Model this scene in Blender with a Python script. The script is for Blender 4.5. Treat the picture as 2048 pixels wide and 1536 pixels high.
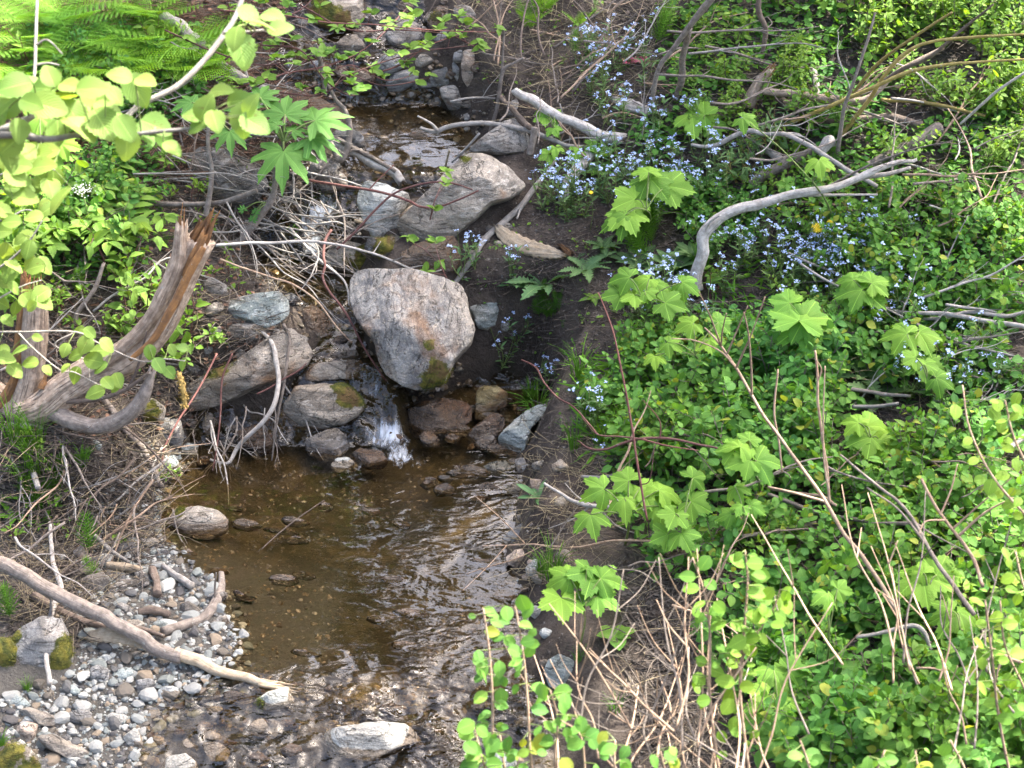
import bpy, math, random
import numpy as np
from mathutils import Matrix, Vector
random.seed(11); rng = np.random.default_rng(11)
for o in list(bpy.data.objects): bpy.data.objects.remove(o)
SC = bpy.context.scene
COL = SC.collection
rad = math.radians

# ---------------------------------------------------------------- camera
PITCH, CAMH, TANX = rad(32), 4.77, math.tan(rad(15))
cam = bpy.data.cameras.new('camera'); camo = bpy.data.objects.new('camera', cam); COL.objects.link(camo)
camo.location = (0, 0, CAMH); camo.rotation_euler = (rad(90)-PITCH, 0, 0)
cam.sensor_width = 36; cam.lens = 18/TANX; cam.clip_start = .1; cam.clip_end = 500
cam.dof.use_dof = True; cam.dof.focus_distance = 8.3; cam.dof.aperture_fstop = 5.6
SC.camera = camo
# ---------------------------------------------------------------- light
SUN = Vector((.46, .40, .79)).normalized()          # towards the sun
world = bpy.data.worlds.new('World'); SC.world = world; world.use_nodes = True
wn = world.node_tree; wn.nodes.clear()
wo = wn.nodes.new('ShaderNodeOutputWorld'); wb = wn.nodes.new('ShaderNodeBackground'); sk = wn.nodes.new('ShaderNodeTexSky')
sk.sky_type = 'NISHITA'; sk.sun_disc = False; sk.sun_elevation = math.asin(SUN.z); sk.sun_rotation = math.atan2(SUN.x, SUN.y)
sk.air_density = .8; sk.dust_density = 6.0; sk.ozone_density = 1.0
wb.inputs[1].default_value = .15
wn.links.new(sk.outputs[0], wb.inputs[0]); wn.links.new(wb.outputs[0], wo.inputs[0])
sl = bpy.data.lights.new('sun', 'SUN'); sl.energy = 3.0; sl.angle = rad(.53); sl.color = (1, .94, .84)
so = bpy.data.objects.new('sun', sl); COL.objects.link(so); so.rotation_euler = SUN.to_track_quat('Z', 'Y').to_euler()
SC.view_settings.view_transform = 'Standard'; SC.view_settings.look = 'None'
SC.view_settings.exposure = 2.95; SC.view_settings.gamma = 1; SC.view_settings.use_curve_mapping = False
SC.render.engine = 'CYCLES'; SC.cycles.use_denoising = True
SC.cycles.max_bounces = 7; SC.cycles.transparent_max_bounces = 12; SC.cycles.diffuse_bounces = 4
SC.cycles.caustics_reflective = False; SC.cycles.caustics_refractive = False
SC.cycles.sample_clamp_indirect = 6

# ---------------------------------------------------------------- numbers: noise, rays, terrain
def smooth(a, b, x):
    t = np.clip((x-a)/(b-a), 0, 1); return t*t*(3-2*t)
def h3(i, j, k, s):
    n = (i*374761393 + j*668265263 + k*2147483647*3 + s*1274126177) & 0xffffffff
    n = ((n ^ (n >> 13))*1274126177) & 0xffffffff
    n = ((n ^ (n >> 16))*2246822519) & 0xffffffff
    return ((n ^ (n >> 15)) & 0xffff)/65535.0
def noise(P, s=0):
    P = np.asarray(P, float); I = np.floor(P).astype(np.int64); F = P-I; F = F*F*(3-2*F)
    i, j, k = I.T; x, y, z = F.T; r = 0
    for a in (0, 1):
        for b in (0, 1):
            for c in (0, 1):
                r = r + h3(i+a, j+b, k+c, s)*(x if a else 1-x)*(y if b else 1-y)*(z if c else 1-z)
    return r*2-1
def fbm(P, o=4, s=0, g=.5):
    s = int(s)
    P = np.asarray(P, float); a, t, n = 1., 0, 0
    for q in range(o):
        t = t+a*noise(P*2**q+q*17.3, s+q); n += a; a *= g
    return t/n
def N2(x, y, f, o=3, s=0):
    return fbm(np.stack([np.ravel(x)*f, np.ravel(y)*f, np.zeros(np.size(x))], 1), o, s).reshape(np.shape(x))

CAM = np.array([0, 0, CAMH]); SP, CP = math.sin(PITCH), math.cos(PITCH)
FWD = np.array([0, CP, -SP]); UP = np.array([0, SP, CP]); RT = np.array([1., 0, 0])
def ray(px, py): return FWD + RT*((px-1024)/1024*TANX) - UP*((py-768)/1024*TANX)
def pt(px, py, t): return CAM + ray(px, py)*t
def proj(P):
    P = np.atleast_2d(P)-CAM; d = P@FWD
    return 1024+P@RT/d/TANX*1024, 768-P@UP/d/TANX*1024, d
def pxm(t): return t*TANX/1024          # metres per photo pixel at depth t
TAB = [(1700, -.14), (1536, -.09), (1400, -.03), (1350, 0), (880, 0), (735, .235), (600, .37), (575, .39), (505, .41), (440, .53), (372, .65),
       (345, .70), (205, .75), (128, .93), (60, 1.02), (0, 1.13), (-120, 1.4)]
def ray_y(py, z):
    d = ray(1024, py); return (z-CAMH)/d[2]*d[1]
TY = np.array([ray_y(p, z) for p, z in TAB]); TZ = np.array([z for _, z in TAB])
assert (np.diff(TY) > 0).all(), TY
TY2 = np.concatenate([[-60, 3], TY, [TY[-1]+1, 14, 60]]); TZ2 = np.concatenate([[-1.2, -.2], TZ, [1.75, 3.2, 22]])
def zw(x, y):                            # water level: stairs of pools and falls
    s = .47*smooth(-.53, -.37, x)*(1-smooth(7.75, 7.95, y))*smooth(6.6, 7.0, y)
    return np.interp(y-s, TY2, TZ2)
SY = np.array([-60, 3, 5.4, 7.1, 8.3, 9.4, 10.5, 14, 22, 60.]); SZ = np.array([-1.2, -.1, .04, .28, .66, 1.05, 1.5, 3.0, 8, 26])
def zs(y): return np.interp(y, SY, SZ)
WPX = [(250, 1700), (270, 1536), (290, 1490), (305, 1440), (325, 1400), (400, 1380), (450, 1350), (485, 1307), (483, 1272), (456, 1237), (452, 1195), (419, 1147), (384, 1119),
       (340, 1090), (318, 1050), (322, 990), (350, 930), (375, 900), (395, 850), (560, 825), (605, 760), (612, 735), (640, 690), (622, 620), (570, 575),
       (525, 545), (515, 500), (528, 440), (580, 395), (630, 365), (690, 335), (712, 300), (705, 240), (690, 200), (600, 185), (560, 140), (590, 60), (610, -60), (640, -160),
       (860, -160), (830, 0), (850, 80), (760, 140), (770, 185), (860, 200), (925, 245), (962, 290), (925, 335), (880, 365), (810, 380), (700, 420), (690, 470), (705, 520), (715, 580),
       (715, 650), (735, 700), (790, 780), (930, 775), (1060, 755), (1095, 800), (1060, 850), (1030, 920), (1042, 980), (1022, 1050), (1010, 1120),
       (1045, 1180), (1060, 1260), (1040, 1330), (1080, 1400), (1120, 1480), (1180, 1700)]
def hitw(px, py):                        # ray against the water stairs
    d = ray(px, py); t = np.arange(4, 16, .01); P = CAM+t[:, None]*d
    w = zw(P[:, 0], P[:, 1]); k = np.argmax(P[:, 2] <= w); return P[k]
WP = np.array([hitw(*p)[:2] for p in WPX])
def sdist(X, Y, poly):                   # signed distance, negative inside
    x, y = X.ravel(), Y.ravel(); best = np.full(x.shape, 1e9); ins = np.zeros(x.shape, bool)
    n = len(poly)
    for i in range(n):
        a, b = poly[i], poly[(i+1) % n]; e = b-a
        t = np.clip(((x-a[0])*e[0]+(y-a[1])*e[1])/(e@e), 0, 1)
        best = np.minimum(best, (x-a[0]-t*e[0])**2+(y-a[1]-t*e[1])**2)
        c = ((a[1] > y) != (b[1] > y))
        with np.errstate(divide='ignore', invalid='ignore'):
            xi = a[0]+(y-a[1])*e[0]/(e[1] if e[1] else 1e-9)
        ins ^= c & (x < xi)
    d = np.sqrt(best); return np.where(ins, -d, d).reshape(X.shape)
def spaced(a, b, st, far):
    m = np.arange(a, b, st); lo, hi, s = [], [], st
    v = a
    while v > -far: s *= 1.22; v -= s; lo.append(v)
    s = st; v = m[-1]
    while v < far: s *= 1.22; v += s; hi.append(v)
    return np.concatenate([lo[::-1], m, hi])
GX = spaced(-3.3, 3.5, .022, 60); GY = spaced(4.0, 11.0, .022, 60)
XX, YY = np.meshgrid(GX, GY, indexing='ij')
SD = sdist(XX, YY, WP); SD = SD + .02*N2(XX, YY, 6, 2, 3)
def midx(y):                             # rough centre line, to tell the banks apart
    return np.interp(y, [3, 5.5, 7, 7.6, 8.3, 8.9, 9.6, 11], [-.8, -.75, -.65, -.85, -1.05, -.7, -1.0, -1.0])
W = zw(XX, YY); S = zs(YY); right = smooth(-.05, .05, XX-midx(YY))
d = np.maximum(SD, 0)
outR = S + .05 + .13*np.minimum(d, 4) + .05*smooth(.6, 2, d) + .07*N2(XX, YY, 1.6, 3, 5)
outR = outR + .35*smooth(5.6, 4.2, YY)*smooth(.5, 1.4, XX)
outL = S + .02 + .16*np.minimum(d, 4) + .07*N2(XX, YY, 1.8, 3, 9)
bar = smooth(6.72, 6.42, YY + .25*(XX+1.9)) * (1-right)            # gravel bar, lower left
outL = outL*(1-bar) + (W+.015+.075*np.minimum(d, 1)+.14*np.maximum(d-1, 0))*bar
out = outR*right + outL*(1-right)
rise = .30*(1-right) + .20*right + bar*.3
k = smooth(0, 1, d/rise)
TZg = W + (np.maximum(out, W+.01)-W)*k
TZg = TZg + (.012*N2(XX, YY, 9, 3, 12)+.006*N2(XX, YY, 26, 2, 14))*smooth(-.02, .06, SD)*(1-.6*bar)
ind = np.maximum(-SD, 0)
TZg = np.where(SD < 0, W-np.minimum(.095-.03*smooth(5.75, 5.45, YY), .012+.3*ind)+.012*N2(XX, YY, 7, 3, 31), TZg)
def T(x, y):
    x = np.asarray(x, float); y = np.asarray(y, float)
    i = np.clip(np.searchsorted(GX, x)-1, 0, len(GX)-2); j = np.clip(np.searchsorted(GY, y)-1, 0, len(GY)-2)
    u = np.clip((x-GX[i])/(GX[i+1]-GX[i]), 0, 1); v = np.clip((y-GY[j])/(GY[j+1]-GY[j]), 0, 1)
    return TZg[i, j]*(1-u)*(1-v)+TZg[i+1, j]*u*(1-v)+TZg[i, j+1]*(1-u)*v+TZg[i+1, j+1]*u*v
TT = np.arange(3.0, 20, .02)
def hit(px, py, h=0.):                   # depth where the ray is h above the ground
    P = CAM+TT[:, None]*ray(px, py); f = P[:, 2]-T(P[:, 0], P[:, 1])-h
    k = int(np.argmax(f <= 0))
    if k == 0: return TT[-1] if f[0] > 0 else TT[0]
    a = f[k-1]/(f[k-1]-f[k]); return TT[k-1]+.02*a
def at(px, py, h=0.): return pt(px, py, hit(px, py, h))
_hx = np.arange(-160, 2210, 16); _hy = np.arange(-160, 1720, 16); _HT = None
def fast_at(px, py):                     # many points of the ground at once
    global _HT
    if _HT is None:
        A, B = np.meshgrid(_hx, _hy, indexing='ij'); D = FWD+RT*((A[..., None]-1024)/1024*TANX)-UP*((B[..., None]-768)/1024*TANX)
        _HT = np.full(A.shape, 20.)
        prev = None
        for t in np.arange(4, 18, .06):
            P = CAM+t*D; f = P[..., 2]-T(P[..., 0], P[..., 1]); new = (f <= 0) & (_HT == 20.)
            if prev is not None: _HT[new] = (t-.06+.06*prev/np.maximum(prev-f, 1e-6))[new]
            prev = f
    px, py = np.asarray(px, float), np.asarray(py, float); u = np.clip((px-_hx[0])/16, 0, len(_hx)-1.001); v = np.clip((py-_hy[0])/16, 0, len(_hy)-1.001)
    i, j = u.astype(int), v.astype(int); u -= i; v -= j
    t = _HT[i, j]*(1-u)*(1-v)+_HT[i+1, j]*u*(1-v)+_HT[i, j+1]*(1-u)*v+_HT[i+1, j+1]*u*v
    P = CAM+t[:, None]*(FWD+RT*((px[:, None]-1024)/1024*TANX)-UP*((py[:, None]-768)/1024*TANX)); P[:, 2] = T(P[:, 0], P[:, 1]); return P
def insides(px, py, poly):
    c = np.zeros(px.shape, bool)
    for i in range(len(poly)):
        (x1, y1), (x2, y2) = poly[i], poly[i-1]
        if y1 == y2: continue
        c ^= ((y1 > py) != (y2 > py)) & (px < (x2-x1)*(py-y1)/(y2-y1)+x1)
    return c
def scatter(n, polys, cond=None):        # n random ground points inside picture polygons
    out, got = [], 0; polys = polys if isinstance(polys[0], list) else [polys]; tot = 0
    while got < n and tot < 40:
        tot += 1
        for poly in polys:
            xs = [p[0] for p in poly]; ys = [p[1] for p in poly]; px = rng.uniform(min(xs), max(xs), n); py = rng.uniform(min(ys), max(ys), n)
            k = insides(px, py, poly); P = fast_at(px[k], py[k])
            if cond is not None: P = P[cond(P)]
            P = P[:max(1, n//len(polys))]; out.append(P); got += len(P)
    out = np.concatenate(out); return out[rng.permutation(len(out))[:n]]
def hits(px, py, h=0.):                  # like hit, but stops at the water surface
    P = CAM+TT[:, None]*ray(px, py); s = SDat(P[:, 0], P[:, 1]) < 0; z = T(P[:, 0], P[:, 1]); z = np.where(s, np.maximum(z, zw(P[:, 0], P[:, 1])-.012), z)
    k = int(np.argmax(P[:, 2]-z-h <= 0)); return TT[k] if k else TT[-1]
def SDat(x, y):
    i = np.clip(np.searchsorted(GX, x), 0, len(GX)-1); j = np.clip(np.searchsorted(GY, y), 0, len(GY)-1); return SD[i, j]

# ---------------------------------------------------------------- mesh helpers
def mesh(name, V, F, mat=None, uv=None, attr=None, smoothf=True, mats=None, midx=None):
    me = bpy.data.meshes.new(name); V = np.asarray(V, np.float32)
    me.vertices.add(len(V)); me.vertices.foreach_set('co', V.ravel())
    Fs = [np.asarray(f, np.int32) for f in (F if isinstance(F, list) else [F]) if len(f)]
    loops = np.concatenate([f.ravel() for f in Fs]); tot = np.concatenate([np.full(len(f), f.shape[1]) for f in Fs])
    me.loops.add(len(loops)); me.loops.foreach_set('vertex_index', loops)
    me.polygons.add(len(tot)); me.polygons.foreach_set('loop_start', (np.cumsum(tot)-tot).astype(np.int32))
    me.polygons.foreach_set('use_smooth', np.full(len(tot), smoothf))
    if uv is not None:
        l = me.uv_layers.new(name='UVMap'); l.data.foreach_set('uv', np.asarray(uv, np.float32)[loops].ravel())
    for k, v in (attr or {}).items():
        a = me.attributes.new(k, 'FLOAT', 'POINT'); a.data.foreach_set('value', np.asarray(v, np.float32))
    for m in (mats or ([mat] if mat else [])): me.materials.append(m)
    if midx is not None: me.polygons.foreach_set('material_index', np.asarray(midx, np.int32))
    me.update(calc_edges=True); return me
def obj(name, me, parent=None, M=None, label=None, cat=None, group=None, kind=None):
    o = bpy.data.objects.new(name, me); COL.objects.link(o)
    if parent is not None: o.parent = parent
    if M is not None: o.matrix_basis = M
    if label: o['label'] = label
    if cat: o['category'] = cat
    if group: o['group'] = group
    if kind: o['kind'] = kind
    return o
def thing(name, label, cat, loc=(0, 0, 0), group=None, rz=0, sc=1):
    return obj(name, None, None, Matrix.LocRotScale(Vector(loc), Matrix.Rotation(rz, 3, 'Z').to_quaternion(), Vector((sc,)*3)), label, cat, group)
class MB:                                # joins pieces of geometry, with a random number per piece
    def __init__(s): s.V, s.F, s.U, s.R, s.n = [], {}, [], [], 0
    def add(s, V, F, uv=None, r=None):
        V = np.asarray(V, float)
        for f in (F if isinstance(F, list) else [F]):
            f = np.asarray(f)
            if len(f): s.F.setdefault(f.shape[1], []).append(f+s.n)
        s.V.append(V); s.U.append(np.zeros((len(V), 2)) if uv is None else uv)
        s.R.append(np.full(len(V), random.random() if r is None else r)); s.n += len(V)
    def mesh(s, name, mat, **k):
        return mesh(name, np.concatenate(s.V), [np.concatenate(f) for f in s.F.values()], mat, np.concatenate(s.U), {'rnd': np.concatenate(s.R)}, **k)
def catmull(P, m=8):
    P = np.asarray(P, float)
    if len(P) == 2: return P[0]+(P[1]-P[0])*np.linspace(0, 1, m+1)[:, None]
    Q = np.vstack([2*P[0]-P[1], P, 2*P[-1]-P[-2]]); out = []
    for i in range(1, len(Q)-2):
        a, b, c, e = Q[i-1:i+3]; t = np.linspace(0, 1, m, endpoint=False)[:, None]
        out.append(.5*(2*b+(c-a)*t+(2*a-5*b+4*c-e)*t*t+(3*b-a-3*c+e)*t**3))
    return np.vstack(out+[P[-1:]])
def tube(P, r, n=6, rough=0., cap=True, seed=0, jag=0., flat=1., groove=0.):
    """a tapered tube along P; r a number, a pair or one per point. returns V, [quads, tris], uv"""
    P = np.asarray(P, float); m = len(P)
    r = np.interp(np.linspace(0, 1, m), np.linspace(0, 1, np.size(r)), np.ravel(r)) if np.size(r) != m else np.asarray(r, float)
    D = np.gradient(P, axis=0); D /= np.linalg.norm(D, axis=1)[:, None]+1e-9
    u = np.cross(D[0], [.3, .2, 1]); u /= np.linalg.norm(u)+1e-9
    us = np.empty_like(P)
    for i in range(m):
        u = u-D[i]*(u@D[i]); u = u/(np.linalg.norm(u)+1e-9); us[i] = u
    vs = np.cross(D, us); a = np.arange(n)*2*math.pi/n
    R = r[:, None]*np.ones(n)
    L = np.concatenate([[0], np.cumsum(np.linalg.norm(np.diff(P, axis=0), axis=1))])
    if rough:
        q = np.stack(np.broadcast_arrays(np.cos(a)[None]*1.3+seed, np.sin(a)[None]*1.3, (L/np.mean(r)/3)[:, None]), -1).reshape(-1, 3)
        R = R*(1+rough*fbm(q, 3, seed % 91).reshape(m, n))
    if groove:
        q = np.stack(np.broadcast_arrays(np.cos(a)[None]*4.5+seed, np.sin(a)[None]*4.5, (L/np.mean(r)/7)[:, None]), -1).reshape(-1, 3)
        R = R*(1-groove*(1-np.abs(fbm(q, 3, 7)).reshape(m, n)*3.2).clip(0, 1)**2)
    V = P[:, None]+us[:, None]*(np.cos(a)*flat)[None, :, None]*R[..., None]+vs[:, None]*np.sin(a)[None, :, None]*R[..., None]
    if jag:
        rr = np.random.default_rng(int(seed)+5); V[-1] += D[-1]*(rr.random((n, 1))*jag); V[-2] += D[-1]*(rr.random((n, 1))*jag*.3)
    V = V.reshape(-1, 3); i = np.arange(m-1)[:, None]*n; j = np.arange(n)[None]; k = (j+1) % n
    Q = np.stack([i+j, i+k, i+n+k, i+n+j], -1).reshape(-1, 4)
    uv = np.stack([np.tile(np.arange(n)/n, m), np.repeat(L, n)], 1)
    F = [Q]
    if cap:
        c0, c1 = len(V), len(V)+1
        V = np.vstack([V, P[:1], P[-1:]-(D[-1:]*jag*.2)]); uv = np.vstack([uv, [[.5, 0], [.5, L[-1]]]])
        e = (m-1)*n
        F.append(np.vstack([np.stack([np.full(n, c0), np.roll(j[0], -1), j[0]], 1), np.stack([np.full(n, c1), e+j[0], e+np.roll(j[0], -1)], 1)]))
    return V, F, uv
# ---------------------------------------------------------------- materials
def mk(name):
    m = bpy.data.materials.new(name); m.use_nodes = True; t = m.node_tree; t.nodes.clear()
    return m, t
class NT:
    def __init__(s, t): s.t = t
    def n(s, typ, **kw):
        n = s.t.nodes.new('ShaderNode'+typ)
        for k, v in kw.items():
            if k[0] == 'i' and k[1:].isdigit(): s.put(n.inputs[int(k[1:])], v)
            elif k in n.inputs and k[0].isupper(): s.put(n.inputs[k], v)
            else: setattr(n, k, v)
        return n
    def put(s, inp, v):
        if isinstance(v, bpy.types.NodeSocket): s.t.links.new(v, inp)
        else:
            if isinstance(v, tuple) and len(v) == 3 and inp.type == 'RGBA': v = v+(1,)
            inp.default_value = v
    def coord(s, kind='Object'): return s.n('TexCoord').outputs[kind]
    def noise(s, vec, sc, det=4, rough=.55, dist=0.):
        return s.n('TexNoise', Vector=vec, Scale=sc, Detail=det, Roughness=rough, Distortion=dist).outputs['Fac']
    def ramp(s, fac, a, b, smoothv=True):
        n = s.n('MapRange'); n.interpolation_type = 'SMOOTHSTEP' if smoothv else 'LINEAR'; n.clamp = True
        s.put(n.inputs['Value'], fac); n.inputs['From Min'].default_value = a; n.inputs['From Max'].default_value = b
        return n.outputs[0]
    def mix(s, f, a, b, mode='MIX'):
        n = s.n('MixRGB', blend_type=mode); s.put(n.inputs[0], f); s.put(n.inputs[1], a); s.put(n.inputs[2], b); return n.outputs[0]
    def math(s, op, a, b=0., c=0.):
        n = s.n('Math', operation=op); s.put(n.inputs[0], a); s.put(n.inputs[1], b); s.put(n.inputs[2], c); return n.outputs[0]
    def attr(s, name): return s.n('Attribute', attribute_name=name).outputs['Fac']
    def bump(s, h, st, dist=.01): return s.n('Bump', Height=h, Strength=st, Distance=dist).outputs[0]
    def out(s, sh): s.n('OutputMaterial', Surface=sh)
    def scale(s, v, xyz):
        n = s.n('Mapping'); s.put(n.inputs['Vector'], v); n.inputs['Scale'].default_value = xyz; return n.outputs[0]

def rock_mat(name, c1, c2, c3=(.30, .29, .27), rust=.35, rough=.75, lich=.3, band=(1, 1, 3), wetall=False):
    m, t = mk(name); q = NT(t); co = q.coord()
    off = q.n('VectorMath', operation='ADD', i0=co, i1=q.n('ObjectInfo').outputs['Location']).outputs[0]
    b = q.scale(off, band)
    base = q.mix(q.ramp(q.noise(b, 5, 7, .6, .6), .36, .64), c1, c2)
    base = q.mix(q.ramp(q.noise(b, 13, 6, .65, 1.2), .52, .7), base, c3)
    base = q.mix(q.math('MULTIPLY', q.ramp(q.noise(off, 2.6, 3, .5, .5), .42, .62), .55), base, q.mix(.5, base, (.34, .26, .17)))
    veins = q.ramp(q.math('ABSOLUTE', q.math('SUBTRACT', q.noise(b, 3.5, 5, .55, 1.5), .5)), .012, .0)
    base = q.mix(q.math('MULTIPLY', veins, .6), base, (.03, .026, .02))
    ru = q.ramp(q.noise(off, 4.3, 6, .6, .4), .66-rust*.22, .80-rust*.15)
    base = q.mix(q.math('MULTIPLY', ru, .75), base, (.20, .095, .035))
    li = q.ramp(q.noise(off, 38, 3, .6), .66, .70)
    base = q.mix(q.math('MULTIPLY', li, lich), base, (.42, .43, .38))
    sp = q.ramp(q.noise(off, 160, 2, .7), .3, .75)
    base = q.mix(.5, base, q.mix(sp, (.25, .25, .25), (.8, .8, .8)), 'OVERLAY')
    moss = q.attr('moss'); mm = q.ramp(q.math('ADD', moss, q.math('MULTIPLY', q.math('SUBTRACT', q.noise(off, 22, 5, .7), .5), 1.1)), .42, .6)
    mc = q.mix(q.ramp(q.noise(off, 30, 4), .35, .65), (.05, .06, .008), (.16, .14, .02))
    mc = q.mix(q.ramp(q.noise(off, 7, 3), .5, .62), mc, (.14, .085, .03))
    base = q.mix(mm, base, mc)
    wet = q.math('ADD', q.attr('wet'), 1. if wetall else 0.); wet = q.ramp(q.math('ADD', wet, q.math('MULTIPLY', q.math('SUBTRACT', q.noise(off, 14, 4), .5), .5)), .4, .6)
    base = q.mix(wet, base, q.mix(.85, base, (.42, .30, .19), 'MULTIPLY'))
    h = q.math('ADD', q.math('MULTIPLY', q.noise(b, 11, 8, .62, .5), 1.), q.math('MULTIPLY', q.noise(off, 60, 6, .75), .38))
    h = q.math('SUBTRACT', h, q.math('MULTIPLY', veins, .5))
    rg = q.mix(wet, (rough,)*3, (.12,)*3); rg = q.mix(mm, rg, (.95,)*3)
    p = q.n('BsdfPrincipled'); q.put(p.inputs['Base Color'], base); q.put(p.inputs['Roughness'], rg); q.put(p.inputs['Normal'], q.bump(h, 1., .03))
    q.put(p.inputs['Specular IOR Level'], q.mix(wet, (.4,)*3, (.85,)*3))
    q.out(p.outputs[0]); return m
RM = {
 'grey': rock_mat('grey_stone', (.10, .098, .094), (.26, .255, .24), (.37, .35, .315), .38),
 'dark': rock_mat('dark_stone', (.04, .04, .04), (.115, .112, .108), (.24, .24, .24), .2, lich=.5),
 'tan': rock_mat('tan_grey_stone', (.14, .122, .10), (.32, .28, .225), (.42, .385, .33), .5),
 'boulder': rock_mat('banded_boulder_stone', (.13, .124, .118), (.33, .31, .275), (.44, .38, .30), .55, lich=.35, band=(2.4, 1.2, 1.6)),
 'white': rock_mat('pale_stone', (.25, .26, .24), (.40, .41, .38), (.50, .50, .46), .12, lich=.1),
 'green': rock_mat('green_grey_stone', (.15, .175, .16), (.31, .345, .32), (.45, .46, .43), .3, lich=.2),
 'brown': rock_mat('rusty_wet_stone', (.05, .032, .018), (.125, .078, .038), (.17, .12, .065), .35, .3, wetall=True),
 'yellow': rock_mat('ochre_stone', (.17, .13, .055), (.26, .22, .11), (.28, .25, .18), .4, .35),
 'pink': rock_mat('pinkish_stone', (.26, .19, .14), (.36, .29, .23), (.42, .38, .33), .4),
 'sunk': rock_mat('silted_stone', (.075, .055, .035), (.13, .10, .065), (.16, .13, .09), .3, .8, lich=0),
}
def pebble_mat(name, ramp, wetd=False):
    m, t = mk(name); q = NT(t); co = q.coord('Object')
    f = q.math('FRACT', q.math('ADD', q.math('MULTIPLY', q.attr('rnd'), 7.31), q.n('ObjectInfo').outputs['Random']))
    r = q.n('ValToRGB'); r.color_ramp.interpolation = 'CONSTANT'; q.put(r.inputs[0], f)
    el = r.color_ramp.elements; el[0].color = ramp[0]+(1,); el[1].position = 1/len(ramp); el[1].color = ramp[1]+(1,)
    for i in range(2, len(ramp)): e = el.new(i/len(ramp)); e.color = ramp[i]+(1,)
    c = q.mix(.55, r.outputs[0], q.mix(q.noise(co, 45, 6, .65), (.1, .1, .1), (.9, .9, .9)), 'OVERLAY')
    c = q.mix(q.math('MULTIPLY', q.ramp(q.noise(co, 20, 4), .55, .75), .4), c, (.13, .085, .045))
    p = q.n('BsdfPrincipled', **{'Roughness': .3 if wetd else .7}); q.put(p.inputs['Base Color'], c)
    q.put(p.inputs['Normal'], q.bump(q.noise(co, 90, 5, .6), .5, .004)); q.out(p.outputs[0]); return m
PEB = pebble_mat('gravel_stone', [(.14, .155, .145), (.23, .23, .21), (.07, .07, .068), (.33, .33, .30), (.15, .165, .15), (.10, .085, .065), (.19, .20, .185), (.18, .14, .095), (.055, .052, .05), (.26, .26, .235)])
PEBW = pebble_mat('wet_bed_stone', [(.10, .07, .04), (.07, .055, .035), (.13, .095, .055), (.055, .042, .03), (.12, .105, .08), (.09, .062, .035)], True)

def soil_mat():
    m, t = mk('soil'); q = NT(t); co = q.coord()
    c = q.mix(q.ramp(q.noise(co, 6, 6, .65), .35, .65), (.048, .037, .030), (.125, .10, .080))
    c = q.mix(q.ramp(q.noise(co, 90, 4, .7), .55, .72), c, (.13, .105, .08))
    c = q.mix(q.math('MULTIPLY', q.ramp(q.noise(co, 3.2, 4), .52, .62), q.attr('moss')), c, (.045, .06, .015))
    bedc = q.mix(q.ramp(q.noise(co, 7, 6, .65, .8), .38, .66), (.046, .038, .023), (.11, .086, .048))
    bedc = q.mix(q.math('MULTIPLY', q.ramp(q.noise(co, 2.0, 3), .5, .72), .75), bedc, (.042, .040, .024))
    bedc = q.mix(q.ramp(q.noise(co, 120, 3, .7), .58, .7), bedc, (.19, .14, .09))
    c = q.mix(q.math('MULTIPLY', q.attr('damp'), .75), c, (.014, .011, .009))
    c = q.mix(q.attr('bed'), c, bedc)
    c = q.mix(q.math('MULTIPLY', q.attr('gravel'), .8), c, q.mix(q.noise(co, 140, 3), (.06, .055, .045), (.16, .155, .14)))
    h = q.math('ADD', q.noise(co, 24, 8, .72), q.math('MULTIPLY', q.noise(co, 110, 4, .7), .3))
    p = q.n('BsdfPrincipled'); q.put(p.inputs['Roughness'], q.mix(q.attr('damp'), (.95,)*3, (.4,)*3)); q.put(p.inputs['Base Color'], c); q.put(p.inputs['Normal'], q.bump(h, 1., .04))
    p.inputs['Specular IOR Level'].default_value = .2; q.out(p.outputs[0]); return m
SOIL = soil_mat()

def water_mat():
    m, t = mk('stream_water'); q = NT(t); co = q.coord(); foam = q.attr('foam'); ripple = q.attr('ripple')
    s1 = q.scale(co, (1., 1.6, 1)); 
    mp = q.n('Mapping'); q.put(mp.inputs['Vector'], co); mp.inputs['Rotation'].default_value = (0, 0, rad(-28)); mp.inputs['Scale'].default_value = (1, 2.3, 1)
    n1 = q.noise(mp.outputs[0], 8, 2, .5, .9); n2 = q.noise(q.scale(co, (1.2, 1.1, 1)), 30, 2, .5, .5)
    h = q.math('MULTIPLY', q.math('MULTIPLY', q.math('ADD', n1, q.math('MULTIPLY', n2, .15)), q.math('ADD', .35, q.ramp(q.noise(co, 3.2, 2), .4, .62))), ripple)
    nm = q.bump(h, 1., .05)
    fr = q.n('Fresnel', IOR=1.33, Normal=nm).outputs[0]
    tr = q.n('BsdfTransparent', Color=(.84, .76, .60)); gl = q.n('BsdfGlossy', Color=(1, 1, 1), Roughness=.03, Normal=nm)
    b = q.n('MixShader', i0=q.math('MINIMUM', q.math('MULTIPLY', fr, 1.35), 1.), i1=tr.outputs[0], i2=gl.outputs[0]).outputs[0]
    st = q.noise(q.scale(co, (3.0, .9, .9)), 15, 6, .68, .5)
    fm = q.ramp(q.math('ADD', q.math('MULTIPLY', foam, .62), q.math('MULTIPLY', st, .9)), .80, 1.22)
    wf = q.n('BsdfPrincipled', Roughness=.35); wf.inputs['Base Color'].default_value = (.74, .79, .84, 1)
    q.put(wf.inputs['Normal'], q.bump(st, .8, .02))
    q.out(q.n('MixShader', i0=q.math('MULTIPLY', fm, .72), i1=b, i2=wf.outputs[0]).outputs[0]); return m
WATER = water_mat()

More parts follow.
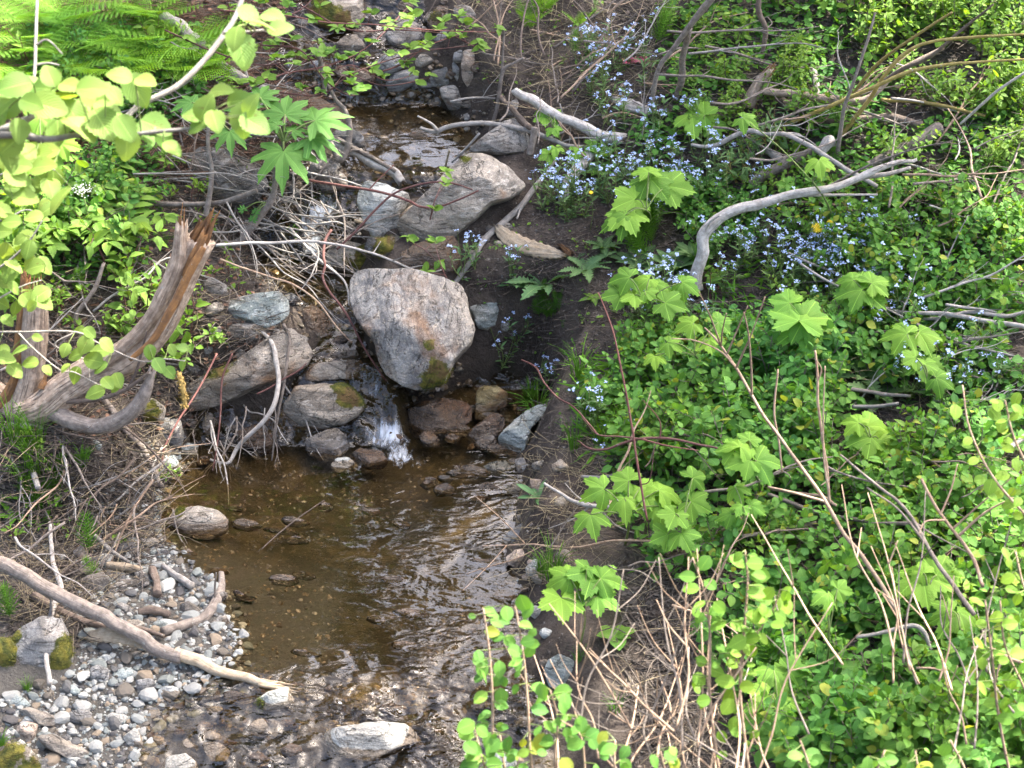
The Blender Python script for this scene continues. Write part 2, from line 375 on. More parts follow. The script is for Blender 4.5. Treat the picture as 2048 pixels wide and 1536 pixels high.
def wood_mat(name, bark, bark2, bare=None, baref=0., st=40, bump=.6):
    m, t = mk(name); q = NT(t); uv = q.coord('UV'); co = q.coord()
    g = q.scale(uv, (9, 2.2, 1)); rnd = q.math('FRACT', q.math('ADD', q.attr('rnd'), q.n('ObjectInfo').outputs['Random']))
    c = q.mix(q.ramp(q.noise(co, st, 5, .65), .3, .7), bark, bark2)
    gr = q.noise(g, 6, 6, .7)
    c = q.mix(.6, c, q.mix(gr, (.15,)*3, (.85,)*3), 'OVERLAY')
    cr = q.ramp(q.noise(q.scale(uv, (14, 1.6, 1)), 5, 5, .6, .6), .44, .36); c = q.mix(q.math('MULTIPLY', cr, .5), c, (.05, .037, .027))
    if bare: c = q.mix(q.ramp(q.math('ADD', q.noise(co, 5, 4), baref-.5), .48, .56), c, q.mix(gr, tuple(x*.55 for x in bare), bare))
    c = q.mix(q.math('MULTIPLY', q.ramp(q.noise(co, 60, 3), .66, .7), .5), c, (.32, .33, .29))
    hs = q.n('HueSaturation'); q.put(hs.inputs['Value'], q.math('MULTIPLY_ADD', rnd, .7, .65)); q.put(hs.inputs['Color'], c)
    p = q.n('BsdfPrincipled', Roughness=.8); q.put(p.inputs['Base Color'], hs.outputs[0])
    q.put(p.inputs['Normal'], q.bump(q.math('SUBTRACT', q.math('ADD', gr, q.noise(co, 50, 5)), cr), bump, .010)); q.out(p.outputs[0]); return m
WM = {
 'grey': wood_mat('weathered_grey_wood', (.24, .215, .185), (.42, .385, .34)),
 'bark': wood_mat('grey_brown_bark', (.13, .105, .085), (.26, .215, .175), (.33, .26, .18), .10),
 'brown': wood_mat('brown_bark', (.085, .06, .045), (.16, .12, .09)),
 'red': wood_mat('red_stem_bark', (.085, .028, .024), (.15, .06, .045), bump=.3),
 'yellow': wood_mat('yellow_stem_bark', (.20, .145, .035), (.32, .25, .075), bump=.3),
 'tan': wood_mat('dry_tan_twig_bark', (.22, .14, .09), (.38, .27, .18), bump=.4),
 'stem': wood_mat('green_stem', (.09, .14, .025), (.15, .19, .05), bump=.2),
 'bare': wood_mat('bare_split_wood', (.32, .24, .15), (.45, .36, .25)),
 'orange': wood_mat('orange_heartwood', (.20, .10, .04), (.36, .17, .05), (.14, .11, .09), .05, 25, 1.),
 'trunk': wood_mat('pinkish_grey_bark', (.23, .165, .115), (.42, .325, .24), (.42, .26, .13), .14, 30, 1.),
 'straw': wood_mat('dry_grass_stalk', (.16, .125, .07), (.29, .235, .14), bump=.1),
 'litter': wood_mat('dead_twig_litter', (.04, .03, .022), (.115, .092, .072), bump=.2),
 'deadfern': wood_mat('dead_fern_litter', (.10, .05, .03), (.17, .09, .05), bump=.2),
}
def gp2(q): return q.n('NewGeometry').outputs['Position']
def leaf_mat(name, c1, c2, trans=.38, rough=.55, vein=.5, nveins=11, yel=None):
    m, t = mk(name); q = NT(t); uv = q.coord('UV')
    rnd = q.math('FRACT', q.math('ADD', q.math('MULTIPLY', q.attr('rnd'), 5.7), q.n('ObjectInfo').outputs['Random']))
    c = q.mix(rnd, c1, c2)
    gp = q.n('NewGeometry').outputs['Position']; c = q.mix(q.math('MULTIPLY', q.ramp(q.noise(gp, 1.5, 3, .6), .50, .66), .55), c, q.mix(1., c, (.62, .92, 1.25), 'MULTIPLY'))
    c = q.mix(q.math('MULTIPLY', q.ramp(q.noise(q.scale(gp, (1, 1, 1.3)), 2.3, 3, .6), .55, .7), .6), c, q.mix(1., c, (1.3, 1.12, .8), 'MULTIPLY'))
    if yel: c = q.mix(q.ramp(rnd, .88, .97), c, yel)
    c = q.mix(q.math('MULTIPLY', q.ramp(q.noise(q.coord('Object') if False else gp2(q), 85, 3, .6), .66, .71), .65), c, (.15, .11, .03))
    sx = q.n('SeparateXYZ'); q.put(sx.inputs[0], uv); u, v = sx.outputs[0], sx.outputs[1]
    au = q.math('ABSOLUTE', q.math('SUBTRACT', u, .5))
    mid = q.ramp(au, .035, .0)
    w = q.math('ABSOLUTE', q.math('SINE', q.math('MULTIPLY', q.math('SUBTRACT', v, q.math('MULTIPLY', au, .9)), float(nveins)*math.pi)))
    side = q.ramp(w, .22, .0)
    vn = q.math('MULTIPLY', q.math('MAXIMUM', mid, q.math('MULTIPLY', side, .5)), vein)
    c = q.mix(vn, c, tuple(min(1, x*1.7+.02) for x in c2))
    blot = q.noise(q.coord('Object'), 60, 3)
    c = q.mix(.2, c, q.mix(blot, (.3,)*3, (.7,)*3), 'OVERLAY')
    p = q.n('BsdfPrincipled', Roughness=rough); q.put(p.inputs['Base Color'], c); p.inputs['Specular IOR Level'].default_value = .22
    q.put(p.inputs['Normal'], q.bump(q.math('SUBTRACT', w, mid), .35, .003))
    tl = q.n('BsdfTranslucent'); q.put(tl.inputs[0], q.mix(1., c, (1.25, 1.15, .45), 'MULTIPLY'))
    q.out(q.n('MixShader', i0=trans, i1=p.outputs[0], i2=tl.outputs[0]).outputs[0]); return m
LM = {
 'oval': leaf_mat('oval_leaf', (.08, .20, .034), (.15, .315, .048), vein=.35, nveins=7, yel=(.26, .30, .04)),
 'ovald': leaf_mat('dark_oval_leaf', (.062, .175, .034), (.115, .27, .045), vein=.35, nveins=7),
 'dog': leaf_mat('dogwood_leaf', (.095, .19, .026), (.175, .30, .04), vein=.4, nveins=6),
 'palm': leaf_mat('lobed_leaf', (.105, .23, .026), (.20, .36, .04), vein=.8, nveins=13),
 'club': leaf_mat('devils_club_leaf', (.075, .20, .035), (.11, .25, .045), vein=.6, nveins=12),
 'alder': leaf_mat('alder_leaf', (.15, .25, .045), (.24, .34, .07), trans=.42, vein=.5, nveins=10),
 'lime': leaf_mat('lime_round_leaf', (.12, .25, .03), (.22, .36, .04), trans=.45, vein=.4, nveins=7),
 'fern': leaf_mat('fern_green', (.10, .25, .02), (.18, .36, .03), vein=.3),
 'grass': leaf_mat('grass_green', (.10, .26, .02), (.17, .36, .035), vein=0.),
 'grey': leaf_mat('thistle_green', (.085, .165, .055), (.14, .23, .08), vein=.7, nveins=9),
 'cover': leaf_mat('ground_cover_green', (.065, .18, .032), (.13, .29, .042), vein=.2),
 'forest': leaf_mat('tree_crown_green', (.03, .07, .015), (.06, .11, .02), trans=.25, vein=0.),
}
def flat_mat(name, c, rough=.6, trans=0.):
    m, t = mk(name); q = NT(t); co = q.coord()
    cc = q.mix(q.ramp(q.noise(co, 70, 3), .3, .7), tuple(x*.8 for x in c), c)
    p = q.n('BsdfPrincipled', Roughness=rough); q.put(p.inputs['Base Color'], cc); sh = p.outputs[0]
    if trans:
        tl = q.n('BsdfTranslucent'); q.put(tl.inputs[0], cc); sh = q.n('MixShader', i0=trans, i1=sh, i2=tl.outputs[0]).outputs[0]
    q.out(sh); return m
BLUE = flat_mat('forget_me_not_petal', (.44, .57, .88), .6, .2); YEL = flat_mat('dandelion_petal', (.85, .62, .01), .6, .2); EYE = flat_mat('flower_eye', (.75, .55, .06))
PINK = flat_mat('pink_plastic', (.80, .16, .22), .35); MOSS = leaf_mat('moss_fronds', (.06, .075, .008), (.17, .17, .02), .2, .8, 0.); WHITE = flat_mat('white_blossom', (.7, .7, .62), .6, .2)
CATK = flat_mat('yellow_brown_catkin', (.30, .20, .05), .8)

# ---------------------------------------------------------------- leaf shapes (base at 0, tip towards +y, face up)
def leaf_shape(prof, n=7, fold=.18, droop=.18, teeth=0., wave=.0):
    """prof: half width at v in 0..1. three columns each side of the midrib"""
    v = np.linspace(0, 1, n+1); w = prof(v); V, U = [], []
    for i, (a, b) in enumerate(zip(v, w)):
        tt = (1+teeth*(1 if i % 2 else -1)) if 0 < i < n else 1
        for s in (-1, -.55, 0, .55, 1):
            x = b*s*(tt if abs(s) == 1 else 1)
            V.append((x, a, fold*abs(x)-droop*a*a+wave*math.sin(a*9+s*2)*abs(s))); U.append((.5+s*.5, a))
    F = [(i*5+j, i*5+j+1, i*5+j+6, i*5+j+5) for i in range(n) for j in range(4)]
    return np.array(V), np.array(F), np.array(U)
ov = leaf_shape(lambda v: .36*np.sin(np.pi*np.clip(v, 0, 1)**.85)**.75, 6)
ov2 = leaf_shape(lambda v: .40*np.sin(np.pi*np.clip(v, 0, 1)**.9)**.6, 6, .1, .08)
OV_S = leaf_shape(lambda v: .36*np.sin(np.pi*v**.85)**.75, 3, .15, .15)
lance = leaf_shape(lambda v: .24*np.sin(np.pi*v**.75)**1.0, 6, .25, .3)
slim = leaf_shape(lambda v: .13*np.sin(np.pi*v**.7)**.9, 5, .3, .35)
SLIM_S = leaf_shape(lambda v: .14*np.sin(np.pi*v**.7)**.9, 3, .3, .3)
alder = leaf_shape(lambda v: .40*np.sin(np.pi*v**.8)**.72, 16, .16, .22, .07, .012)
def palmate(lobes, deep, teeth, n=72, seed=0, cup=.1):
    """lobed leaf: stalk joins at 0, the middle lobe points to +y"""
    r_ = np.random.default_rng(seed); span = rad(300); ph = np.linspace(-span/2, span/2, n)
    L = np.linspace(-span/2*.80, span/2*.80, lobes); k = span*.80/(lobes-1); R = []
    for i, p in enumerate(ph):
        j = np.argmin(abs(L-p)); e = abs(L[j]-p)/(k/2); big = .62+.38*math.cos(L[j]*.62)
        r = big*(1-deep*min(e, 1)**1.15)
        r *= 1+teeth*(1 if i % 3 == 0 else (-.6 if i % 3 == 1 else .1))
        R.append(r)
    R = np.array(R); V = [(0, 0, 0)]; U = [(.5, 0)]
    for ring, f in enumerate((.33, .66, 1.)):
        for i, (p, r) in enumerate(zip(ph, R)):
            rr = r*f if ring == 2 else f*(r*.5+.5*np.mean(R)*.9)*(.95 if ring else 1)
            rr = min(rr, r*f*1.1)
            j = np.argmin(abs(L-p)); e = min(1, abs(L[j]-p)/(k/2))
            z = cup*rr*.2 - cup*1.1*rr*rr + .05*rr*(e-.5)+.008*math.sin(i*.5+seed)*ring
            V.append((math.sin(p)*rr, math.cos(p)*rr, z)); U.append((.5+(.5*e*(1 if p > L[j] else -1)), f*r))
    F3 = [(0, 1+i+1, 1+i) for i in range(n-1)]; F4 = []
    for g in (0, 1):
        for i in range(n-1): a = 1+g*n+i; b = 1+(g+1)*n+i; F4.append((a, a+1, b+1, b))
    V = np.array(V); V[:, :2] *= .62
    return V, [np.array(F4), np.array(F3)], np.array(U)
PALM = [palmate(5, dp, .075, 85, s, c) for s, c, dp in ((1, .2, .33), (2, .34, .38), (3, .1, .30), (4, .5, .35))]
CLUB = [palmate(7, .52, .085, 73, s, c) for s, c in ((5, .14), (6, .22))]
def frond(n=12, w=.27):
    V, F, U = [], [], []
    def q(a, b, c, e):
        k = len(V); V.extend([a, b, c, e]); F.append((k, k+1, k+2, k+3)); U.extend([(.5, .2), (.6, .4), (.5, .9), (.4, .4)])
    for i in range(n):
        y = .12+.86*i/n; L = w*math.sin(math.pi*(.18+.8*i/n))**.7*1.15; z = -.25*y*y
        for s in (-1, 1):
            m = max(4, int(9*L/w)); 
            for j in range(m):
                f = j/m; x = s*L*f; yy = y+.10*L*f; ln = .26*L*(1-f)**.6+.006; g = .40*L/m*1.15
                for e in (-1, 1):
                    q((x, yy, z+.01), (x+s*g, yy+e*.006, z), (x+s*g*.9, yy+e*ln*.62, z-.02*f), (x-s*g*.05, yy+e*ln*.35, z))
    for i in range(6):
        a, b = i/6, (i+1)/6; q((-.008, a, -.25*a*a+.008), (.008, a, -.25*a*a+.008), (.006, b, -.25*b*b+.008), (-.006, b, -.25*b*b+.008))
    return np.array(V), np.array(F), np.array(U)
FROND = frond()
def frames(D, Nn):
    """rotation matrices with y along D and z near Nn"""
    D = D/np.linalg.norm(D, axis=1)[:, None]; X = np.cross(D, Nn); X /= np.linalg.norm(X, axis=1)[:, None]+1e-9
    Z = np.cross(X, D); return np.stack([X, D, Z], 2)
def merged(tpl, P, R, S, mb):
    V, F, U = tpl; n, m = len(P), len(V)
    VV = np.einsum('nij,mj->nmi', R, V)*np.asarray(S)[:, None, None]+P[:, None]
    for f in (F if isinstance(F, list) else [F]):
        mb.F.setdefault(f.shape[1], []).append((f[None]+(np.arange(n)*m)[:, None, None]+mb.n).reshape(-1, f.shape[1]))
    mb.V.append(VV.reshape(-1, 3)); mb.U.append(np.tile(U, (n, 1))); mb.R.append(np.repeat(rng.random(n), m)); mb.n += n*m
def mats(P, R, S):
    out = []
    for p, r, s in zip(P, R, S):
        M = Matrix.Identity(4)
        for a in range(3):
            for b in range(3): M[a][b] = r[a][b]*s
            M[a][3] = p[a]
        out.append(M)
    return out
def leafmesh(name, tpl, mat): return mesh(name, tpl[0], tpl[1], mat, tpl[2], {'rnd': np.zeros(len(tpl[0]))})
# ---------------------------------------------------------------- ground and water
def grid_faces(nx, ny, keep=None):
    i, j = np.meshgrid(np.arange(nx-1), np.arange(ny-1), indexing='ij'); a = i*ny+j
    F = np.stack([a, a+ny, a+ny+1, a+1], -1)
    return F[keep] if keep is not None else F.reshape(-1, 4)
V = np.stack([XX, YY, TZg], -1).reshape(-1, 3)
bed = smooth(.03, -.03, SD); grav = (bar*smooth(1.5, .7, SD)).clip(0, 1)
mo = smooth(.3, 1.2, SD)*.7+.3*(N2(XX, YY, 2, 3, 77) > .2)
obj('ground', mesh('ground', V, grid_faces(len(GX), len(GY)), SOIL, attr={'bed': bed.ravel(), 'gravel': grav.ravel(), 'moss': mo.ravel(), 'damp': (smooth(.09, .0, SD)*(1-bar*.6)).ravel()}), kind='structure', label='dark soil of the stream banks and the brown stream bed')
wx = np.arange(-3.2, 1.3, .0125); wy = np.arange(3.2, 11.2, .0125)
WX, WY = np.meshgrid(wx, wy, indexing='ij'); sd = sdist(WX[::2, ::2], WY[::2, ::2], WP); sd = np.repeat(np.repeat(sd, 2, 0), 2, 1)[:len(wx), :len(wy)]
z = zw(WX, WY); gy = np.gradient(z, .0125, axis=1); steep = smooth(.10, .8, gy)
gsm = steep.copy()
for q_ in range(10): gsm = .25*(np.roll(gsm, 1, 1)+np.roll(gsm, -1, 1)+np.roll(gsm, 1, 0)+np.roll(gsm, -1, 0))
low = smooth(5.75, 5.45, WY)
z = z + (.010*N2(WX, WY*.6, 18, 3, 41)+.006*N2(WX, WY, 45, 2, 42))*np.clip(gsm*1.6+low*.8, 0, 1.3) + .0012*N2(WX*.8, WY*1.6, 13, 2, 43)
z = z + .03*steep*np.abs(N2(WX, WY*.25, 14, 3, 45))
def blob(px, py, r, ax=1.):              # a soft disc on the water, r in metres
    c = hitw(px, py); return np.exp(-(((WX-c[0])**2+((WY-c[1])/ax)**2)/(r*r)))
foam = .0*z
for px, py, r, ax, s_ in [(740, 760, .07, 1.6, .6), (748, 800, .07, 1.3, .8), (765, 840, .08, 1.3, .9), (785, 870, .09, 1.2, 1.1), (800, 880, .13, 1.2, .9), (820, 925, .13, 1.3, .55), (740, 800, .10, 1.3, .6), (630, 465, .10, 1., 1.5), (640, 440, .09, 1, 1.4), (600, 470, .09, 1, .8), (650, 410, .07, 1.3, .9),
                       (590, 165, .12, 1.5, 1.1), (620, 185, .13, 1., .7), (690, 205, .12, .6, .8), (740, 212, .12, .5, .55), (675, 120, .07, 2, 1.), (640, 60, .10, 2, .8), (690, 640, .12, 2, .25), (860, 250, .1, 1, .1),
                       (900, 1385, .30, .5, .2), (700, 1410, .3, .6, .2), (450, 1440, .3, .6, .15), (775, 880, .12, .9, 1.3), (800, 905, .15, .8, 1.35), (820, 935, .15, .8, 1.0), (850, 965, .16, .7, .6), (835, 950, .2, .6, .4), (560, 1370, .15, .5, .2)]:
    foam = np.maximum(foam, s_*blob(px, py, r, ax))
foam = foam*(.66+.5*N2(WX, WY, 12, 3, 8)) + .12*steep
c = hitw(860, 1150); cr = hitw(900, 1400)
rip = .008 + .26*np.exp(-(((WX-c[0]-.18)/.36)**2+((WY-c[1])/.9)**2)) + .32*low + .8*np.clip(gsm*2, 0, 1) + .04*smooth(8.4, 8.6, WY) + .25*np.exp(-(((WX-cr[0])/.5)**2+((WY-cr[1])/.35)**2))
keep = (sd[:-1, :-1] < .05)
idx = -np.ones(WX.shape, int); used = np.zeros(WX.shape, bool)
for a in (0, 1):
    for b in (0, 1): used[a:a+keep.shape[0], b:b+keep.shape[1]] |= keep
idx[used] = np.arange(used.sum()); F = idx.ravel()[grid_faces(len(wx), len(wy), keep)]
obj('stream_water', mesh('stream_water', np.stack([WX, WY, z], -1)[used], F, WATER, attr={'foam': foam[used], 'ripple': rip[used]}), kind='structure', label='clear brown stream water falling in small steps into a shallow pool')

# ---------------------------------------------------------------- rocks
def ico(sub):
    import bmesh
    bm = bmesh.new(); bmesh.ops.create_icosphere(bm, subdivisions=sub, radius=1)
    V = np.array([v.co[:] for v in bm.verts]); F = np.array([[v.index for v in f.verts] for f in bm.faces]); bm.free(); return V, F
ICO = {s: ico(s) for s in (1, 2, 3, 4, 5, 6)}
REG = {1: (0, 0, 2.926), 2: (600, 0, 2.926), 3: (1200, 0, 2.415), 4: (0, 450, 2.926), 5: (500, 450, 2.926), 6: (1150, 550, 2.28), 7: (0, 1000, 2.866), 8: (600, 900, 2.416), 0: (0, 0, 1)}
def rg(reg, P):
    x, y, s = REG[reg]; return [(x+a/s, y+b/s) for a, b in P]
ROCKS = []
def rock(label, reg, P, mat='grey', thick=.85, sub=4, facets=9, rough=.05, moss=None, h=0, name='rock', dt=0, group=None, pw=2.6, sd_=None, cut=(.66, .92), planes=()):
    """a stone whose outline seen from the path is P; it gets its own depth, facets and relief"""
    P = np.array(rg(reg, P)); seed = len(ROCKS)*7+3; r_ = np.random.default_rng(seed if sd_ is None else sd_)
    lo, hi = P.min(0), P.max(0); c = (lo+hi)/2; sz = hi-lo
    t = hits(c[0], hi[1]-.30*sz[1], h)+dt; m = pxm(t)
    Q = (P-c)*[m, -m]; ang = np.arctan2(Q[:, 1], Q[:, 0]); rr = np.hypot(Q[:, 0], Q[:, 1])
    A = np.linspace(-math.pi, math.pi, 181); R = np.zeros(181)
    for i, a in enumerate(A):            # ray against the outline
        d = np.array([math.cos(a), math.sin(a)]); best = 0
        for k in range(len(Q)):
            p, e = Q[k], Q[(k+1) % len(Q)]-Q[k]; den = d[0]*e[1]-d[1]*e[0]
            if abs(den) < 1e-9: continue
            u = (p[0]*e[1]-p[1]*e[0])/den; v = (p[0]*d[1]-p[1]*d[0])/den
            if u > 0 and -1e-6 <= v <= 1+1e-6: best = max(best, u)
        R[i] = best or rr.mean()
    R = np.convolve(np.concatenate([R[-3:-1], R, R[1:3]]), [.1, .2, .4, .2, .1], 'valid')
    Vd, F = ICO[sub]; a = np.arctan2(Vd[:, 1], Vd[:, 0]); w = thick*.5*m*(sz.min()*.6+sz.mean()*.4)
    rad_ = np.interp(a, A, R); cc = np.abs(Vd[:, 2]); kk = (1-cc**pw)**(1/pw)
    V = np.stack([np.cos(a)*rad_*kk, np.sin(a)*rad_*kk, Vd[:, 2]*w], 1)      # right, up, towards the camera
    for n, f_ in planes:
        n = np.array(n, float)/np.linalg.norm(n); s = V@n; lim = s.max()*f_; over = s > lim; V[over] -= n*((s[over]-lim)*.96)[:, None]
    for i in range(facets):
        n = r_.normal(size=3); n[2] = abs(n[2])+1.0; n[1] += .2; n /= np.linalg.norm(n)
        s = V@n; lim = s.max()*r_.uniform(*cut); over = s > lim
        V[over] -= n*((s[over]-lim)*.93)[:, None]; n = -n
    size = m*sz.mean(); amp = rough*size
    nrm = Vd
    V = V+nrm*(amp*fbm(V/size*2.3+seed, 4, seed))[:, None]
    V = V+nrm*(amp*.55*(np.abs(fbm(V/size*[3, 7, 4]+seed*3, 3, seed+9))*2-.6))[:, None]
    V = V+nrm*(.0035*fbm(V*55, 3, seed+1))[:, None]*min(1, size*3)
    mossv = np.zeros(len(V)); uvp = c+V[:, :2]*[1/m, -1/m]
    for q in (moss or []):
        mx, my = rg(reg, [(q[0], q[1])])[0]; R2 = q[2]/REG[reg][2]
        mossv = np.maximum(mossv, np.clip(1.12-np.hypot(uvp[:, 0]-mx, uvp[:, 1]-my)/R2/1.15+.55*fbm(V*16+seed, 3, 4), 0, 1))
    V += nrm*(mossv**2*.005*(1+.8*fbm(V*70, 2, 5)))[:, None]
    Wd = V[:, :1]*RT+V[:, 1:2]*UP-V[:, 2:]*FWD; C = pt(c[0], c[1], t); Pw = Wd+C
    wl = zw(Pw[:, 0], Pw[:, 1]); near = SDat(Pw[:, 0], Pw[:, 1]) < .03
    wet = np.where(near, np.clip(1-(Pw[:, 2]-wl-.006)/.035, 0, 1), 0)
    me = mesh(name, Wd, F, RM[mat], attr={'moss': mossv, 'wet': wet})
    o = obj(name, me, None, Matrix.Translation(C), label, name, group)
    ROCKS.append((o, Pw, nrm))
    if moss:                             # fronds of moss standing on the mossy side
        Nw = nrm[:, :1]*RT+nrm[:, 1:2]*UP-nrm[:, 2:]*FWD
        pr = np.where(Vd[:, 2] > -.3, mossv, 0); pr = pr*(pr > .35)*(fbm(V*22, 2, 3) > -.25)
        if pr.sum() > 0:
            nf = int(min(2600, 900*pr.mean()*len(pr)/800+250)); k = r_.choice(len(V), nf, p=pr/pr.sum())
            D = Nw[k]+r_.normal(size=(nf, 3))*.55; mb = MB()
            merged(SLIM_S, Wd[k]-Nw[k]*.002+r_.normal(size=(nf, 3))*.004, frames(D, r_.normal(size=(nf, 3))), r_.uniform(.005, .010, nf), mb)
            obj('moss', mb.mesh('moss', MOSS), o, kind='stuff')
    return o

rock('large grey and tan boulder with a mossy lower corner beside the lower cascade', 5, [(578, 330), (600, 275), (660, 256), (820, 255), (1010, 270), (1120, 300), (1240, 355), (1280, 430), (1290, 520), (1330, 600), (1300, 700), (1200, 810), (1150, 920), (1060, 965), (990, 982), (900, 955), (800, 880), (755, 790), (745, 700), (690, 630), (620, 540), (580, 430)], 'boulder', 1.0, 6, 9, .022, pw=3.6, moss=[(1085, 860, 120), (1060, 700, 55)], name='boulder', sd_=21, cut=(.8, .95), dt=-.12, planes=[((.05, .58, .81), .76), ((-.2, -.3, .93), .80), ((.62, -.05, .78), .80), ((-.6, .1, .79), .84), ((.1, -.7, .7), .86)])
rock('rounded grey boulder with green moss on its right end, left of the lower cascade', 5, [(160, 1140), (200, 1030), (270, 940), (420, 922), (560, 925), (625, 970), (685, 1050), (650, 1110), (560, 1170), (450, 1195), (280, 1220), (200, 1190)], 'tan', .9, 5, 7, .03, [(600, 1010, 120), (540, 960, 70)], name='boulder')
rock('flat loaf shaped grey stone on top of the mossy rounded boulder', 5, [(285, 860), (320, 825), (420, 803), (600, 783), (660, 790), (688, 830), (682, 875), (600, 905), (340, 925), (292, 900)], 'tan', 1.0, 4, 6, .03, dt=.02)
rock('thin broken slab behind the flat loaf shaped stone', 5, [(385, 775), (480, 748), (605, 726), (640, 750), (635, 785), (450, 800)], 'grey', 1.2, 4, 7, .05)
rock('long slanting grey slab on the left bank with moss along its upper left end', 4, [(1000, 1060), (1015, 1000), (1100, 930), (1250, 850), (1380, 790), (1500, 710), (1640, 615), (1700, 600), (1780, 660), (1838, 740), (1805, 830), (1650, 900), (1560, 940), (1430, 1000), (1300, 1055), (1150, 1095), (1040, 1095)], 'tan', .8, 5, 8, .03, [(1290, 830, 120), (1050, 1010, 80)], name='boulder')
rock('blocky light grey rock at the head of the slanting slab', 4, [(1290, 445), (1400, 418), (1560, 388), (1640, 388), (1690, 435), (1698, 510), (1650, 570), (1570, 608), (1500, 600), (1400, 545), (1290, 520)], 'green', 1., 5, 10, .04, dt=.03)
rock('small tan rock tucked under the blocky light grey rock', 4, [(1330, 590), (1460, 562), (1530, 600), (1545, 660), (1450, 695), (1350, 675)], 'tan', 1., 4)
rock('small smooth grey stone perched against the slanting slab', 4, [(1575, 640), (1600, 595), (1640, 615), (1625, 680), (1590, 685)], 'grey', 1., 3)
rock('dark grey rock with pale lower edge in front of the mossy rounded boulder', 5, [(320, 1260), (400, 1215), (500, 1188), (560, 1220), (592, 1290), (560, 1360), (480, 1388), (380, 1375), (330, 1335)], 'dark', .9, 4, 10, .06)
rock('small black and white stone standing in the pool below the dark rock', 5, [(470, 1400), (510, 1358), (580, 1358), (642, 1410), (625, 1450), (520, 1462), (475, 1442)], 'white', .9, 4, 9, .06)
rock('low wet brown rock right of the black and white stone', 5, [(598, 1335), (640, 1300), (760, 1320), (812, 1390), (770, 1432), (660, 1425), (612, 1385)], 'brown', .8, 4, 9, .06)
rock('large glistening brown boulder under the big boulder', 5, [(872, 1130), (900, 1078), (1000, 1030), (1140, 1003), (1280, 1030), (1312, 1080), (1300, 1150), (1200, 1212), (1080, 1242), (980, 1258), (900, 1215)], 'brown', .8, 5, 9, .045, name='boulder')
rock('ochre yellow rounded rock right of the glistening brown boulder', 5, [(1312, 1120), (1328, 965), (1365, 940), (1450, 940), (1510, 978), (1505, 1060), (1400, 1110), (1360, 1148), (1320, 1145)], 'yellow', .9, 4, 7, .03)
rock('reddish brown rock leaning below the ochre yellow rock', 5, [(1268, 1240), (1310, 1180), (1420, 1093), (1480, 1110), (1505, 1170), (1445, 1240), (1350, 1310), (1290, 1300)], 'brown', .8, 4, 8, .03)
rock('small purplish grey rock at the foot of the reddish brown rock', 5, [(1310, 1280), (1350, 1235), (1420, 1225), (1448, 1260), (1430, 1310), (1350, 1332)], 'dark', .9, 4, 8, .04)
rock('pale green slab leaning against the right bank', 5, [(1448, 1240), (1500, 1180), (1620, 1080), (1740, 1028), (1760, 1070), (1650, 1180), (1630, 1280), (1605, 1350), (1530, 1388), (1468, 1350)], 'green', .8, 5, 9, .035, dt=-.03, name='boulder')
rock('flat pale stone at the water edge below the pale green slab', 5, [(1348, 1420), (1420, 1385), (1500, 1378), (1542, 1420), (1530, 1460), (1440, 1477), (1370, 1462)], 'green', .8, 4, 9, .05)
rock('small grey stone at the foot of the right bank under the grass tuft', 5, [(1540, 1370), (1600, 1360), (1628, 1400), (1600, 1475), (1560, 1455)], 'grey', .9, 3)
rock('crumbly pale green rock set in the soil right of the big boulder', 5, [(1282, 490), (1330, 458), (1460, 452), (1472, 520), (1440, 590), (1380, 617), (1330, 602), (1308, 540)], 'green', .9, 4, 12, .10)
rock('narrow grey stone beside the crumbly pale green rock', 5, [(1458, 570), (1490, 520), (1522, 560), (1512, 625), (1470, 622)], 'grey', .9, 3)
rock('wet brown rock with a pale top under the sliding water of the middle rapid', 5, [(270, 560), (300, 480), (370, 458), (440, 520), (500, 600), (480, 690), (380, 710), (300, 640)], 'brown', .55, 4, 8, .04, dt=.04)
rock('rounded rock with bright green moss above the big boulder', 5, [(440, 180), (480, 110), (560, 88), (680, 120), (770, 240), (700, 300), (600, 335), (500, 335), (450, 290)], 'tan', .8, 4, 7, .04, [(660, 190, 100), (600, 230, 60)])
rock('dark mossy rock under the white block of the upper falls', 2, [(400, 1390), (480, 1395), (580, 1375), (615, 1450), (560, 1530), (430, 1500), (370, 1450)], 'dark', .7, 4, 7, .04, [(480, 1450, 90)])
rock('great tan slab boulder slanting down from the upper pool', 2, [(555, 1300), (640, 1225), (760, 1100), (880, 960), (980, 888), (1120, 890), (1200, 960), (1290, 1050), (1332, 1090), (1220, 1170), (1130, 1190), (1050, 1275), (900, 1400), (760, 1445), (640, 1445), (580, 1385)], 'tan', .85, 6, 10, .022, [(960, 930, 40)], pw=3.4, name='boulder', sd_=5, h=.06, planes=[((-.25, .7, .66), .55), ((.2, -.5, .85), .75)])
rock('dark brown rock in the shade under the great tan slab boulder', 2, [(580, 1480), (680, 1425), (900, 1370), (960, 1450), (920, 1590), (700, 1610), (590, 1560)], 'brown', .7, 4, 7, .03)
rock('white stained block in the middle of the upper falls', 2, [(335, 1110), (380, 1053), (480, 1068), (640, 1130), (645, 1190), (590, 1260), (590, 1330), (480, 1405), (430, 1395), (375, 1310), (335, 1200)], 'white', .8, 5, 8, .03, h=.03, name='boulder')
rock('light grey slab at the right outlet of the upper pool', 2, [(970, 885), (1080, 790), (1190, 710), (1260, 680), (1330, 770), (1362, 840), (1340, 885), (1180, 918), (1050, 895)], 'grey', .6, 5, 7, .03, name='boulder', dt=-.07)
rock('upper half of the grey leaning stone pair at the back of the upper pool', 2, [(758, 400), (800, 370), (850, 373), (900, 450), (915, 505), (850, 520), (800, 490), (765, 440)], 'grey', .9, 4, 8, .03)
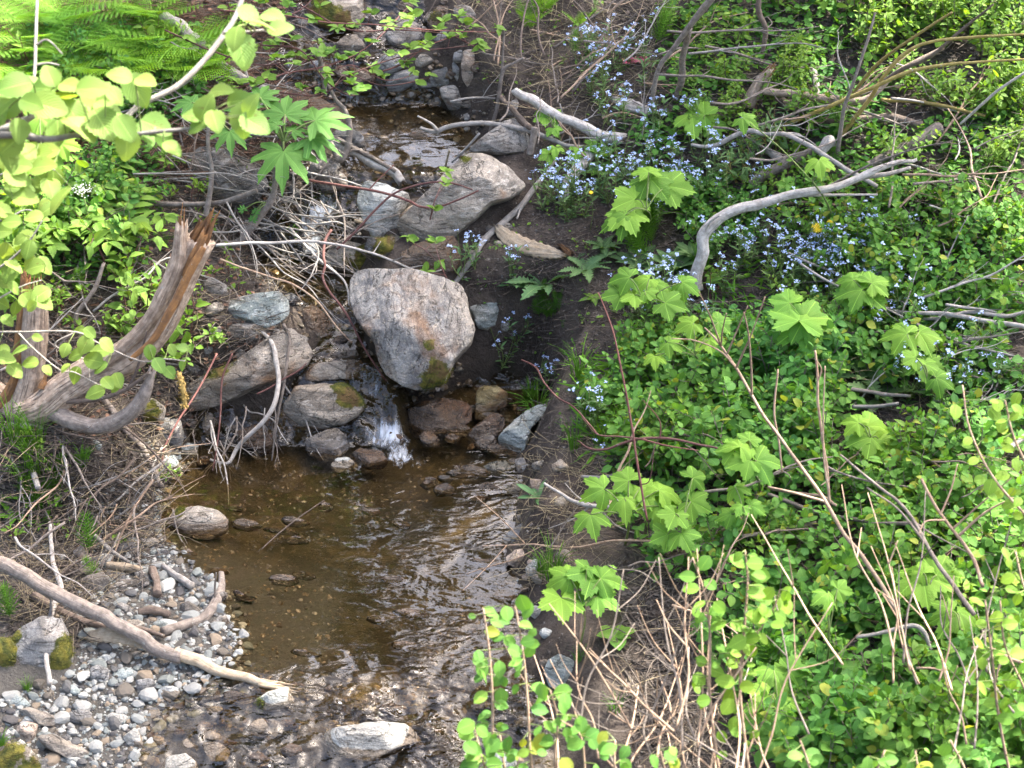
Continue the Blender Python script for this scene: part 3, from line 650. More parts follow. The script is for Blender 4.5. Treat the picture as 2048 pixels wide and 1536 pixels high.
rock('lower half of the grey leaning stone pair, with a white waterline', 2, [(815, 515), (900, 495), (960, 550), (985, 622), (930, 655), (870, 642), (828, 570)], 'grey', .9, 4, 8, .03)
rock('tall pinkish stone standing upright behind the upper pool', 2, [(940, 390), (958, 290), (1000, 248), (1042, 290), (1052, 400), (1035, 512), (980, 515), (950, 462)], 'pink', .8, 4, 9, .05)
rock('smooth rounded blue grey stone at the back edge of the upper pool', 2, [(498, 492), (540, 430), (655, 403), (700, 450), (682, 492), (580, 548), (518, 542)], 'grey', .9, 4, 5, .02)
rock('low grey stone in the water in front of the blue grey stone', 2, [(575, 552), (640, 513), (720, 528), (742, 560), (680, 588), (600, 582)], 'grey', .7, 4, 7, .03)
rock('rounded grey stone wedged above the blue grey stone', 2, [(438, 382), (480, 330), (560, 308), (622, 330), (625, 390), (530, 442), (468, 442)], 'grey', .9, 4, 6, .03)
rock('large dark grey rounded rock at the top of the stream', 2, [(498, 205), (560, 130), (640, 108), (705, 150), (725, 230), (660, 303), (580, 303), (518, 262)], 'grey', .9, 4, 6, .03)
rock('brown wet stone at the left of the upper pool rim', 2, [(228, 455), (280, 408), (380, 398), (455, 440), (442, 490), (330, 523), (248, 495)], 'brown', .9, 4, 6, .03)
rock('large moss covered boulder at the top of the falls', 2, [(20, 50), (100, -40), (420, -40), (432, 60), (350, 150), (200, 200), (60, 140)], 'tan', .9, 5, 7, .03, [(120, 40, 130), (200, 150, 120)], name='boulder')
rock('dark rock with a pale shoulder below the moss covered boulder', 2, [(198, 262), (260, 218), (330, 198), (385, 260), (382, 360), (300, 372), (228, 325)], 'dark', .9, 4, 8, .04)
rock('narrow grey stone between the leaning pair and the pinkish stone', 2, [(888, 360), (930, 350), (952, 410), (948, 470), (920, 487), (890, 420)], 'grey', .9, 3)
rock('small standing stone at the right edge of the upper pool', 2, [(955, 672), (990, 653), (1007, 700), (982, 728), (955, 702)], 'grey', .9, 3)
rock('brown rock at the top of the picture beside the moss covered boulder', 2, [(555, 45), (600, 0), (680, 8), (695, 60), (625, 92)], 'brown', .9, 4)
rock('brown moss stained rock at the top right of the stream', 2, [(745, 135), (800, 30), (880, 38), (902, 130), (822, 192), (758, 182)], 'brown', .9, 4, 7, .04, [(800, 100, 50)])
rock('small dark stone beside the blue grey stone', 2, [(688, 492), (740, 458), (782, 480), (772, 522), (708, 522)], 'dark', .9, 3)
rock('dark angular stone at the left rim of the upper pool', 2, [(180, 790), (250, 738), (350, 768), (388, 840), (372, 892), (250, 855)], 'dark', .8, 4, 7, .03)
rock('small grey stone standing behind the light grey outlet slab', 2, [(1195, 680), (1220, 600), (1282, 573), (1295, 650), (1260, 685)], 'grey', .9, 3)
rock('wet dark rock face beside the upper falls', 1, [(1790, 1010), (1830, 930), (1960, 930), (2040, 1010), (2050, 1110), (1940, 1180), (1850, 1150)], 'dark', .7, 4, 7, .04)
rock('big flat dark grey slab half hidden behind the dead twigs', 1, [(1080, 920), (1180, 860), (1330, 870), (1500, 960), (1572, 1060), (1565, 1110), (1440, 1225), (1300, 1195), (1130, 1060)], 'dark', .6, 5, 7, .03, name='boulder', h=.03)
rock('pale cracked rock in the left bank under the curved branch', 4, [(885, 1175), (960, 1120), (1050, 1135), (1080, 1225), (1065, 1305), (960, 1300), (905, 1230)], 'grey', .9, 4, 12, .06)
rock('light grey stone below the pale cracked rock', 4, [(955, 1370), (1010, 1345), (1062, 1410), (1055, 1470), (985, 1490), (930, 1450)], 'green', .9, 4, 8, .05)
rock('mossy brown rock under the curved branch', 4, [(690, 1040), (760, 1000), (880, 1010), (970, 1060), (960, 1150), (850, 1150), (740, 1110)], 'tan', .7, 4, 7, .06, [(900, 1080, 80)])
rock('rounded brown wet rock at the foot of the twigs left of the cascade', 4, [(1390, 1205), (1500, 1165), (1600, 1225), (1592, 1335), (1480, 1362), (1405, 1290)], 'brown', .9, 4, 6, .03)
rock('black wedge shaped rock in the recess under the slanting slab', 4, [(1180, 1135), (1230, 1100), (1282, 1150), (1242, 1265), (1190, 1235)], 'dark', .9, 4)
rock('small wet stone in the recess, beside the black wedge', 4, [(1080, 1200), (1120, 1185), (1165, 1220), (1150, 1265), (1095, 1255)], 'dark', .9, 3)
rock('grey green stone at the water edge under the slanting slab', 4, [(1050, 1310), (1100, 1270), (1162, 1290), (1152, 1372), (1105, 1392)], 'green', .9, 3)
rock('pale turquoise pebble lying on the dead twigs of the left bank', 4, [(535, 1270), (560, 1250), (602, 1290), (592, 1332), (550, 1312)], 'green', .9, 3, 3, .02)
rock('grey stone embedded in the bank above the blocky light grey rock', 4, [(1190, 330), (1240, 300), (1330, 350), (1340, 420), (1230, 430), (1180, 390)], 'grey', .8, 3)
rock('pair forming angular rock by the twig roots at the left bank', 4, [(1290, 1270), (1340, 1235), (1400, 1280), (1380, 1330), (1310, 1330)], 'dark', .9, 3)
rock('grey block with moss and orange lichen at the lower left', 7, [(60, 990), (78, 900), (68, 800), (110, 730), (230, 668), (345, 680), (385, 760), (400, 830), (420, 930), (390, 1000), (290, 1010), (150, 1005)], 'grey', .8, 5, 8, .03, [(370, 850, 110), (360, 950, 100), (100, 790, 45)], name='boulder')
rock('mossy rock cut by the left edge of the picture', 7, [(-50, 790), (50, 795), (105, 850), (92, 930), (50, 985), (-50, 1000)], 'tan', .8, 4, 6, .04, [(20, 870, 110)])
rock('flat grey slab half under water at the left rim of the pool', 7, [(938, 110), (1000, 60), (1130, 28), (1250, 60), (1312, 110), (1300, 190), (1200, 228), (1050, 232), (955, 200)], 'tan', .5, 4, 7, .03, [(1030, 60, 45)], name='boulder')
rock('round grey speckled stone on the gravel bar', 7, [(512, 1000), (520, 960), (560, 943), (620, 970), (628, 1030), (580, 1057), (528, 1042)], 'grey', .9, 4, 4, .02)
rock('long brown grey stone at the lower left of the gravel bar', 7, [(95, 1210), (160, 1188), (260, 1220), (372, 1270), (362, 1302), (260, 1292), (130, 1252)], 'tan', .9, 4, 6, .03)
rock('long log shaped stone near the bottom left', 7, [(210, 1352), (280, 1338), (400, 1390), (522, 1450), (532, 1502), (470, 1512), (330, 1442), (238, 1392)], 'tan', .9, 4, 6, .03)
rock('orange and moss covered rock in the bottom left corner', 7, [(-60, 1430), (80, 1393), (170, 1420), (225, 1500), (240, 1620), (-60, 1620)], 'tan', .6, 4, 6, .04, [(60, 1470, 120), (150, 1560, 120)])
rock('rusty angular rock above the corner rock', 7, [(95, 1300), (150, 1265), (215, 1285), (205, 1370), (150, 1400), (100, 1350)], 'pink', .8, 4, 8, .05)
rock('kite shaped pale stone at the edge of the riffle', 7, [(703, 1360), (770, 1302), (802, 1340), (827, 1400), (802, 1442), (740, 1402)], 'white', .8, 4, 6, .03)
rock('upper of the two pale stones standing in the riffle', 7, [(1148, 1330), (1200, 1308), (1270, 1345), (1332, 1390), (1310, 1404), (1170, 1372)], 'white', .8, 4, 7, .04)
rock('lower of the two pale stones standing in the riffle', 7, [(1158, 1392), (1250, 1385), (1322, 1440), (1312, 1502), (1220, 1502), (1168, 1442)], 'white', .8, 4, 7, .04)
rock('small long pale stone left of the two stones in the riffle', 7, [(1038, 1380), (1070, 1368), (1142, 1420), (1132, 1452), (1060, 1412)], 'white', .8, 3)
rock('pale boulder cut by the bottom edge, left of the middle', 7, [(905, 1525), (960, 1470), (1060, 1453), (1125, 1500), (1155, 1620), (900, 1620)], 'white', .7, 4, 7, .03, name='boulder')
rock('white and green stone at the tip of the fallen log', 7, [(1443, 1162), (1530, 1100), (1660, 1068), (1684, 1150), (1640, 1202), (1560, 1222), (1470, 1192)], 'white', .8, 4, 8, .04, [(1500, 1160, 42)])
rock('pointed cream stone in the riffle below the fallen log', 7, [(1408, 1310), (1450, 1265), (1500, 1243), (1542, 1290), (1540, 1352), (1490, 1362), (1430, 1342)], 'white', .9, 4, 9, .05)
rock('round brown stone with a pale cap in the riffle', 7, [(1603, 1430), (1660, 1393), (1720, 1410), (1742, 1450), (1722, 1492), (1630, 1482)], 'brown', .8, 4, 4, .03)
rock('flat rusty stone just under the riffle water', 7, [(1388, 1480), (1480, 1440), (1562, 1490), (1542, 1522), (1400, 1502)], 'brown', .4, 3)
rock('dark slab lying under the twigs of the gravel bar', 7, [(438, 470), (500, 430), (590, 408), (632, 460), (602, 530), (540, 562), (468, 502)], 'dark', .6, 4, 7, .03)
rock('dark grey driftwood coloured stone on the gravel bar', 7, [(638, 500), (680, 450), (770, 458), (852, 450), (862, 492), (760, 512), (690, 522)], 'dark', .9, 4, 6, .03)
rock('small bluish stone at the bank foot above the gravel', 7, [(418, 290), (470, 258), (502, 310), (492, 362), (450, 372)], 'grey', .8, 3)
rock('pale square stone at the upper end of the gravel bar', 7, [(778, 280), (862, 228), (884, 292), (800, 304)], 'white', .8, 3)
rock('dark greenish stone inside the elbow of the broken stick', 7, [(1028, 602), (1080, 578), (1152, 630), (1132, 682), (1040, 672)], 'dark', .8, 4)
rock('flat dark stone lying in the pool near the left rim', 7, [(1305, 130), (1380, 105), (1470, 120), (1525, 170), (1440, 185), (1340, 170)], 'sunk', .35, 3)
rock('small flat stone breaking the water below the grey slab', 7, [(1020, 290), (1080, 278), (1135, 310), (1100, 330), (1030, 320)], 'tan', .5, 3)
rock('brown stone awash near the elbow of the broken stick', 7, [(1320, 520), (1360, 515), (1440, 560), (1500, 555), (1440, 590), (1370, 585)], 'brown', .5, 3)
rock('long flat pale slab standing in the water at the bottom of the picture', 8, [(72, 1412), (100, 1368), (190, 1338), (380, 1313), (522, 1328), (592, 1370), (582, 1422), (500, 1480), (350, 1512), (200, 1528), (138, 1482)], 'white', .55, 5, 7, .025, name='boulder')
rock('small white stone tip in the riffle right of the log tip', 8, [(283, 1237), (340, 1233), (378, 1260), (350, 1282), (300, 1277)], 'white', .8, 3)
rock('pale stone at the water line under the right bank', 8, [(983, 190), (1050, 143), (1082, 180), (1042, 237), (990, 222)], 'green', .8, 3)
rock('angular grey rock at the right water edge with a bright left face', 8, [(973, 432), (1020, 388), (1072, 352), (1103, 420), (1060, 457), (990, 462)], 'grey', .8, 4, 12, .05)
rock('cream coloured rock below the angular grey rock', 8, [(988, 520), (1040, 478), (1102, 470), (1102, 522), (1050, 572), (1000, 557)], 'pink', .8, 4, 9, .06)
rock('pale pinkish rock behind the rush tuft at the right water edge', 8, [(1088, 570), (1130, 528), (1192, 540), (1182, 592), (1130, 622), (1095, 602)], 'white', .8, 4, 9, .05)
rock('large pale grey rock in the bare soil under the lobed leaves', 8, [(1178, 1060), (1190, 1010), (1250, 983), (1310, 1010), (1372, 1040), (1330, 1082), (1292, 1112), (1272, 1162), (1200, 1142)], 'green', .6, 4, 6, .03, name='boulder')
rock('small pale stone on the right bank above the angular rock', 8, [(1228, 240), (1270, 223), (1297, 260), (1280, 287), (1235, 277)], 'tan', .8, 3)
rock('dark rounded stone half buried in the right bank', 8, [(1273, 160), (1300, 143), (1322, 170), (1302, 192)], 'dark', .8, 3)
rock('cream stone wrapped in dry grass on the right bank', 8, [(1213, 70), (1260, 43), (1302, 80), (1282, 122), (1230, 122)], 'tan', .8, 3)
rock('flat tan stone under dry twigs right of the pinkish rock', 8, [(1235, 500), (1280, 478), (1332, 500), (1322, 532), (1260, 542)], 'tan', .8, 3)
rock('white boulder under the blurred shrub at the bottom edge', 8, [(868, 1525), (950, 1460), (1040, 1480), (1065, 1570), (860, 1620)], 'white', .8, 4, 6, .03, name='boulder')
rock('small grey stone at the water edge behind the blurred shrub tip', 8, [(978, 890), (1040, 868), (1062, 910), (1000, 924)], 'grey', .8, 3)
rock('second grey stone at the water edge, nearer the large pale rock', 8, [(1038, 970), (1080, 938), (1132, 950), (1122, 982), (1060, 1002)], 'grey', .8, 3)
rock('glossy brown stone in the fast water right of the pool middle', 8, [(638, 192), (700, 148), (752, 190), (742, 222), (660, 232)], 'brown', .6, 3)
rock('purplish wet stone left of the glossy brown stone', 8, [(573, 172), (620, 138), (652, 170), (612, 197)], 'brown', .6, 3)
# flat stones lying under the pool water
SUNK = []
for i in range(36):
    px, py = random.uniform(360, 1000), random.uniform(930, 1350)
    if i < 14: px, py = random.choice([(random.uniform(300, 1000), random.uniform(1390, 1530)), (random.uniform(860, 1030), random.uniform(860, 960)), (random.uniform(700, 900), random.uniform(220, 330))])
    P = at(px, py); s_ = SDat(P[0], P[1])
    if s_ > -.05: continue
    a, b = random.uniform(16, 44), random.uniform(7, 16); r0 = random.uniform(0, .6)
    Pl = [(px+a*math.cos(k)*random.uniform(.8, 1.1)+b*.4*math.sin(k), py+b*math.sin(k)*random.uniform(.8, 1.1)+a*.2*r0*math.cos(k)) for k in np.linspace(0, 6.28, 9)[:-1]]
    rock('flat silted stone lying under the brown water', 0, Pl, 'sunk', .22, 3, 5, .04, group='flat stones under the water', h=-.0, name='sunken_stone').__setitem__('category', 'stone')

BARP = [(150, 1130), (300, 1080), (400, 1130), (470, 1200), (500, 1290), (500, 1380), (420, 1420), (330, 1470), (300, 1540), (0, 1540), (0, 1400), (150, 1340), (170, 1250)]
def fillrocks(n, poly, r, mats_, label, group, cond=(-9, 9), flat=.75):
    k = 0; tr = 0; xs = [p[0] for p in poly]; ys = [p[1] for p in poly]; got = []
    while k < n and tr < 900:
        tr += 1; px, py = random.uniform(min(xs), max(xs)), random.uniform(min(ys), max(ys)); a = random.uniform(*r)
        if not inside(px, py, poly) or any(math.hypot(px-x, py-y) < (a+c)*.75 for x, y, c in got): continue
        P = at(px, py); s = SDat(P[0], P[1])
        if not cond[0] < s < cond[1]: continue
        got.append((px, py, a)); b = a*random.uniform(.5, flat); t0 = random.uniform(-.5, .5); k += 1
        Pl = [(px+a*math.cos(u)*f*math.cos(t0)-b*math.sin(u)*f*math.sin(t0), py+a*math.cos(u)*f*math.sin(t0)+b*math.sin(u)*f*math.cos(t0)) for u in np.linspace(0, 6.28, 10)[:-1] for f in [random.uniform(.78, 1.12)]]
        rock(label, 0, Pl, random.choice(mats_), .9, 3, 8, .05, group=group, name='stone')
def inside(px, py, P):
    c = False
    for i in range(len(P)):
        (x1, y1), (x2, y2) = P[i], P[i-1]
        if (y1 > py) != (y2 > py) and px < (x2-x1)*(py-y1)/(y2-y1)+x1: c = not c
    return c
fillrocks(34, [(570, -30), (960, -30), (960, 230), (800, 210), (690, 190), (600, 210)], (13, 34), ['grey', 'dark', 'brown', 'grey', 'tan'], 'stone packed along the top of the stream', 'stones along the top of the stream', (-.6, .22))
fillrocks(26, [(480, 380), (720, 380), (720, 740), (600, 720), (480, 620)], (12, 30), ['brown', 'dark', 'brown', 'grey'], 'wet stone in the middle falls and rapid', 'wet stones of the middle falls', (-.5, .1))
fillrocks(14, [(300, 860), (620, 800), (640, 910), (380, 940), (300, 1020)], (12, 26), ['dark', 'grey', 'brown'], 'dark stone at the foot of the left bank by the pool', 'stones at the foot of the left bank', (-.1, .2))
fillrocks(16, [(800, 800), (1060, 790), (1040, 960), (900, 960), (700, 960), (690, 860)], (10, 26), ['brown', 'brown', 'dark'], 'wet brown stone around the foot of the lower cascade', 'wet stones at the foot of the lower cascade', (-.6, .05))
fillrocks(16, [(1010, 900), (1090, 900), (1110, 1340), (1020, 1340)], (9, 22), ['tan', 'grey', 'white', 'pink'], 'small stone at the right edge of the pool', 'small stones at the right edge of the pool', (-.06, .16))
fillrocks(26, BARP, (13, 34), ['white', 'grey', 'green', 'white', 'dark', 'tan'], 'flat stone lying among the pebbles of the gravel bar', 'flat stones of the gravel bar', (0, 9), .6)
fillrocks(14, [(440, 600), (560, 600), (560, 720), (470, 760), (380, 780), (360, 700)], (13, 30), ['tan', 'grey', 'grey', 'tan'], 'stone of the ledge on the left bank', 'stones of the left bank ledge', (-.1, .5))
fillrocks(15, [(250, 1380), (1050, 1375), (1100, 1536), (240, 1536)], (9, 26), ['brown', 'brown', 'white', 'sunk', 'yellow'], 'stone breaking the riffle at the bottom', 'stones in the riffle', (-.7, .05), .6)
fillrocks(10, [(880, 420), (1080, 420), (1000, 560), (900, 560)], (8, 18), ['tan', 'grey', 'dark'], 'small stone in the soil above the big boulder', 'small stones above the big boulder', (0, .5))
# ---------------------------------------------------------------- pebbles
def pebble_tpl(s, sub):
    V, F = ICO[sub]; r_ = np.random.default_rng(s); V = V*[1, r_.uniform(.55, .9), r_.uniform(.28, .6)]
    for i in range(9):
        n = r_.normal(size=3); n /= np.linalg.norm(n); q = V@n; l = q.max()*r_.uniform(.55, .88); o_ = q > l; V[o_] -= n*(q[o_]-l)[:, None]*.95
    V += .07*fbm(V*2+s, 2, s)[:, None]*V; return V, F, np.zeros((len(V), 2))
PT2 = [pebble_tpl(s, 2) for s in range(12)]; PT1 = [pebble_tpl(s+50, 1) for s in range(8)]
PM = [mesh('pebble', p[0], p[1], PEB, p[2], {'rnd': np.zeros(len(p[0]))}, smoothf=False) for p in PT2]
taken = []
def rot3(n):                              # random orientations, mostly flat on the ground
    a = rng.random(n)*6.28; tl = rng.normal(size=(n, 3))*[.25, .25, 0]+[0, 0, 1]
    return frames(np.stack([np.cos(a), np.sin(a), 0*a], 1)-0, tl)
n = 0; tries = 0; RS = sorted([random.uniform(6, 13) if random.random() < .7 else random.uniform(12, 25) for _ in range(290)], reverse=True)
while n < 290 and tries < 14000:
    tries += 1; px, py = random.uniform(0, 520), random.uniform(1070, 1536)
    if not inside(px, py, BARP): continue
    r = RS[n]
    if any(math.hypot(px-a, (py-b)*1.5) < (r+c)*.80 for a, b, c in taken): continue
    taken.append((px, py, r)); t = hit(px, py); P = pt(px, py, t); R = rot3(1)[0]; s = r*pxm(t)*1.05
    M = mats([P+[0, 0, s*.12]], [R], [s])[0]
    obj('pebble', random.choice(PM), None, M, 'small pebble lying on the gravel bar at the lower left', 'pebble', 'pebbles of the gravel bar'); n += 1
def stuff_pebbles(name, label, n, poly, smin, smax, mat, cond=None, lift=.03):
    mb = MB(); Ps = scatter(n, [poly], cond)
    S_ = rng.uniform(0, 1, len(Ps))**2.2*(smax-smin)+smin; k = rng.integers(0, 8, len(Ps))
    for j in range(8):
        if (k == j).any(): merged(PT1[j], Ps[k == j]+np.stack([0*S_[k == j], 0*S_[k == j], S_[k == j]*lift], 1), rot3((k == j).sum()), S_[k == j], mb)
    obj(name, mb.mesh(name, mat, smoothf=False), kind='stuff', label=label)
stuff_pebbles('gravel', 'fine pale gravel between the pebbles of the bar', 3200, BARP, .005, .024, PEB, lambda P: (SDat(P[:, 0], P[:, 1]) > -.06) & (N2(P[:, 0], P[:, 1], 3.5, 3, 51) > -.16))
stuff_pebbles('bank_gravel', 'loose stones at the foot of the lower left bank', 260, [(60, 1060), (330, 1040), (360, 1120), (120, 1260)], .01, .035, PEB, lambda P: SDat(P[:, 0], P[:, 1]) > -.02)
stuff_pebbles('bank_gravel', 'small stones in the soil along the water edge', 700, [(280, 880), (400, 900), (420, 1100), (230, 1130), (150, 1080)], .008, .03, PEB, lambda P: SDat(P[:, 0], P[:, 1]) > -.04)
stuff_pebbles('stream_gravel', 'small brown stones on the stream bed', 1700, [(300, 900), (1060, 900), (1100, 1480), (250, 1480)], .006, .022, PEBW, lambda P: (SDat(P[:, 0], P[:, 1]) < -.01) & (N2(P[:, 0], P[:, 1], 2.2, 2, 3) > -.12), .0)
stuff_pebbles('rapid_gravel', 'wet brown stones on the bed of the riffle and the falls', 160, [(240, 1380), (1060, 1370), (1100, 1540), (240, 1540)], .01, .04, PEBW, lambda P: SDat(P[:, 0], P[:, 1]) < .03, .1)
stuff_pebbles('upper_gravel', 'wet stones around the upper pools and falls', 1300, [(500, 560), (560, 120), (660, -20), (950, 60), (1100, 300), (1050, 420), (700, 560), (1080, 850), (600, 900)], .008, .04, PEBW, lambda P: SDat(P[:, 0], P[:, 1]) < .10, .1)
stuff_pebbles('bank_stones', 'crumbs of soil and small stones on the bare right bank', 1500, [(900, 200), (1300, 150), (1250, 700), (1150, 900), (1150, 1350), (1020, 1350), (1050, 800), (930, 600)], .004, .013, pebble_mat('soil_crumb', [(.06, .045, .035), (.09, .07, .055), (.05, .04, .03), (.14, .125, .11)]), lambda P: SDat(P[:, 0], P[:, 1]) > .0)
# ---------------------------------------------------------------- wood: logs, sticks, stumps
def path3(P, h0, h1, hm=None, tt=None):
    P = np.array(P, float); L = np.concatenate([[0], np.cumsum(np.hypot(*np.diff(P, axis=0).T))]); L /= L[-1]
    t0, t1 = tt if tt else (hit(*P[0], h0), hit(*P[-1], h1))
    T_ = t0+(t1-t0)*L - (hm or 0)*np.sin(np.pi*L)
    if tt is None: T_ = np.minimum(T_, [hits(p[0], p[1], .018) for p in P])
    Q = np.array([pt(p[0], p[1], t) for p, t in zip(P, T_)]); return catmull(Q, 8), T_
NS = [0]
def stick(label, reg, P, r, mat='grey', h=(.02, .02), hm=0, name='branch', cat='branch', group=None, forks=(), n=9, jag=0., rough=.10, parent=None, tt=None, part=None, flat=1., sub='side_twig', noend=False):
    """a branch along the outline P (photo pixels), r in photo pixels. forks = side branches, each a part"""
    NS[0] += 1; P = rg(reg, P); C, T_ = path3(P, h[0], h[1], hm, tt); m = pxm(T_.mean()); rs = np.atleast_1d(r)*m
    C[1:-1] += .12*rs.mean()*fbm(C*9, 2, NS[0])[1:-1, None]*np.array([1, .6, 1])*4
    mb = MB(); mb.add(*tube(C-C[0], rs if len(rs) > 1 else [rs[0]*1.08, rs[0]*.85], n if np.mean(r) < 6 else n+8, rough, seed=NS[0]*3.7, jag=jag, flat=flat, groove=.12 if np.mean(r) > 6 else 0))
    o = obj(part or name, mb.mesh(name, WM[mat]), parent, Matrix.Translation(C[0]), label if not part else None, None if part else cat, None if part else group)
    for f in forks:
        f, fr = (f[0], f[1]); F_, TF = path3(rg(reg, f), h[0], h[1], 0, (T_.mean()+random.uniform(-.03, .03), T_.mean()-random.uniform(-.12, .12)))
        i = np.argmin(((C-F_[0])**2).sum(1)); F_ += (C[i]-F_[0])*np.linspace(1, 0, len(F_))[:, None]
        b = MB(); b.add(*tube(F_-C[0], np.atleast_1d(fr)*m if np.size(fr) > 1 else [fr*m, fr*m*.5], 6, .1, seed=NS[0]))
        obj(sub, b.mesh(sub, WM[mat]), o)
    return o, C
def slivers(o, C, at_, D, n, L, w, mat, seed=0):     # splintered end: a few long split pieces, each a part
    r_ = np.random.default_rng(seed); D = np.array(D, float); D /= np.linalg.norm(D)
    a = np.cross(D, [0, 0, 1.]); a /= np.linalg.norm(a); b = np.cross(D, a)
    for i in range(n):
        k = r_.uniform(0, 6.28); q = np.array(at_)-C[0]+(a*math.cos(k)+b*math.sin(k))*w*r_.uniform(.3, .8); l = L*r_.uniform(.5, 1.15)
        P_ = np.array([q-D*L*.5, q+D*l*.3+r_.normal(size=3)*w*.1, q+D*l+r_.normal(size=3)*w*.15]); mb = MB()
        mb.add(*tube(catmull(P_, 4), [w*.36, w*.30, w*.03], 6, .25, seed=i+seed, flat=.5)); obj('splinter', mb.mesh('splinter', WM[mat]), o)

o, C = stick('long smooth fallen log across the gravel bar, its bark gone at the lower splintered end', 7, [(-60, 350), (100, 405), (300, 520), (500, 622), (700, 730), (900, 845), (1040, 900)], [16, 14.5, 13.5], 'bark', (.20, .05), name='fallen_log', cat='log', n=16, rough=.10)
o2, C2 = stick('', 7, [(1000, 882), (1130, 925), (1260, 970), (1430, 1030), (1560, 1062)], [13.5, 13, 10, 7.5], 'bare', (.05, .02), part='bare_end', parent=o, n=14, rough=.16, jag=.05)
o2.matrix_basis = Matrix.Translation(C2[0]-C[0]); slivers(o2, C2, C2[-1], C2[-1]-C2[-4], 7, .10, .022, 'bare', 4)
stick('short elbow shaped broken stick at the pool rim beside the log', 7, [(1268, 420), (1262, 510), (1225, 600), (1170, 672), (1060, 715), (930, 755)], [6.5, 9, 11, 10, 10], 'bark', (.02, .02), n=10, rough=.14, forks=[([(1262, 470), (1245, 440), (1240, 415)], 3)])
stick('dark branch lying behind and parallel to the fallen log', 7, [(190, 550), (330, 620), (480, 690), (590, 720), (780, 735), (940, 780)], [9, 8, 6, 4], 'brown', (.02, .02))
stick('stubby brown driftwood piece on the gravel behind the log', 7, [(610, 375), (700, 385), (815, 400)], [7, 10, 6], 'bare', (.02, .02), n=10, rough=.25, name='driftwood', cat='driftwood')
stick('knobbly dark root piece on the gravel', 7, [(875, 400), (900, 470), (900, 540)], [10, 7, 10], 'brown', (.02, .03), name='driftwood', cat='driftwood', rough=.3)
stick('flattened grey driftwood piece next to the knobbly root', 7, [(930, 375), (1010, 430), (1100, 490)], [5, 7, 8], 'grey', (.02, .03), name='driftwood', cat='driftwood', rough=.25)
stick('short black waterlogged piece on the gravel', 7, [(795, 645), (880, 640), (975, 660)], [8, 9, 7], 'brown', (.01, .02), name='driftwood', cat='driftwood', rough=.25)
stick('thin bare stick standing over the mossy grey block', 7, [(285, 1055), (270, 900), (270, 760), (310, 600), (350, 500), (300, 330), (285, 130)], [4.5, 5, 5, 6, 6, 5, 4], 'grey', (.10, .08), forks=[([(270, 800), (285, 680), (290, 560)], 4)])
def plank(label, reg, P, w, mat, h, th=.012, name='wood_plank', curl=.2):
    """a split flat piece of wood with torn ends: a bent tapering strip with thickness"""
    C, T_ = path3(rg(reg, P), *h); m = pxm(T_.mean()); w = np.interp(np.linspace(0, 1, len(C)), np.linspace(0, 1, len(w)), w)*m/2
    D = np.gradient(C, axis=0); D /= np.linalg.norm(D, axis=1)[:, None]; sd_ = np.cross(D, -FWD+np.array([0, 0, .3])); sd_ /= np.linalg.norm(sd_, axis=1)[:, None]; nn = np.cross(sd_, D)
    V, U = [], []; kk = np.linspace(-1, 1, 9)
    for side in (1, -1):
        for i in range(len(C)):
            for j, k in enumerate(kk):
                e = .012*fbm([[i*.6+j*2.3, k*3, side]], 2, 4)[0] if i in (0, len(C)-1) else 0
                V.append(C[i]-C[0]+sd_[i]*w[i]*k*(1+.1*math.sin(i*2.1+k))+nn[i]*(side*th/2-curl*w[i]*k*k+.003*math.sin(j*2.4+i*.3)*side)+D[i]*e*4); U.append((j/9, i*.03))
    n_, q = len(C), 9; A = grid_faces(n_, q); B = A[:, ::-1]+n_*q; E = []
    for i in range(n_-1): E += [(i*q, i*q+n_*q, (i+1)*q+n_*q, (i+1)*q), (i*q+8, (i+1)*q+8, (i+1)*q+8+n_*q, i*q+8+n_*q)]
    for j in range(8): E += [(j, j+1, j+1+n_*q, j+n_*q), ((n_-1)*q+j, (n_-1)*q+j+n_*q, (n_-1)*q+j+1+n_*q, (n_-1)*q+j+1)]
    me = mesh(name, V, [A, B, np.array(E)], WM[mat], U, {'rnd': np.full(len(V), .4)}); return obj(name, me, None, Matrix.Translation(C[0]), label, 'wood')
plank('torn plate of bark sticking out from under the fallen log', 7, [(508, 785), (640, 770), (780, 800), (880, 845)], [22, 34, 30, 20], 'bare', (.03, .04))
plank('curved split plank of pale wood lying on the bare soil', 2, [(1150, 1330), (1230, 1400), (1350, 1450), (1470, 1480), (1550, 1500)], [16, 34, 33, 24, 8], 'bare', (.03, .02), .025)
plank('grey torn piece of wood beside the grey logs on the upper right bank', 3, [(60, 478), (150, 510), (260, 545)], [10, 26, 14], 'grey', (.03, .03), .02)
plank('small rust coloured chip of wood next to the split plank', 2, [(1525, 1440), (1590, 1490)], [9, 12], 'orange', (.01, .01), .01)
plank('pale dead leaf shaped bark piece by the stump', 4, [(40, 1180), (110, 1165), (180, 1180)], [10, 18, 10], 'grey', (.02, .03), .01)

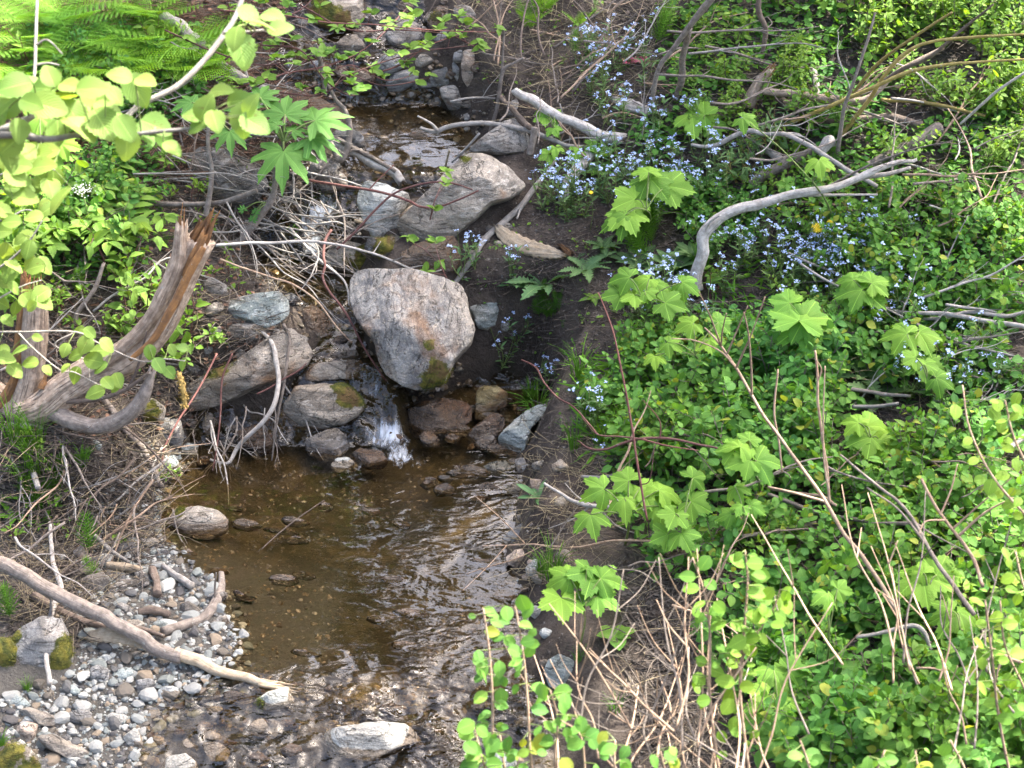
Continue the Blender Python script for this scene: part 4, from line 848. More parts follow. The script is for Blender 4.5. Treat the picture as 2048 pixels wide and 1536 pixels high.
# the broken trunks on the left bank: one tree stump with several stems
st = thing('broken_tree', 'old broken tree on the left bank with two split trunks and curved bare limbs', 'tree stump', at(70, 830))
S0 = np.array(st.location); tb = hit(70, 800, .05)
def limb(P, r, mat, t, name, reg=4, n=18, rough=.12, jag=0., hm=0, spl=0, smat='orange', sw=.03, sl=.12, flat=1., parent=None):
    C, T_ = path3(rg(reg, P), 0, 0, hm, t); m = pxm(T_.mean()); mb = MB(); NS[0] += 1
    mb.add(*tube(C-S0, np.atleast_1d(r)*m, n+(14 if np.mean(r) > 10 else 2), rough, seed=NS[0], jag=jag, flat=flat, groove=.09)); o = obj(name, mb.mesh(name, WM[mat]), parent or st)
    if spl:
        class Z: pass
        slivers(o, np.array([S0]), C[-1], C[-1]-C[-5], spl, sl, sw, smat, NS[0])
    return o, C
limb([(110, 1130), (150, 1020), (190, 850), (200, 650), (215, 430)], [34, 27, 24, 27, 25], 'trunk', (tb, tb-.12), 'trunk', jag=.03, spl=9, sl=.11)
limb([(20, 1060), (60, 980), (90, 900), (110, 760), (130, 560), (150, 330)], [20, 16, 12, 11, 14, 10], 'orange', (tb+.02, tb-.14), 'split_trunk', jag=.05, n=12, rough=.3)
limb([(-90, 960), (-20, 1000), (60, 1070), (130, 1090)], [26, 27, 26, 30], 'trunk', (tb+.1, tb), 'root')
limb([(120, 1100), (260, 1060), (400, 950), (560, 850), (760, 760), (900, 620), (1000, 440), (1080, 250), (1150, 100)], [30, 34, 35, 34, 35, 33, 31, 33, 35], 'trunk', (tb-.02, tb-.30), 'leaning_trunk', jag=.03, rough=.10, n=26, spl=12, sl=.14, sw=.045)
limb([(560, 850), (740, 700), (870, 560), (960, 400), (1040, 220), (1060, 30)], [9, 14, 15, 16, 17, 13], 'trunk', (tb-.2, tb-.37), 'bark_strand', rough=.2, n=12, jag=.05, spl=3, sw=.02)
limb([(1080, 300), (1130, 190), (1190, 70)], [6, 10, 8], 'orange', (tb-.33, tb-.37), 'torn_wood', rough=.3, n=10, jag=.04)
limb([(760, 790), (900, 660), (1010, 480), (1120, 260), (1190, 130)], [4, 7, 9, 9, 6], 'orange', (tb-.30, tb-.39), 'heartwood', rough=.3, n=8)
limb([(190, 1040), (300, 1090), (430, 1150), (560, 1180), (680, 1150), (780, 1080), (850, 980), (888, 860)], [17, 19, 18, 16, 16, 15, 13, 8], 'bark', (tb-.03, tb-.25), 'curved_limb', n=14, jag=.03, rough=.08)
limb([(210, 1015), (400, 1032), (560, 1020), (700, 980), (800, 920), (872, 862)], [6, 5.5, 5, 4.5, 4, 3], 'brown', (tb-.05, tb-.28), 'thin_limb', n=8)
limb([(750, 960), (800, 850), (835, 720), (860, 620)], [4, 3, 2.5, 1.5], 'brown', (tb-.2, tb-.3), 'side_twig', n=6)
limb([(190, 1040), (205, 1110), (200, 1160), (245, 1200)], [8, 7, 8, 6], 'bark', (tb-.05, tb-.05), 'root', n=8)
limb([(50, 1230), (90, 1270), (110, 1330), (160, 1340), (175, 1200), (150, 1230)], [5, 6, 8, 10, 8, 7], 'bark', (tb+.05, tb+.05), 'root', n=8)
limb([(160, 1340), (185, 1420), (225, 1540)], [9, 7, 6], 'grey', (tb+.02, tb-.2), 'root', n=8)
limb([(245, 960), (255, 930), (262, 900)], [9, 8, 3], 'orange', (tb-.10, tb-.10), 'broken_stub', n=10, jag=.02)
stick('upright dead stub between the two broken trunks', 4, [(440, 590), (450, 520), (500, 450), (560, 360), (602, 238)], [5.5, 5, 4.5, 4.5, 3.5], 'bark', (.02, .22), jag=.02)
stick('white curving dead branch arching from the slab down to the pool', 4, [(1535, 625), (1590, 690), (1612, 790), (1632, 900), (1605, 1050), (1540, 1150), (1450, 1235), (1390, 1300), (1335, 1390), (1230, 1372)], [3.5, 5, 5.5, 5, 5, 4.5, 4.5, 4, 3.5, 2.5], 'grey', (.02, .01), hm=.15, forks=[([(1480, 1210), (1400, 1310), (1340, 1420)], 2)])
stick('grey twig beside the white curving branch', 4, [(1660, 580), (1695, 650), (1680, 780), (1660, 950), (1630, 1100), (1590, 1380)], [3.5, 3, 3, 3, 2.5, 1.5], 'bark', (.1, .02), hm=.12)
stick('leaning dark branch in the dead twigs under the curved limb', 4, [(600, 1010), (720, 1170), (830, 1300), (950, 1530)], [7, 7, 7, 5], 'bark', (.03, .03))
stick('pale stick propped against the dead twigs left of the pool', 7, [(540, 205), (620, 280), (740, 360)], [5, 5, 3], 'grey', (.05, .03))
stick('forked dry stalk over the left bank twigs', 4, [(740, 1300), (735, 1400), (800, 1500), (880, 1600)], [4, 3.5, 4, 3], 'straw', (.06, .03), forks=[([(745, 1300), (900, 1330), (1160, 1342)], 2)])
# devil's club: prickly stems
dc = thing('devils_club', "large lobed green plant on bent prickly brown stems left of the falls", 'plant', at(430, 500)); D0 = np.array(dc.location); S0 = D0; _st = st; st = dc
t1 = hit(440, 495, .04)
o, DC = limb([(1270, 1440), (1400, 1412), (1500, 1290), (1595, 1150), (1620, 1000), (1650, 890), (1664, 700)], [6, 7.5, 8.5, 7, 6, 5, 3], 'bark', (t1, t1-.12), 'stem', reg=1, n=9, rough=.25)
mb = MB()
for i in range(260):                     # prickles
    k = random.randrange(4, len(DC)-2); d = Vector((random.gauss(0, 1), random.gauss(0, 1), random.gauss(0, 1))).normalized(); p = DC[k]-S0
    mb.add(*tube(np.array([p, p+np.array(d)*.03]), [.0022, .0004], 3, 0, False))
obj('prickles', mb.mesh('prickles', WM['bark']), o, kind='stuff')
limb([(755, 1158), (900, 1190), (1100, 1195), (1300, 1182), (1505, 1115)], [5, 5.5, 5, 5, 5], 'bark', (t1+.1, t1-.02), 'stem', reg=1, n=8, rough=.25)
o, DC2 = limb([(1205, 1260), (1225, 1150), (1240, 1000), (1222, 900), (1218, 810), (1222, 700)], [6, 5.5, 5, 4.5, 4.5, 3], 'bark', (t1+.0, t1-.1), 'stem', reg=1, n=8, rough=.3)
st = _st
CLM = [leafmesh('leaf', p, LM['club']) for p in CLUB]
def petiole_leaf(root, R0, base, tip, direc, size, me, mat='stem', nrm=(0, -.35, 1), rr=.004, name='leaf'):
    b = MB(); base, tip = np.array(base), np.array(tip); mid = (base+tip)/2+np.array([0, 0, .02])
    b.add(*tube(catmull([base-R0, mid-R0, tip-R0], 4), [rr, rr*.7], 6)); s_ = obj('leaf_stalk', b.mesh('leaf_stalk', WM[mat]), root)
    d = np.array(direc, float); R = frames(d[None], np.array(nrm, float)[None]); return obj(name, me, s_, mats([tip-R0], R, [size])[0])
tp = hit(565, 300, .35); top = pt(568, 285, t1-.13)
for (px, py), (dx, dy), sz, dt in [((567, 302), (0, -1), 95, -.04), ((630, 241), (.7, .35), 88, 0), ((570, 229), (0, .8), 80, .03), ((622, 277), (.9, -.3), 72, .0), ((460, 262), (.1, -1), 58, 0), ((585, 262), (.4, .5), 40, -.01), ((555, 250), (-.5, .3), 36, -.02), ((500, 215), (-.6, .5), 62, .05), ((385, 205), (-.7, .2), 55, .05), ((520, 195), (.2, .8), 55, .1)]:
    q = pt(px, py, t1-.14+dt); m = pxm(t1); e = RT*dx+(UP*.75+FWD*.55)*dy
    petiole_leaf(dc, D0, top if px > 480 else DC2[-1], q, e, sz*m*1.38, random.choice(CLM), nrm=-FWD*.75+UP*.85, rr=.006)
for px, py in [(487, 420), (510, 425), (505, 440)]:
    q = pt(px, py, t1-.08); petiole_leaf(dc, D0, DC[22], q, RT*(px-500)/20+UP, .05, CLM[0], nrm=-FWD+UP, rr=.003)

# sticks and logs named one by one
stick('wet log bridging the stream at the outlet of the upper pool', 2, [(100, 800), (200, 855), (320, 900), (430, 955), (540, 1010), (592, 1062)], [8, 9, 9, 9.5, 10, 9], 'grey', (.05, .06), name='log', cat='log', n=12, rough=.15, jag=.02, forks=[([(340, 900), (360, 885), (355, 870)], 4)])
stick('second thinner log lying along the wet log', 2, [(150, 790), (250, 830), (380, 900), (560, 1005)], [4, 5, 5, 4], 'bark', (.09, .09), name='log', cat='log', n=8)
stick('hooked pale branch end hanging over the upper pool', 1, [(1900, 480), (1960, 580), (2020, 640), (2045, 730), (2035, 860), (1990, 935), (1950, 870), (1935, 840)], [3, 4, 5, 6, 6.5, 7, 6, 5], 'bark', (.4, .12), forks=[([(2010, 900), (2060, 880), (2105, 878)], 4)])
stick('forked whitish branch reaching over the back of the great tan boulder', 2, [(706, 745), (790, 768), (860, 745), (960, 725), (1080, 722), (1200, 735), (1350, 762), (1450, 805), (1560, 850), (1690, 862)], [3.5, 5, 5, 5, 5, 5, 6, 5, 4.5, 4], 'grey', (.25, .04), forks=[([(800, 765), (760, 720), (690, 680)], 4), ([(1440, 800), (1480, 760), (1540, 700), (1520, 605)], 2.5)])
stick('sawn stub with a pale cut end beside the light grey outlet slab', 2, [(1372, 745), (1362, 820), (1345, 905)], [7, 7.5, 7], 'bark', (.16, .05), n=12, rough=.06)
stick('dark leaning branch running up from the sawn stub', 2, [(1345, 745), (1260, 655), (1190, 590), (1160, 540)], [6, 5.5, 5, 4], 'brown', (.12, .10))
stick('weathered grey log pointing up left on the right bank', 2, [(1253, 525), (1330, 570), (1430, 630), (1560, 700), (1720, 775), (1870, 810)], [8, 10, 10, 10, 12, 11], 'grey', (.22, .04), name='log', cat='log', n=14, rough=.16, jag=.04)
stick('thick grey log half buried below the weathered log', 2, [(1730, 870), (1650, 960), (1580, 1050), (1535, 1190)], [12, 12, 11, 9], 'grey', (.03, .03), name='log', cat='log', n=12, rough=.18)
stick('crooked upright stick at the right edge of the upper pool', 2, [(1112, 775), (1150, 640), (1170, 520), (1190, 410), (1250, 370), (1310, 340)], [4, 4, 4, 4, 3, 2.5], 'bark', (.02, .25), forks=[([(1185, 420), (1190, 300), (1195, 160)], 3)])
stick('long grey pole leaning down to the top of the big boulder', 2, [(1495, 938), (1380, 1090), (1290, 1210), (1190, 1300), (1080, 1400), (1020, 1500), (905, 1660), (880, 1720)], [3, 6, 6.5, 6.5, 6, 5.5, 5, 4.5], 'grey', (.03, .12), n=10, rough=.12, forks=[([(1360, 1110), (1310, 1190), (1270, 1280)], 3.5), ([(1150, 1330), (1090, 1370), (1030, 1410)], 5)])
stick('thin straight pale stalk crossing the right side of the upper pool', 2, [(1050, 780), (980, 860), (890, 950)], [2.4, 2.6, 2.2], 'grey', (.15, .05))
stick('short pale stalk standing in front of the upper pool', 2, [(875, 878), (850, 985)], [2, 2.5], 'straw', (.15, .05))
stick('peeled tan branch lying on the great tan boulder', 2, [(800, 1148), (720, 1195), (640, 1225), (560, 1280), (480, 1300), (400, 1310), (320, 1290)], [4, 4.5, 5, 5, 4, 3.5, 3], 'bare', (.12, .12))
stick('bare grey s shaped trunk rising from the forget me nots and bending right', 3, [(470, 1400), (462, 1330), (500, 1210), (505, 1130), (560, 1070), (640, 1020), (760, 985), (900, 950), (1060, 920), (1200, 880), (1330, 820), (1440, 780), (1530, 770)], [14, 13, 13, 12, 12, 11, 10.5, 9, 8.5, 7.5, 7, 5, 3.5], 'grey', (.03, .40), hm=.05, n=14, rough=.17, name='bare_trunk', cat='trunk',
      forks=[([(1230, 930), (1290, 890), (1390, 860), (1500, 810)], 7), ([(900, 950), (1100, 945), (1340, 940)], 4), ([(500, 1160), (530, 1080), (580, 1040)], 3.5)], sub='limb')
stick('purplish brown log behind the thicket, upper of the two', 3, [(790, 440), (880, 455), (1000, 465), (1150, 485), (1290, 475), (1400, 380), (1500, 310), (1660, 230)], [8, 8, 8.5, 9, 7, 6, 5, 4], 'trunk', (.12, .35), name='log', cat='log', n=12)
stick('brown log behind the thicket, lower of the two', 3, [(850, 470), (930, 520), (1020, 560), (1160, 590), (1400, 570), (1560, 600)], [9, 10, 10, 10, 9, 7], 'brown', (.05, .05), name='log', cat='log', n=12)
o, C = stick('broken upright stump with an orange split top in the thicket', 3, [(715, 510), (745, 450), (785, 380), (812, 345)], [15, 15, 12, 7], 'trunk', (.03, .16), name='stump', cat='stump', n=14, jag=.03, rough=.2)
slivers(o, C, C[-1], C[-1]-C[-4], 6, .07, .025, 'orange', 9)
stick('dark log sloping up right in the gap above the bent trunk', 3, [(730, 895), (800, 840), (900, 790), (1050, 715)], [11, 11, 10, 7], 'bark', (.04, .10), name='log', cat='log', n=12, rough=.15)
stick('short crooked piece of wood joining the dark log', 3, [(800, 715), (850, 760), (885, 785)], [7, 8, 8], 'grey', (.04, .06), rough=.2)
stick('thick weathered log end among the leaves at the far right', 3, [(1290, 800), (1400, 745), (1520, 690), (1640, 620)], [8, 10, 13, 14], 'bark', (.08, .08), name='log', cat='log', n=14, rough=.14)
stick('wooden knot end poking out of the thicket', 3, [(1060, 740), (1100, 690), (1130, 680)], [9, 13, 11], 'grey', (.08, .10), name='log', cat='log', n=12, rough=.25)
stick('pale vertical driftwood behind the two brown logs', 3, [(1030, 335), (1040, 400), (1060, 460)], [6, 7, 6], 'grey', (.06, .02), rough=.2, name='log', cat='log')
stick('grey forked branch with a curled tip in the right thicket', 3, [(440, 700), (500, 710), (570, 698), (640, 660), (720, 632), (800, 650), (900, 650), (1000, 700), (1110, 770), (1230, 840), (1340, 900)], [3, 4, 4.5, 5, 5, 4, 5, 5, 5, 5, 4], 'grey', (.15, .15), forks=[([(900, 650), (960, 648), (1020, 690)], 3), ([(910, 652), (980, 660), (1040, 700)], 3)])
stick('tall leaning rough barked stem at the top, left of two', 3, [(250, 560), (255, 470), (285, 330), (350, 240), (430, 130), (500, 40), (560, -30)], [4, 5, 5, 5, 6, 7, 7], 'bark', (.02, .8), name='stem', cat='stem', rough=.16)
stick('straighter rough barked stem joining the leaning one', 3, [(365, 480), (395, 380), (400, 280), (430, 140)], [6, 7, 6.5, 6], 'bark', (.02, .55), name='stem', cat='stem', rough=.16)
stick('wavy brown stem hanging from the top edge right of centre', 3, [(768, -30), (768, 60), (800, 130), (795, 190), (785, 250)], [5, 6, 5, 5.5, 4], 'brown', (.5, .2), name='stem', cat='stem')
for lab, P, r, c in [('long arching yellow stem, lowest of the fan', [(880, 612), (1000, 560), (1150, 495), (1280, 440), (1500, 345), (1700, 310), (2060, 285)], [4.5, 4.5, 4, 4, 4, 3, 2], 'yellow'),
                  ('yellow stem curving steeply up and right', [(1160, 660), (1240, 560), (1310, 470), (1370, 370), (1470, 260), (1600, 200), (1800, 180), (2060, 165)], [4.5, 5, 4.5, 4, 4, 3, 3, 2], 'yellow'),
                  ('second yellow stem inside the fan', [(1180, 520), (1240, 430), (1310, 340), (1400, 260), (1560, 150), (1700, 60)], [4, 4, 3.5, 3, 3, 2], 'yellow'),
                  ('purple brown stem rising right across the fan', [(1190, 490), (1330, 420), (1450, 340), (1600, 270), (1740, 150), (1900, 20)], [5, 5, 4.5, 4, 3, 2], 'trunk'),
                  ('low yellow stem running right under the fan', [(1360, 480), (1500, 490), (1700, 520), (1860, 560)], [4, 4, 3.5, 3], 'yellow'),
                  ('mottled upright stem at the foot of the fan', [(1150, 740), (1160, 640), (1180, 520), (1230, 380), (1290, 200), (1330, 60)], [5, 4.5, 4, 3, 3, 2], 'bark'),
                  ('thin orange stem hooked over the dandelions', [(1180, 980), (1220, 1030), (1300, 1110), (1370, 1160)], [3.5, 4, 4, 3], 'yellow')]:
    stick(lab, 3, P, r, c, (.05, .7) if P[-1][1] < 300 else (.06, .06), hm=.05, name='arching_stem', cat='stem', group='stems fanning out at the upper right', rough=.05)
stick('straight pale twig crossing down from the right edge', 3, [(2060, 345), (1930, 430), (1850, 500), (1740, 600)], [2.5, 3, 3, 2.5], 'grey', (.5, .2))
stick('mossy grey log beneath the dead twigs at the upper left', 1, [(960, 90), (1050, 150), (1130, 230), (1250, 330), (1330, 400), (1460, 470), (1560, 540)], [12, 13, 14, 12, 10, 10, 9], 'grey', (.06, .05), name='log', cat='log', n=14, rough=.16)
stick('pale log lying over the dead twigs below the devils club leaf', 1, [(1640, 880), (1700, 930), (1760, 990)], [12, 12, 10], 'bark', (.1, .06), name='log', cat='log', n=12, rough=.2)
stick('brown prickly stem leaning at the top left of the stream', 1, [(1905, 560), (1890, 450), (1870, 340), (1840, 260)], [4, 5, 5, 4.5], 'bark', (.3, .5), rough=.3)
stick('long red purple branch crossing in front of the upper falls', 2, [(0, 1043), (120, 1065), (300, 1095), (500, 1130), (640, 1180), (700, 1210), (800, 1212), (940, 1165), (1045, 1115)], [2.6, 2.8, 2.8, 2.6, 2.6, 2.4, 2, 1.8, 1.5], 'red', (.45, .3), forks=[([(370, 1105), (450, 1040), (550, 965)], 1.6)])
stick('thin dark red branch curving up over the white block', 2, [(215, 1460), (330, 1350), (430, 1240), (540, 1140), (660, 1090), (800, 1065), (900, 1075), (1010, 1110)], [2.4, 2.4, 2.4, 2.2, 2, 2, 1.8, 1.4], 'red', (.35, .3))
stick('long pale twig falling across the middle pool', 4, [(1290, 200), (1450, 260), (1600, 310), (1720, 350), (1850, 440), (1950, 570), (2060, 690)], [2, 2, 2, 2, 1.8, 1.6, 1.2], 'tan', (.15, .2), hm=.15, forks=[([(1735, 355), (1760, 420), (1780, 470)], 1.3)])
stick('grey twig running from the broken trunk across the falls', 5, [(-200, 120), (0, 105), (130, 105), (290, 95), (440, 105), (590, 130), (720, 165), (850, 215), (960, 260), (1060, 275), (1120, 262)], [3.2, 3, 3, 3, 2.6, 2.4, 2.2, 2.2, 2, 1.6, 1.2], 'grey', (.3, .25), forks=[([(850, 215), (880, 200), (895, 185)], 1.5), ([(940, 262), (990, 245), (1030, 235)], 1.4), ([(720, 160), (745, 125), (765, 95)], 1.4)])
stick('wavy grey twig hanging down left of the big boulder, red towards its tip', 5, [(475, 30), (440, 90), (430, 180), (440, 240), (425, 310), (470, 400), (530, 470), (590, 560), (640, 660), (700, 770), (760, 860), (800, 915)], [3, 3, 3, 2.8, 2.8, 2.6, 2.4, 2.2, 2.2, 1.8, 1.6, 1.2], 'red', (.3, .1), hm=.15)
stick('second grey twig ending on the left flank of the big boulder', 5, [(230, 20), (300, 90), (380, 175), (440, 230), (500, 280), (550, 330), (575, 390), (580, 470)], [3.2, 3, 3, 2.8, 2.4, 2.2, 2, 1.6], 'grey', (.25, .25))
stick('thin red stem over the lower right edge of the cascade bank', 5, [(1590, 790), (1670, 830), (1720, 920), (1800, 1010), (1900, 1070), (2040, 1230)], [2, 2, 2, 1.8, 1.6, 1.5], 'red', (.3, .3))
stick('red twig running from the white branch to the loaf shaped stone', 5, [(40, 990), (120, 950), (200, 900), (280, 855), (330, 810)], [1.8, 1.8, 1.8, 1.6, 1.2], 'red', (.3, .3))
stick('red twig hanging over the recess under the slab', 4, [(1270, 752), (1180, 930), (1100, 1060), (1040, 1150), (960, 1310), (950, 1400)], [2, 2, 2, 1.8, 1.6, 1.2], 'red', (.3, .1))
stick('long thin red twig reaching to the pool edge', 4, [(1360, 750), (1300, 900), (1290, 1100), (1270, 1280), (1245, 1440)], [2, 2, 1.8, 1.6, 1.2], 'red', (.3, .05))
stick('dead twig sunk in the pool', 7, [(1500, 280), (1600, 190), (1700, 110), (1860, 0)], [1, 1.4, 1.4, 1], 'brown', (.04, .05), rough=.05)
stick('small grey log at the right bank among the forget me nots', 6, [(30, 918), (110, 922), (170, 915)], [3, 4, 3.5], 'grey', (.04, .05))
stick('long thin pale twig lying from the right bank over the water', 8, [(1700, 440), (1500, 440), (1340, 470), (1210, 465), (1120, 455), (1000, 460), (880, 465)], [2.2, 2.2, 2, 2, 1.8, 1.4, 1], 'tan', (.1, .1), forks=[([(1000, 385), (930, 300), (850, 225)], 1.4), ([(1120, 455), (1010, 520), (900, 560), (800, 600)], 1.5), ([(900, 560), (850, 620), (785, 680)], 1.2)])
stick('knotted grey branch on the right bank above the lobed leaves', 8, [(1180, 160), (1260, 210), (1330, 250), (1420, 270), (1600, 285), (1700, 300)], [2.5, 3, 4, 5, 3.5, 3], 'grey', (.1, .15), forks=[([(1400, 265), (1330, 220), (1280, 160)], 1.6), ([(1410, 270), (1330, 330), (1200, 380)], 1.8), ([(1440, 270), (1540, 370), (1690, 420)], 2)])
for lab, P, r, c, hh in [('grey branch lying across the lower right thicket, upper one', [(880, 1000), (1100, 1080), (1340, 1120), (1530, 1140)], [4, 4.5, 4, 3], 'bark', (.12, .12)),
                  ('bleached branch on the bank at the right edge of the thicket', [(1370, 145), (1500, 170), (1700, 180), (1900, 215), (2060, 240)], [3, 4, 5, 5, 5], 'grey', (.12, .12)),
                  ('second bleached branch just below it', [(1480, 190), (1640, 200), (1800, 170), (1960, 190), (2060, 165)], [3, 4, 4.5, 4, 3], 'grey', (.10, .14)),
                  ('dark grey stick under the leaves in the middle of the right thicket', [(1240, 520), (1400, 540), (1530, 552)], [4, 4, 3], 'bark', (.10, .10)),
                  ('grey forked stick below the dark grey one', [(1265, 600), (1360, 600), (1475, 585)], [4, 4, 3], 'grey', (.12, .14)),
                  ('smooth curved branch lying low in the right thicket', [(880, 970), (960, 985), (1060, 1000), (1130, 1010), (1190, 1050)], [2.5, 3.5, 3.5, 3, 3], 'tan', (.2, .3)),
                  ('low grey branch at the very bottom of the thicket', [(560, 1240), (700, 1200), (900, 1170), (1100, 1130)], [4, 4, 4, 3], 'bark', (.10, .10))]:
    stick(lab, 6, P, r, c, hh)
stick('brown stick with a knotted end low in the right thicket', 0, [(1712, 1274), (1760, 1266), (1826, 1252), (1850, 1268), (1862, 1300)], [3.5, 4, 5, 4.5, 3], 'grey', (.3, .2), rough=.2)
stick('hooked pale brown stick at the lower right', 0, [(1945, 1296), (1985, 1300), (2020, 1318), (2046, 1328)], [4, 4, 3.5, 3.5], 'tan', (.35, .35), forks=[([(2035, 1325), (2010, 1345), (1992, 1366)], 3)])
stick('purple stick pushed into the right edge of the thicket', 6, [(1970, 800), (2010, 765), (2060, 730)], [5, 6, 6], 'grey', (.2, .2))

# tall dry twigs of last year, forked, standing in front of the right thicket
def dry(label, P, r, forks, tt, mat='tan', reg=6, group='dry forked twigs standing over the right thicket'):
    return stick(label, reg, P, r, mat, name='dry_twig', cat='dry twig', group=group, tt=tt, forks=forks, n=7, rough=.08)
dry('tallest forked dry twig, leaning left over the middle of the right thicket', [(1480, 1560), (1400, 1420), (1300, 1270), (1225, 1180), (1130, 1010), (1000, 830), (860, 640), (780, 500), (720, 400), (650, 300), (590, 240)], [5, 4.5, 4.5, 4, 4, 3.5, 3.2, 3, 3, 2.4, 1.5],
    [([(650, 300), (665, 240), (690, 175)], 2), ([(720, 400), (760, 330), (800, 260), (866, 100)], 2.4), ([(650, 300), (610, 180), (565, 75)], 2), ([(720, 400), (650, 330), (540, 290), (440, 290)], 2), ([(800, 530), (800, 420), (790, 270), (770, 170)], 2.6), ([(790, 270), (790, 200), (788, 140)], 2), ([(1150, 1020), (1000, 985), (880, 965)], 3)], (6.6, 6.9))
dry('pair of straight upright dry twigs in the middle of the right thicket', [(1160, 1040), (1150, 900), (1130, 760), (1110, 600), (1105, 450), (1095, 345)], [3, 3, 3, 2.8, 2.6, 2.2], [([(1165, 1000), (1140, 840), (1135, 640), (1140, 415)], 2.6), ([(1110, 480), (1125, 430), (1100, 385)], 2)], (6.9, 6.8))
dry('single straight dry twig left of the upright pair', [(945, 900), (930, 760), (908, 620), (925, 430)], [2, 2.2, 2.4, 1.8], [], (7., 6.95))
dry('dark branching twig with a bleached fork at the right', [(1820, 1550), (1700, 1380), (1620, 1260), (1500, 1060), (1380, 960), (1210, 820)], [5, 4.5, 4, 3.5, 3, 2], [([(1620, 1260), (1480, 1080), (1330, 970)], 3), ([(1540, 1150), (1440, 1140), (1350, 1130)], 2.4), ([(1560, 1120), (1640, 1180), (1800, 1270)], 2.4)], (6., 6.4), 'bark')
dry('bleached forked twig with a swollen pale tip at the right edge', [(1860, 1420), (1820, 1300), (1720, 1160), (1640, 1050), (1580, 930)], [4, 4, 3.5, 3.2, 3.2], [([(1640, 1050), (1700, 960), (1745, 860)], 2.2), ([(1860, 1150), (1930, 1060), (2000, 1015)], 3), ([(1740, 1180), (1830, 1080), (1990, 925)], 2.4), ([(1690, 1110), (1600, 1120), (1570, 1180)], 2.2)], (5.8, 6.1))
dry('thin dark upright twig near the left of the thicket', [(330, 1120), (290, 900), (250, 640), (205, 400), (165, 230), (105, 80)], [2.4, 2.4, 2.2, 2, 1.6, 1], [([(300, 950), (340, 930), (360, 800)], 1.4)], (7.2, 7.1), 'red')
dry('horizontal forked twig with purple bark at the left of the thicket', [(650, 790), (540, 770), (420, 745), (300, 745), (220, 765), (140, 795), (60, 790), (10, 755)], [2.2, 2.6, 2.8, 3, 2.8, 2.4, 2, 1.4], [([(300, 745), (200, 735), (100, 725), (30, 650)], 2), ([(300, 750), (420, 780), (560, 800)], 2), ([(380, 742), (380, 660), (310, 570)], 1.6)], (7.2, 7.2), 'red')
for i in range(30):                      # sprays of blurred dry twigs, bottom centre right
    px = random.uniform(1120, 1560); py0 = random.uniform(1440, 1620); L = random.uniform(140, 420); a = random.gauss(-.12, .38)
    P = [(px+math.sin(a)*L*f+random.uniform(-16, 16), py0-math.cos(a)*L*f) for f in (0, .3, .6, 1)]
    fk = []
    for k in range(random.randint(2, 4)):
        f = random.uniform(.35, .85); b = (px+math.sin(a)*L*f, py0-math.cos(a)*L*f); aa = a+random.choice([-1, 1])*random.uniform(.4, .9); l = L*random.uniform(.18, .4)
        fk.append(([b, (b[0]+math.sin(aa)*l*.5, b[1]-math.cos(aa)*l*.5), (b[0]+math.sin(aa*.8)*l, b[1]-math.cos(aa*.8)*l)], random.uniform(1.0, 1.6)))
    dry('blurred dry twig in the spray at the bottom right of the stream', P, [2.5, 2.2, 1.8, 1.1], fk, (random.uniform(4.9, 5.2), random.uniform(5.1, 5.6)), random.choice(['tan', 'tan', 'tan', 'bark']), 0, 'dry twigs in front at the bottom')
for i in range(16):
    px = random.uniform(1600, 2040); py0 = random.uniform(1300, 1560); L = random.uniform(160, 420); a = random.gauss(-.25, .3)
    P = [(px+math.sin(a)*L*f+random.uniform(-14, 14), py0-math.cos(a)*L*f) for f in (0, .3, .6, 1)]
    b = P[2]; aa = a+random.choice([-.6, .6]); fk = [([b, (b[0]+math.sin(aa)*50, b[1]-math.cos(aa)*50)], 1.6)]
    dry('thin dry twig standing among the round leaves at the lower right', P, [2.4, 2.0, 1.6, 1.], fk, (random.uniform(5.3, 5.9), random.uniform(5.6, 6.2)), random.choice(['tan', 'bark', 'bark']), 0, 'dry twigs at the lower right')

# tangle of dead twigs: each with its side twigs, copied from a few
TW = []
for v in range(14):
    r_ = np.random.default_rng(v); L = 1.; P = [np.zeros(3)]; d = np.array([1, 0, 0.])
    for k in range(6): d = d+r_.normal(size=3)*[.05, .26, .14]; d /= np.linalg.norm(d); P.append(P[-1]+d*L/6)
    C = catmull(P, 3); mb = MB(); mb.add(*tube(C, [.011, .009, .003], 6, .15, seed=v))
    for k in range(r_.integers(1, 6)):
        i = r_.integers(3, len(C)-3); dd = C[i+1]-C[i]; dd = dd/np.linalg.norm(dd)+r_.normal(size=3)*[.2, .8, .3]; dd /= np.linalg.norm(dd); l = r_.uniform(.12, .4)
        Q = catmull([C[i], C[i]+dd*l*.5+r_.normal(size=3)*.03, C[i]+dd*l+r_.normal(size=3)*.05+np.array([.1*l, 0, 0])], 3); mb.add(*tube(Q, [.005, .0018], 4, .0, False))
    TW.append(mb)
TWM = {c: [mb.mesh('dead_twig', WM[c]) for mb in TW] for c in ('grey', 'bark', 'tan', 'brown')}
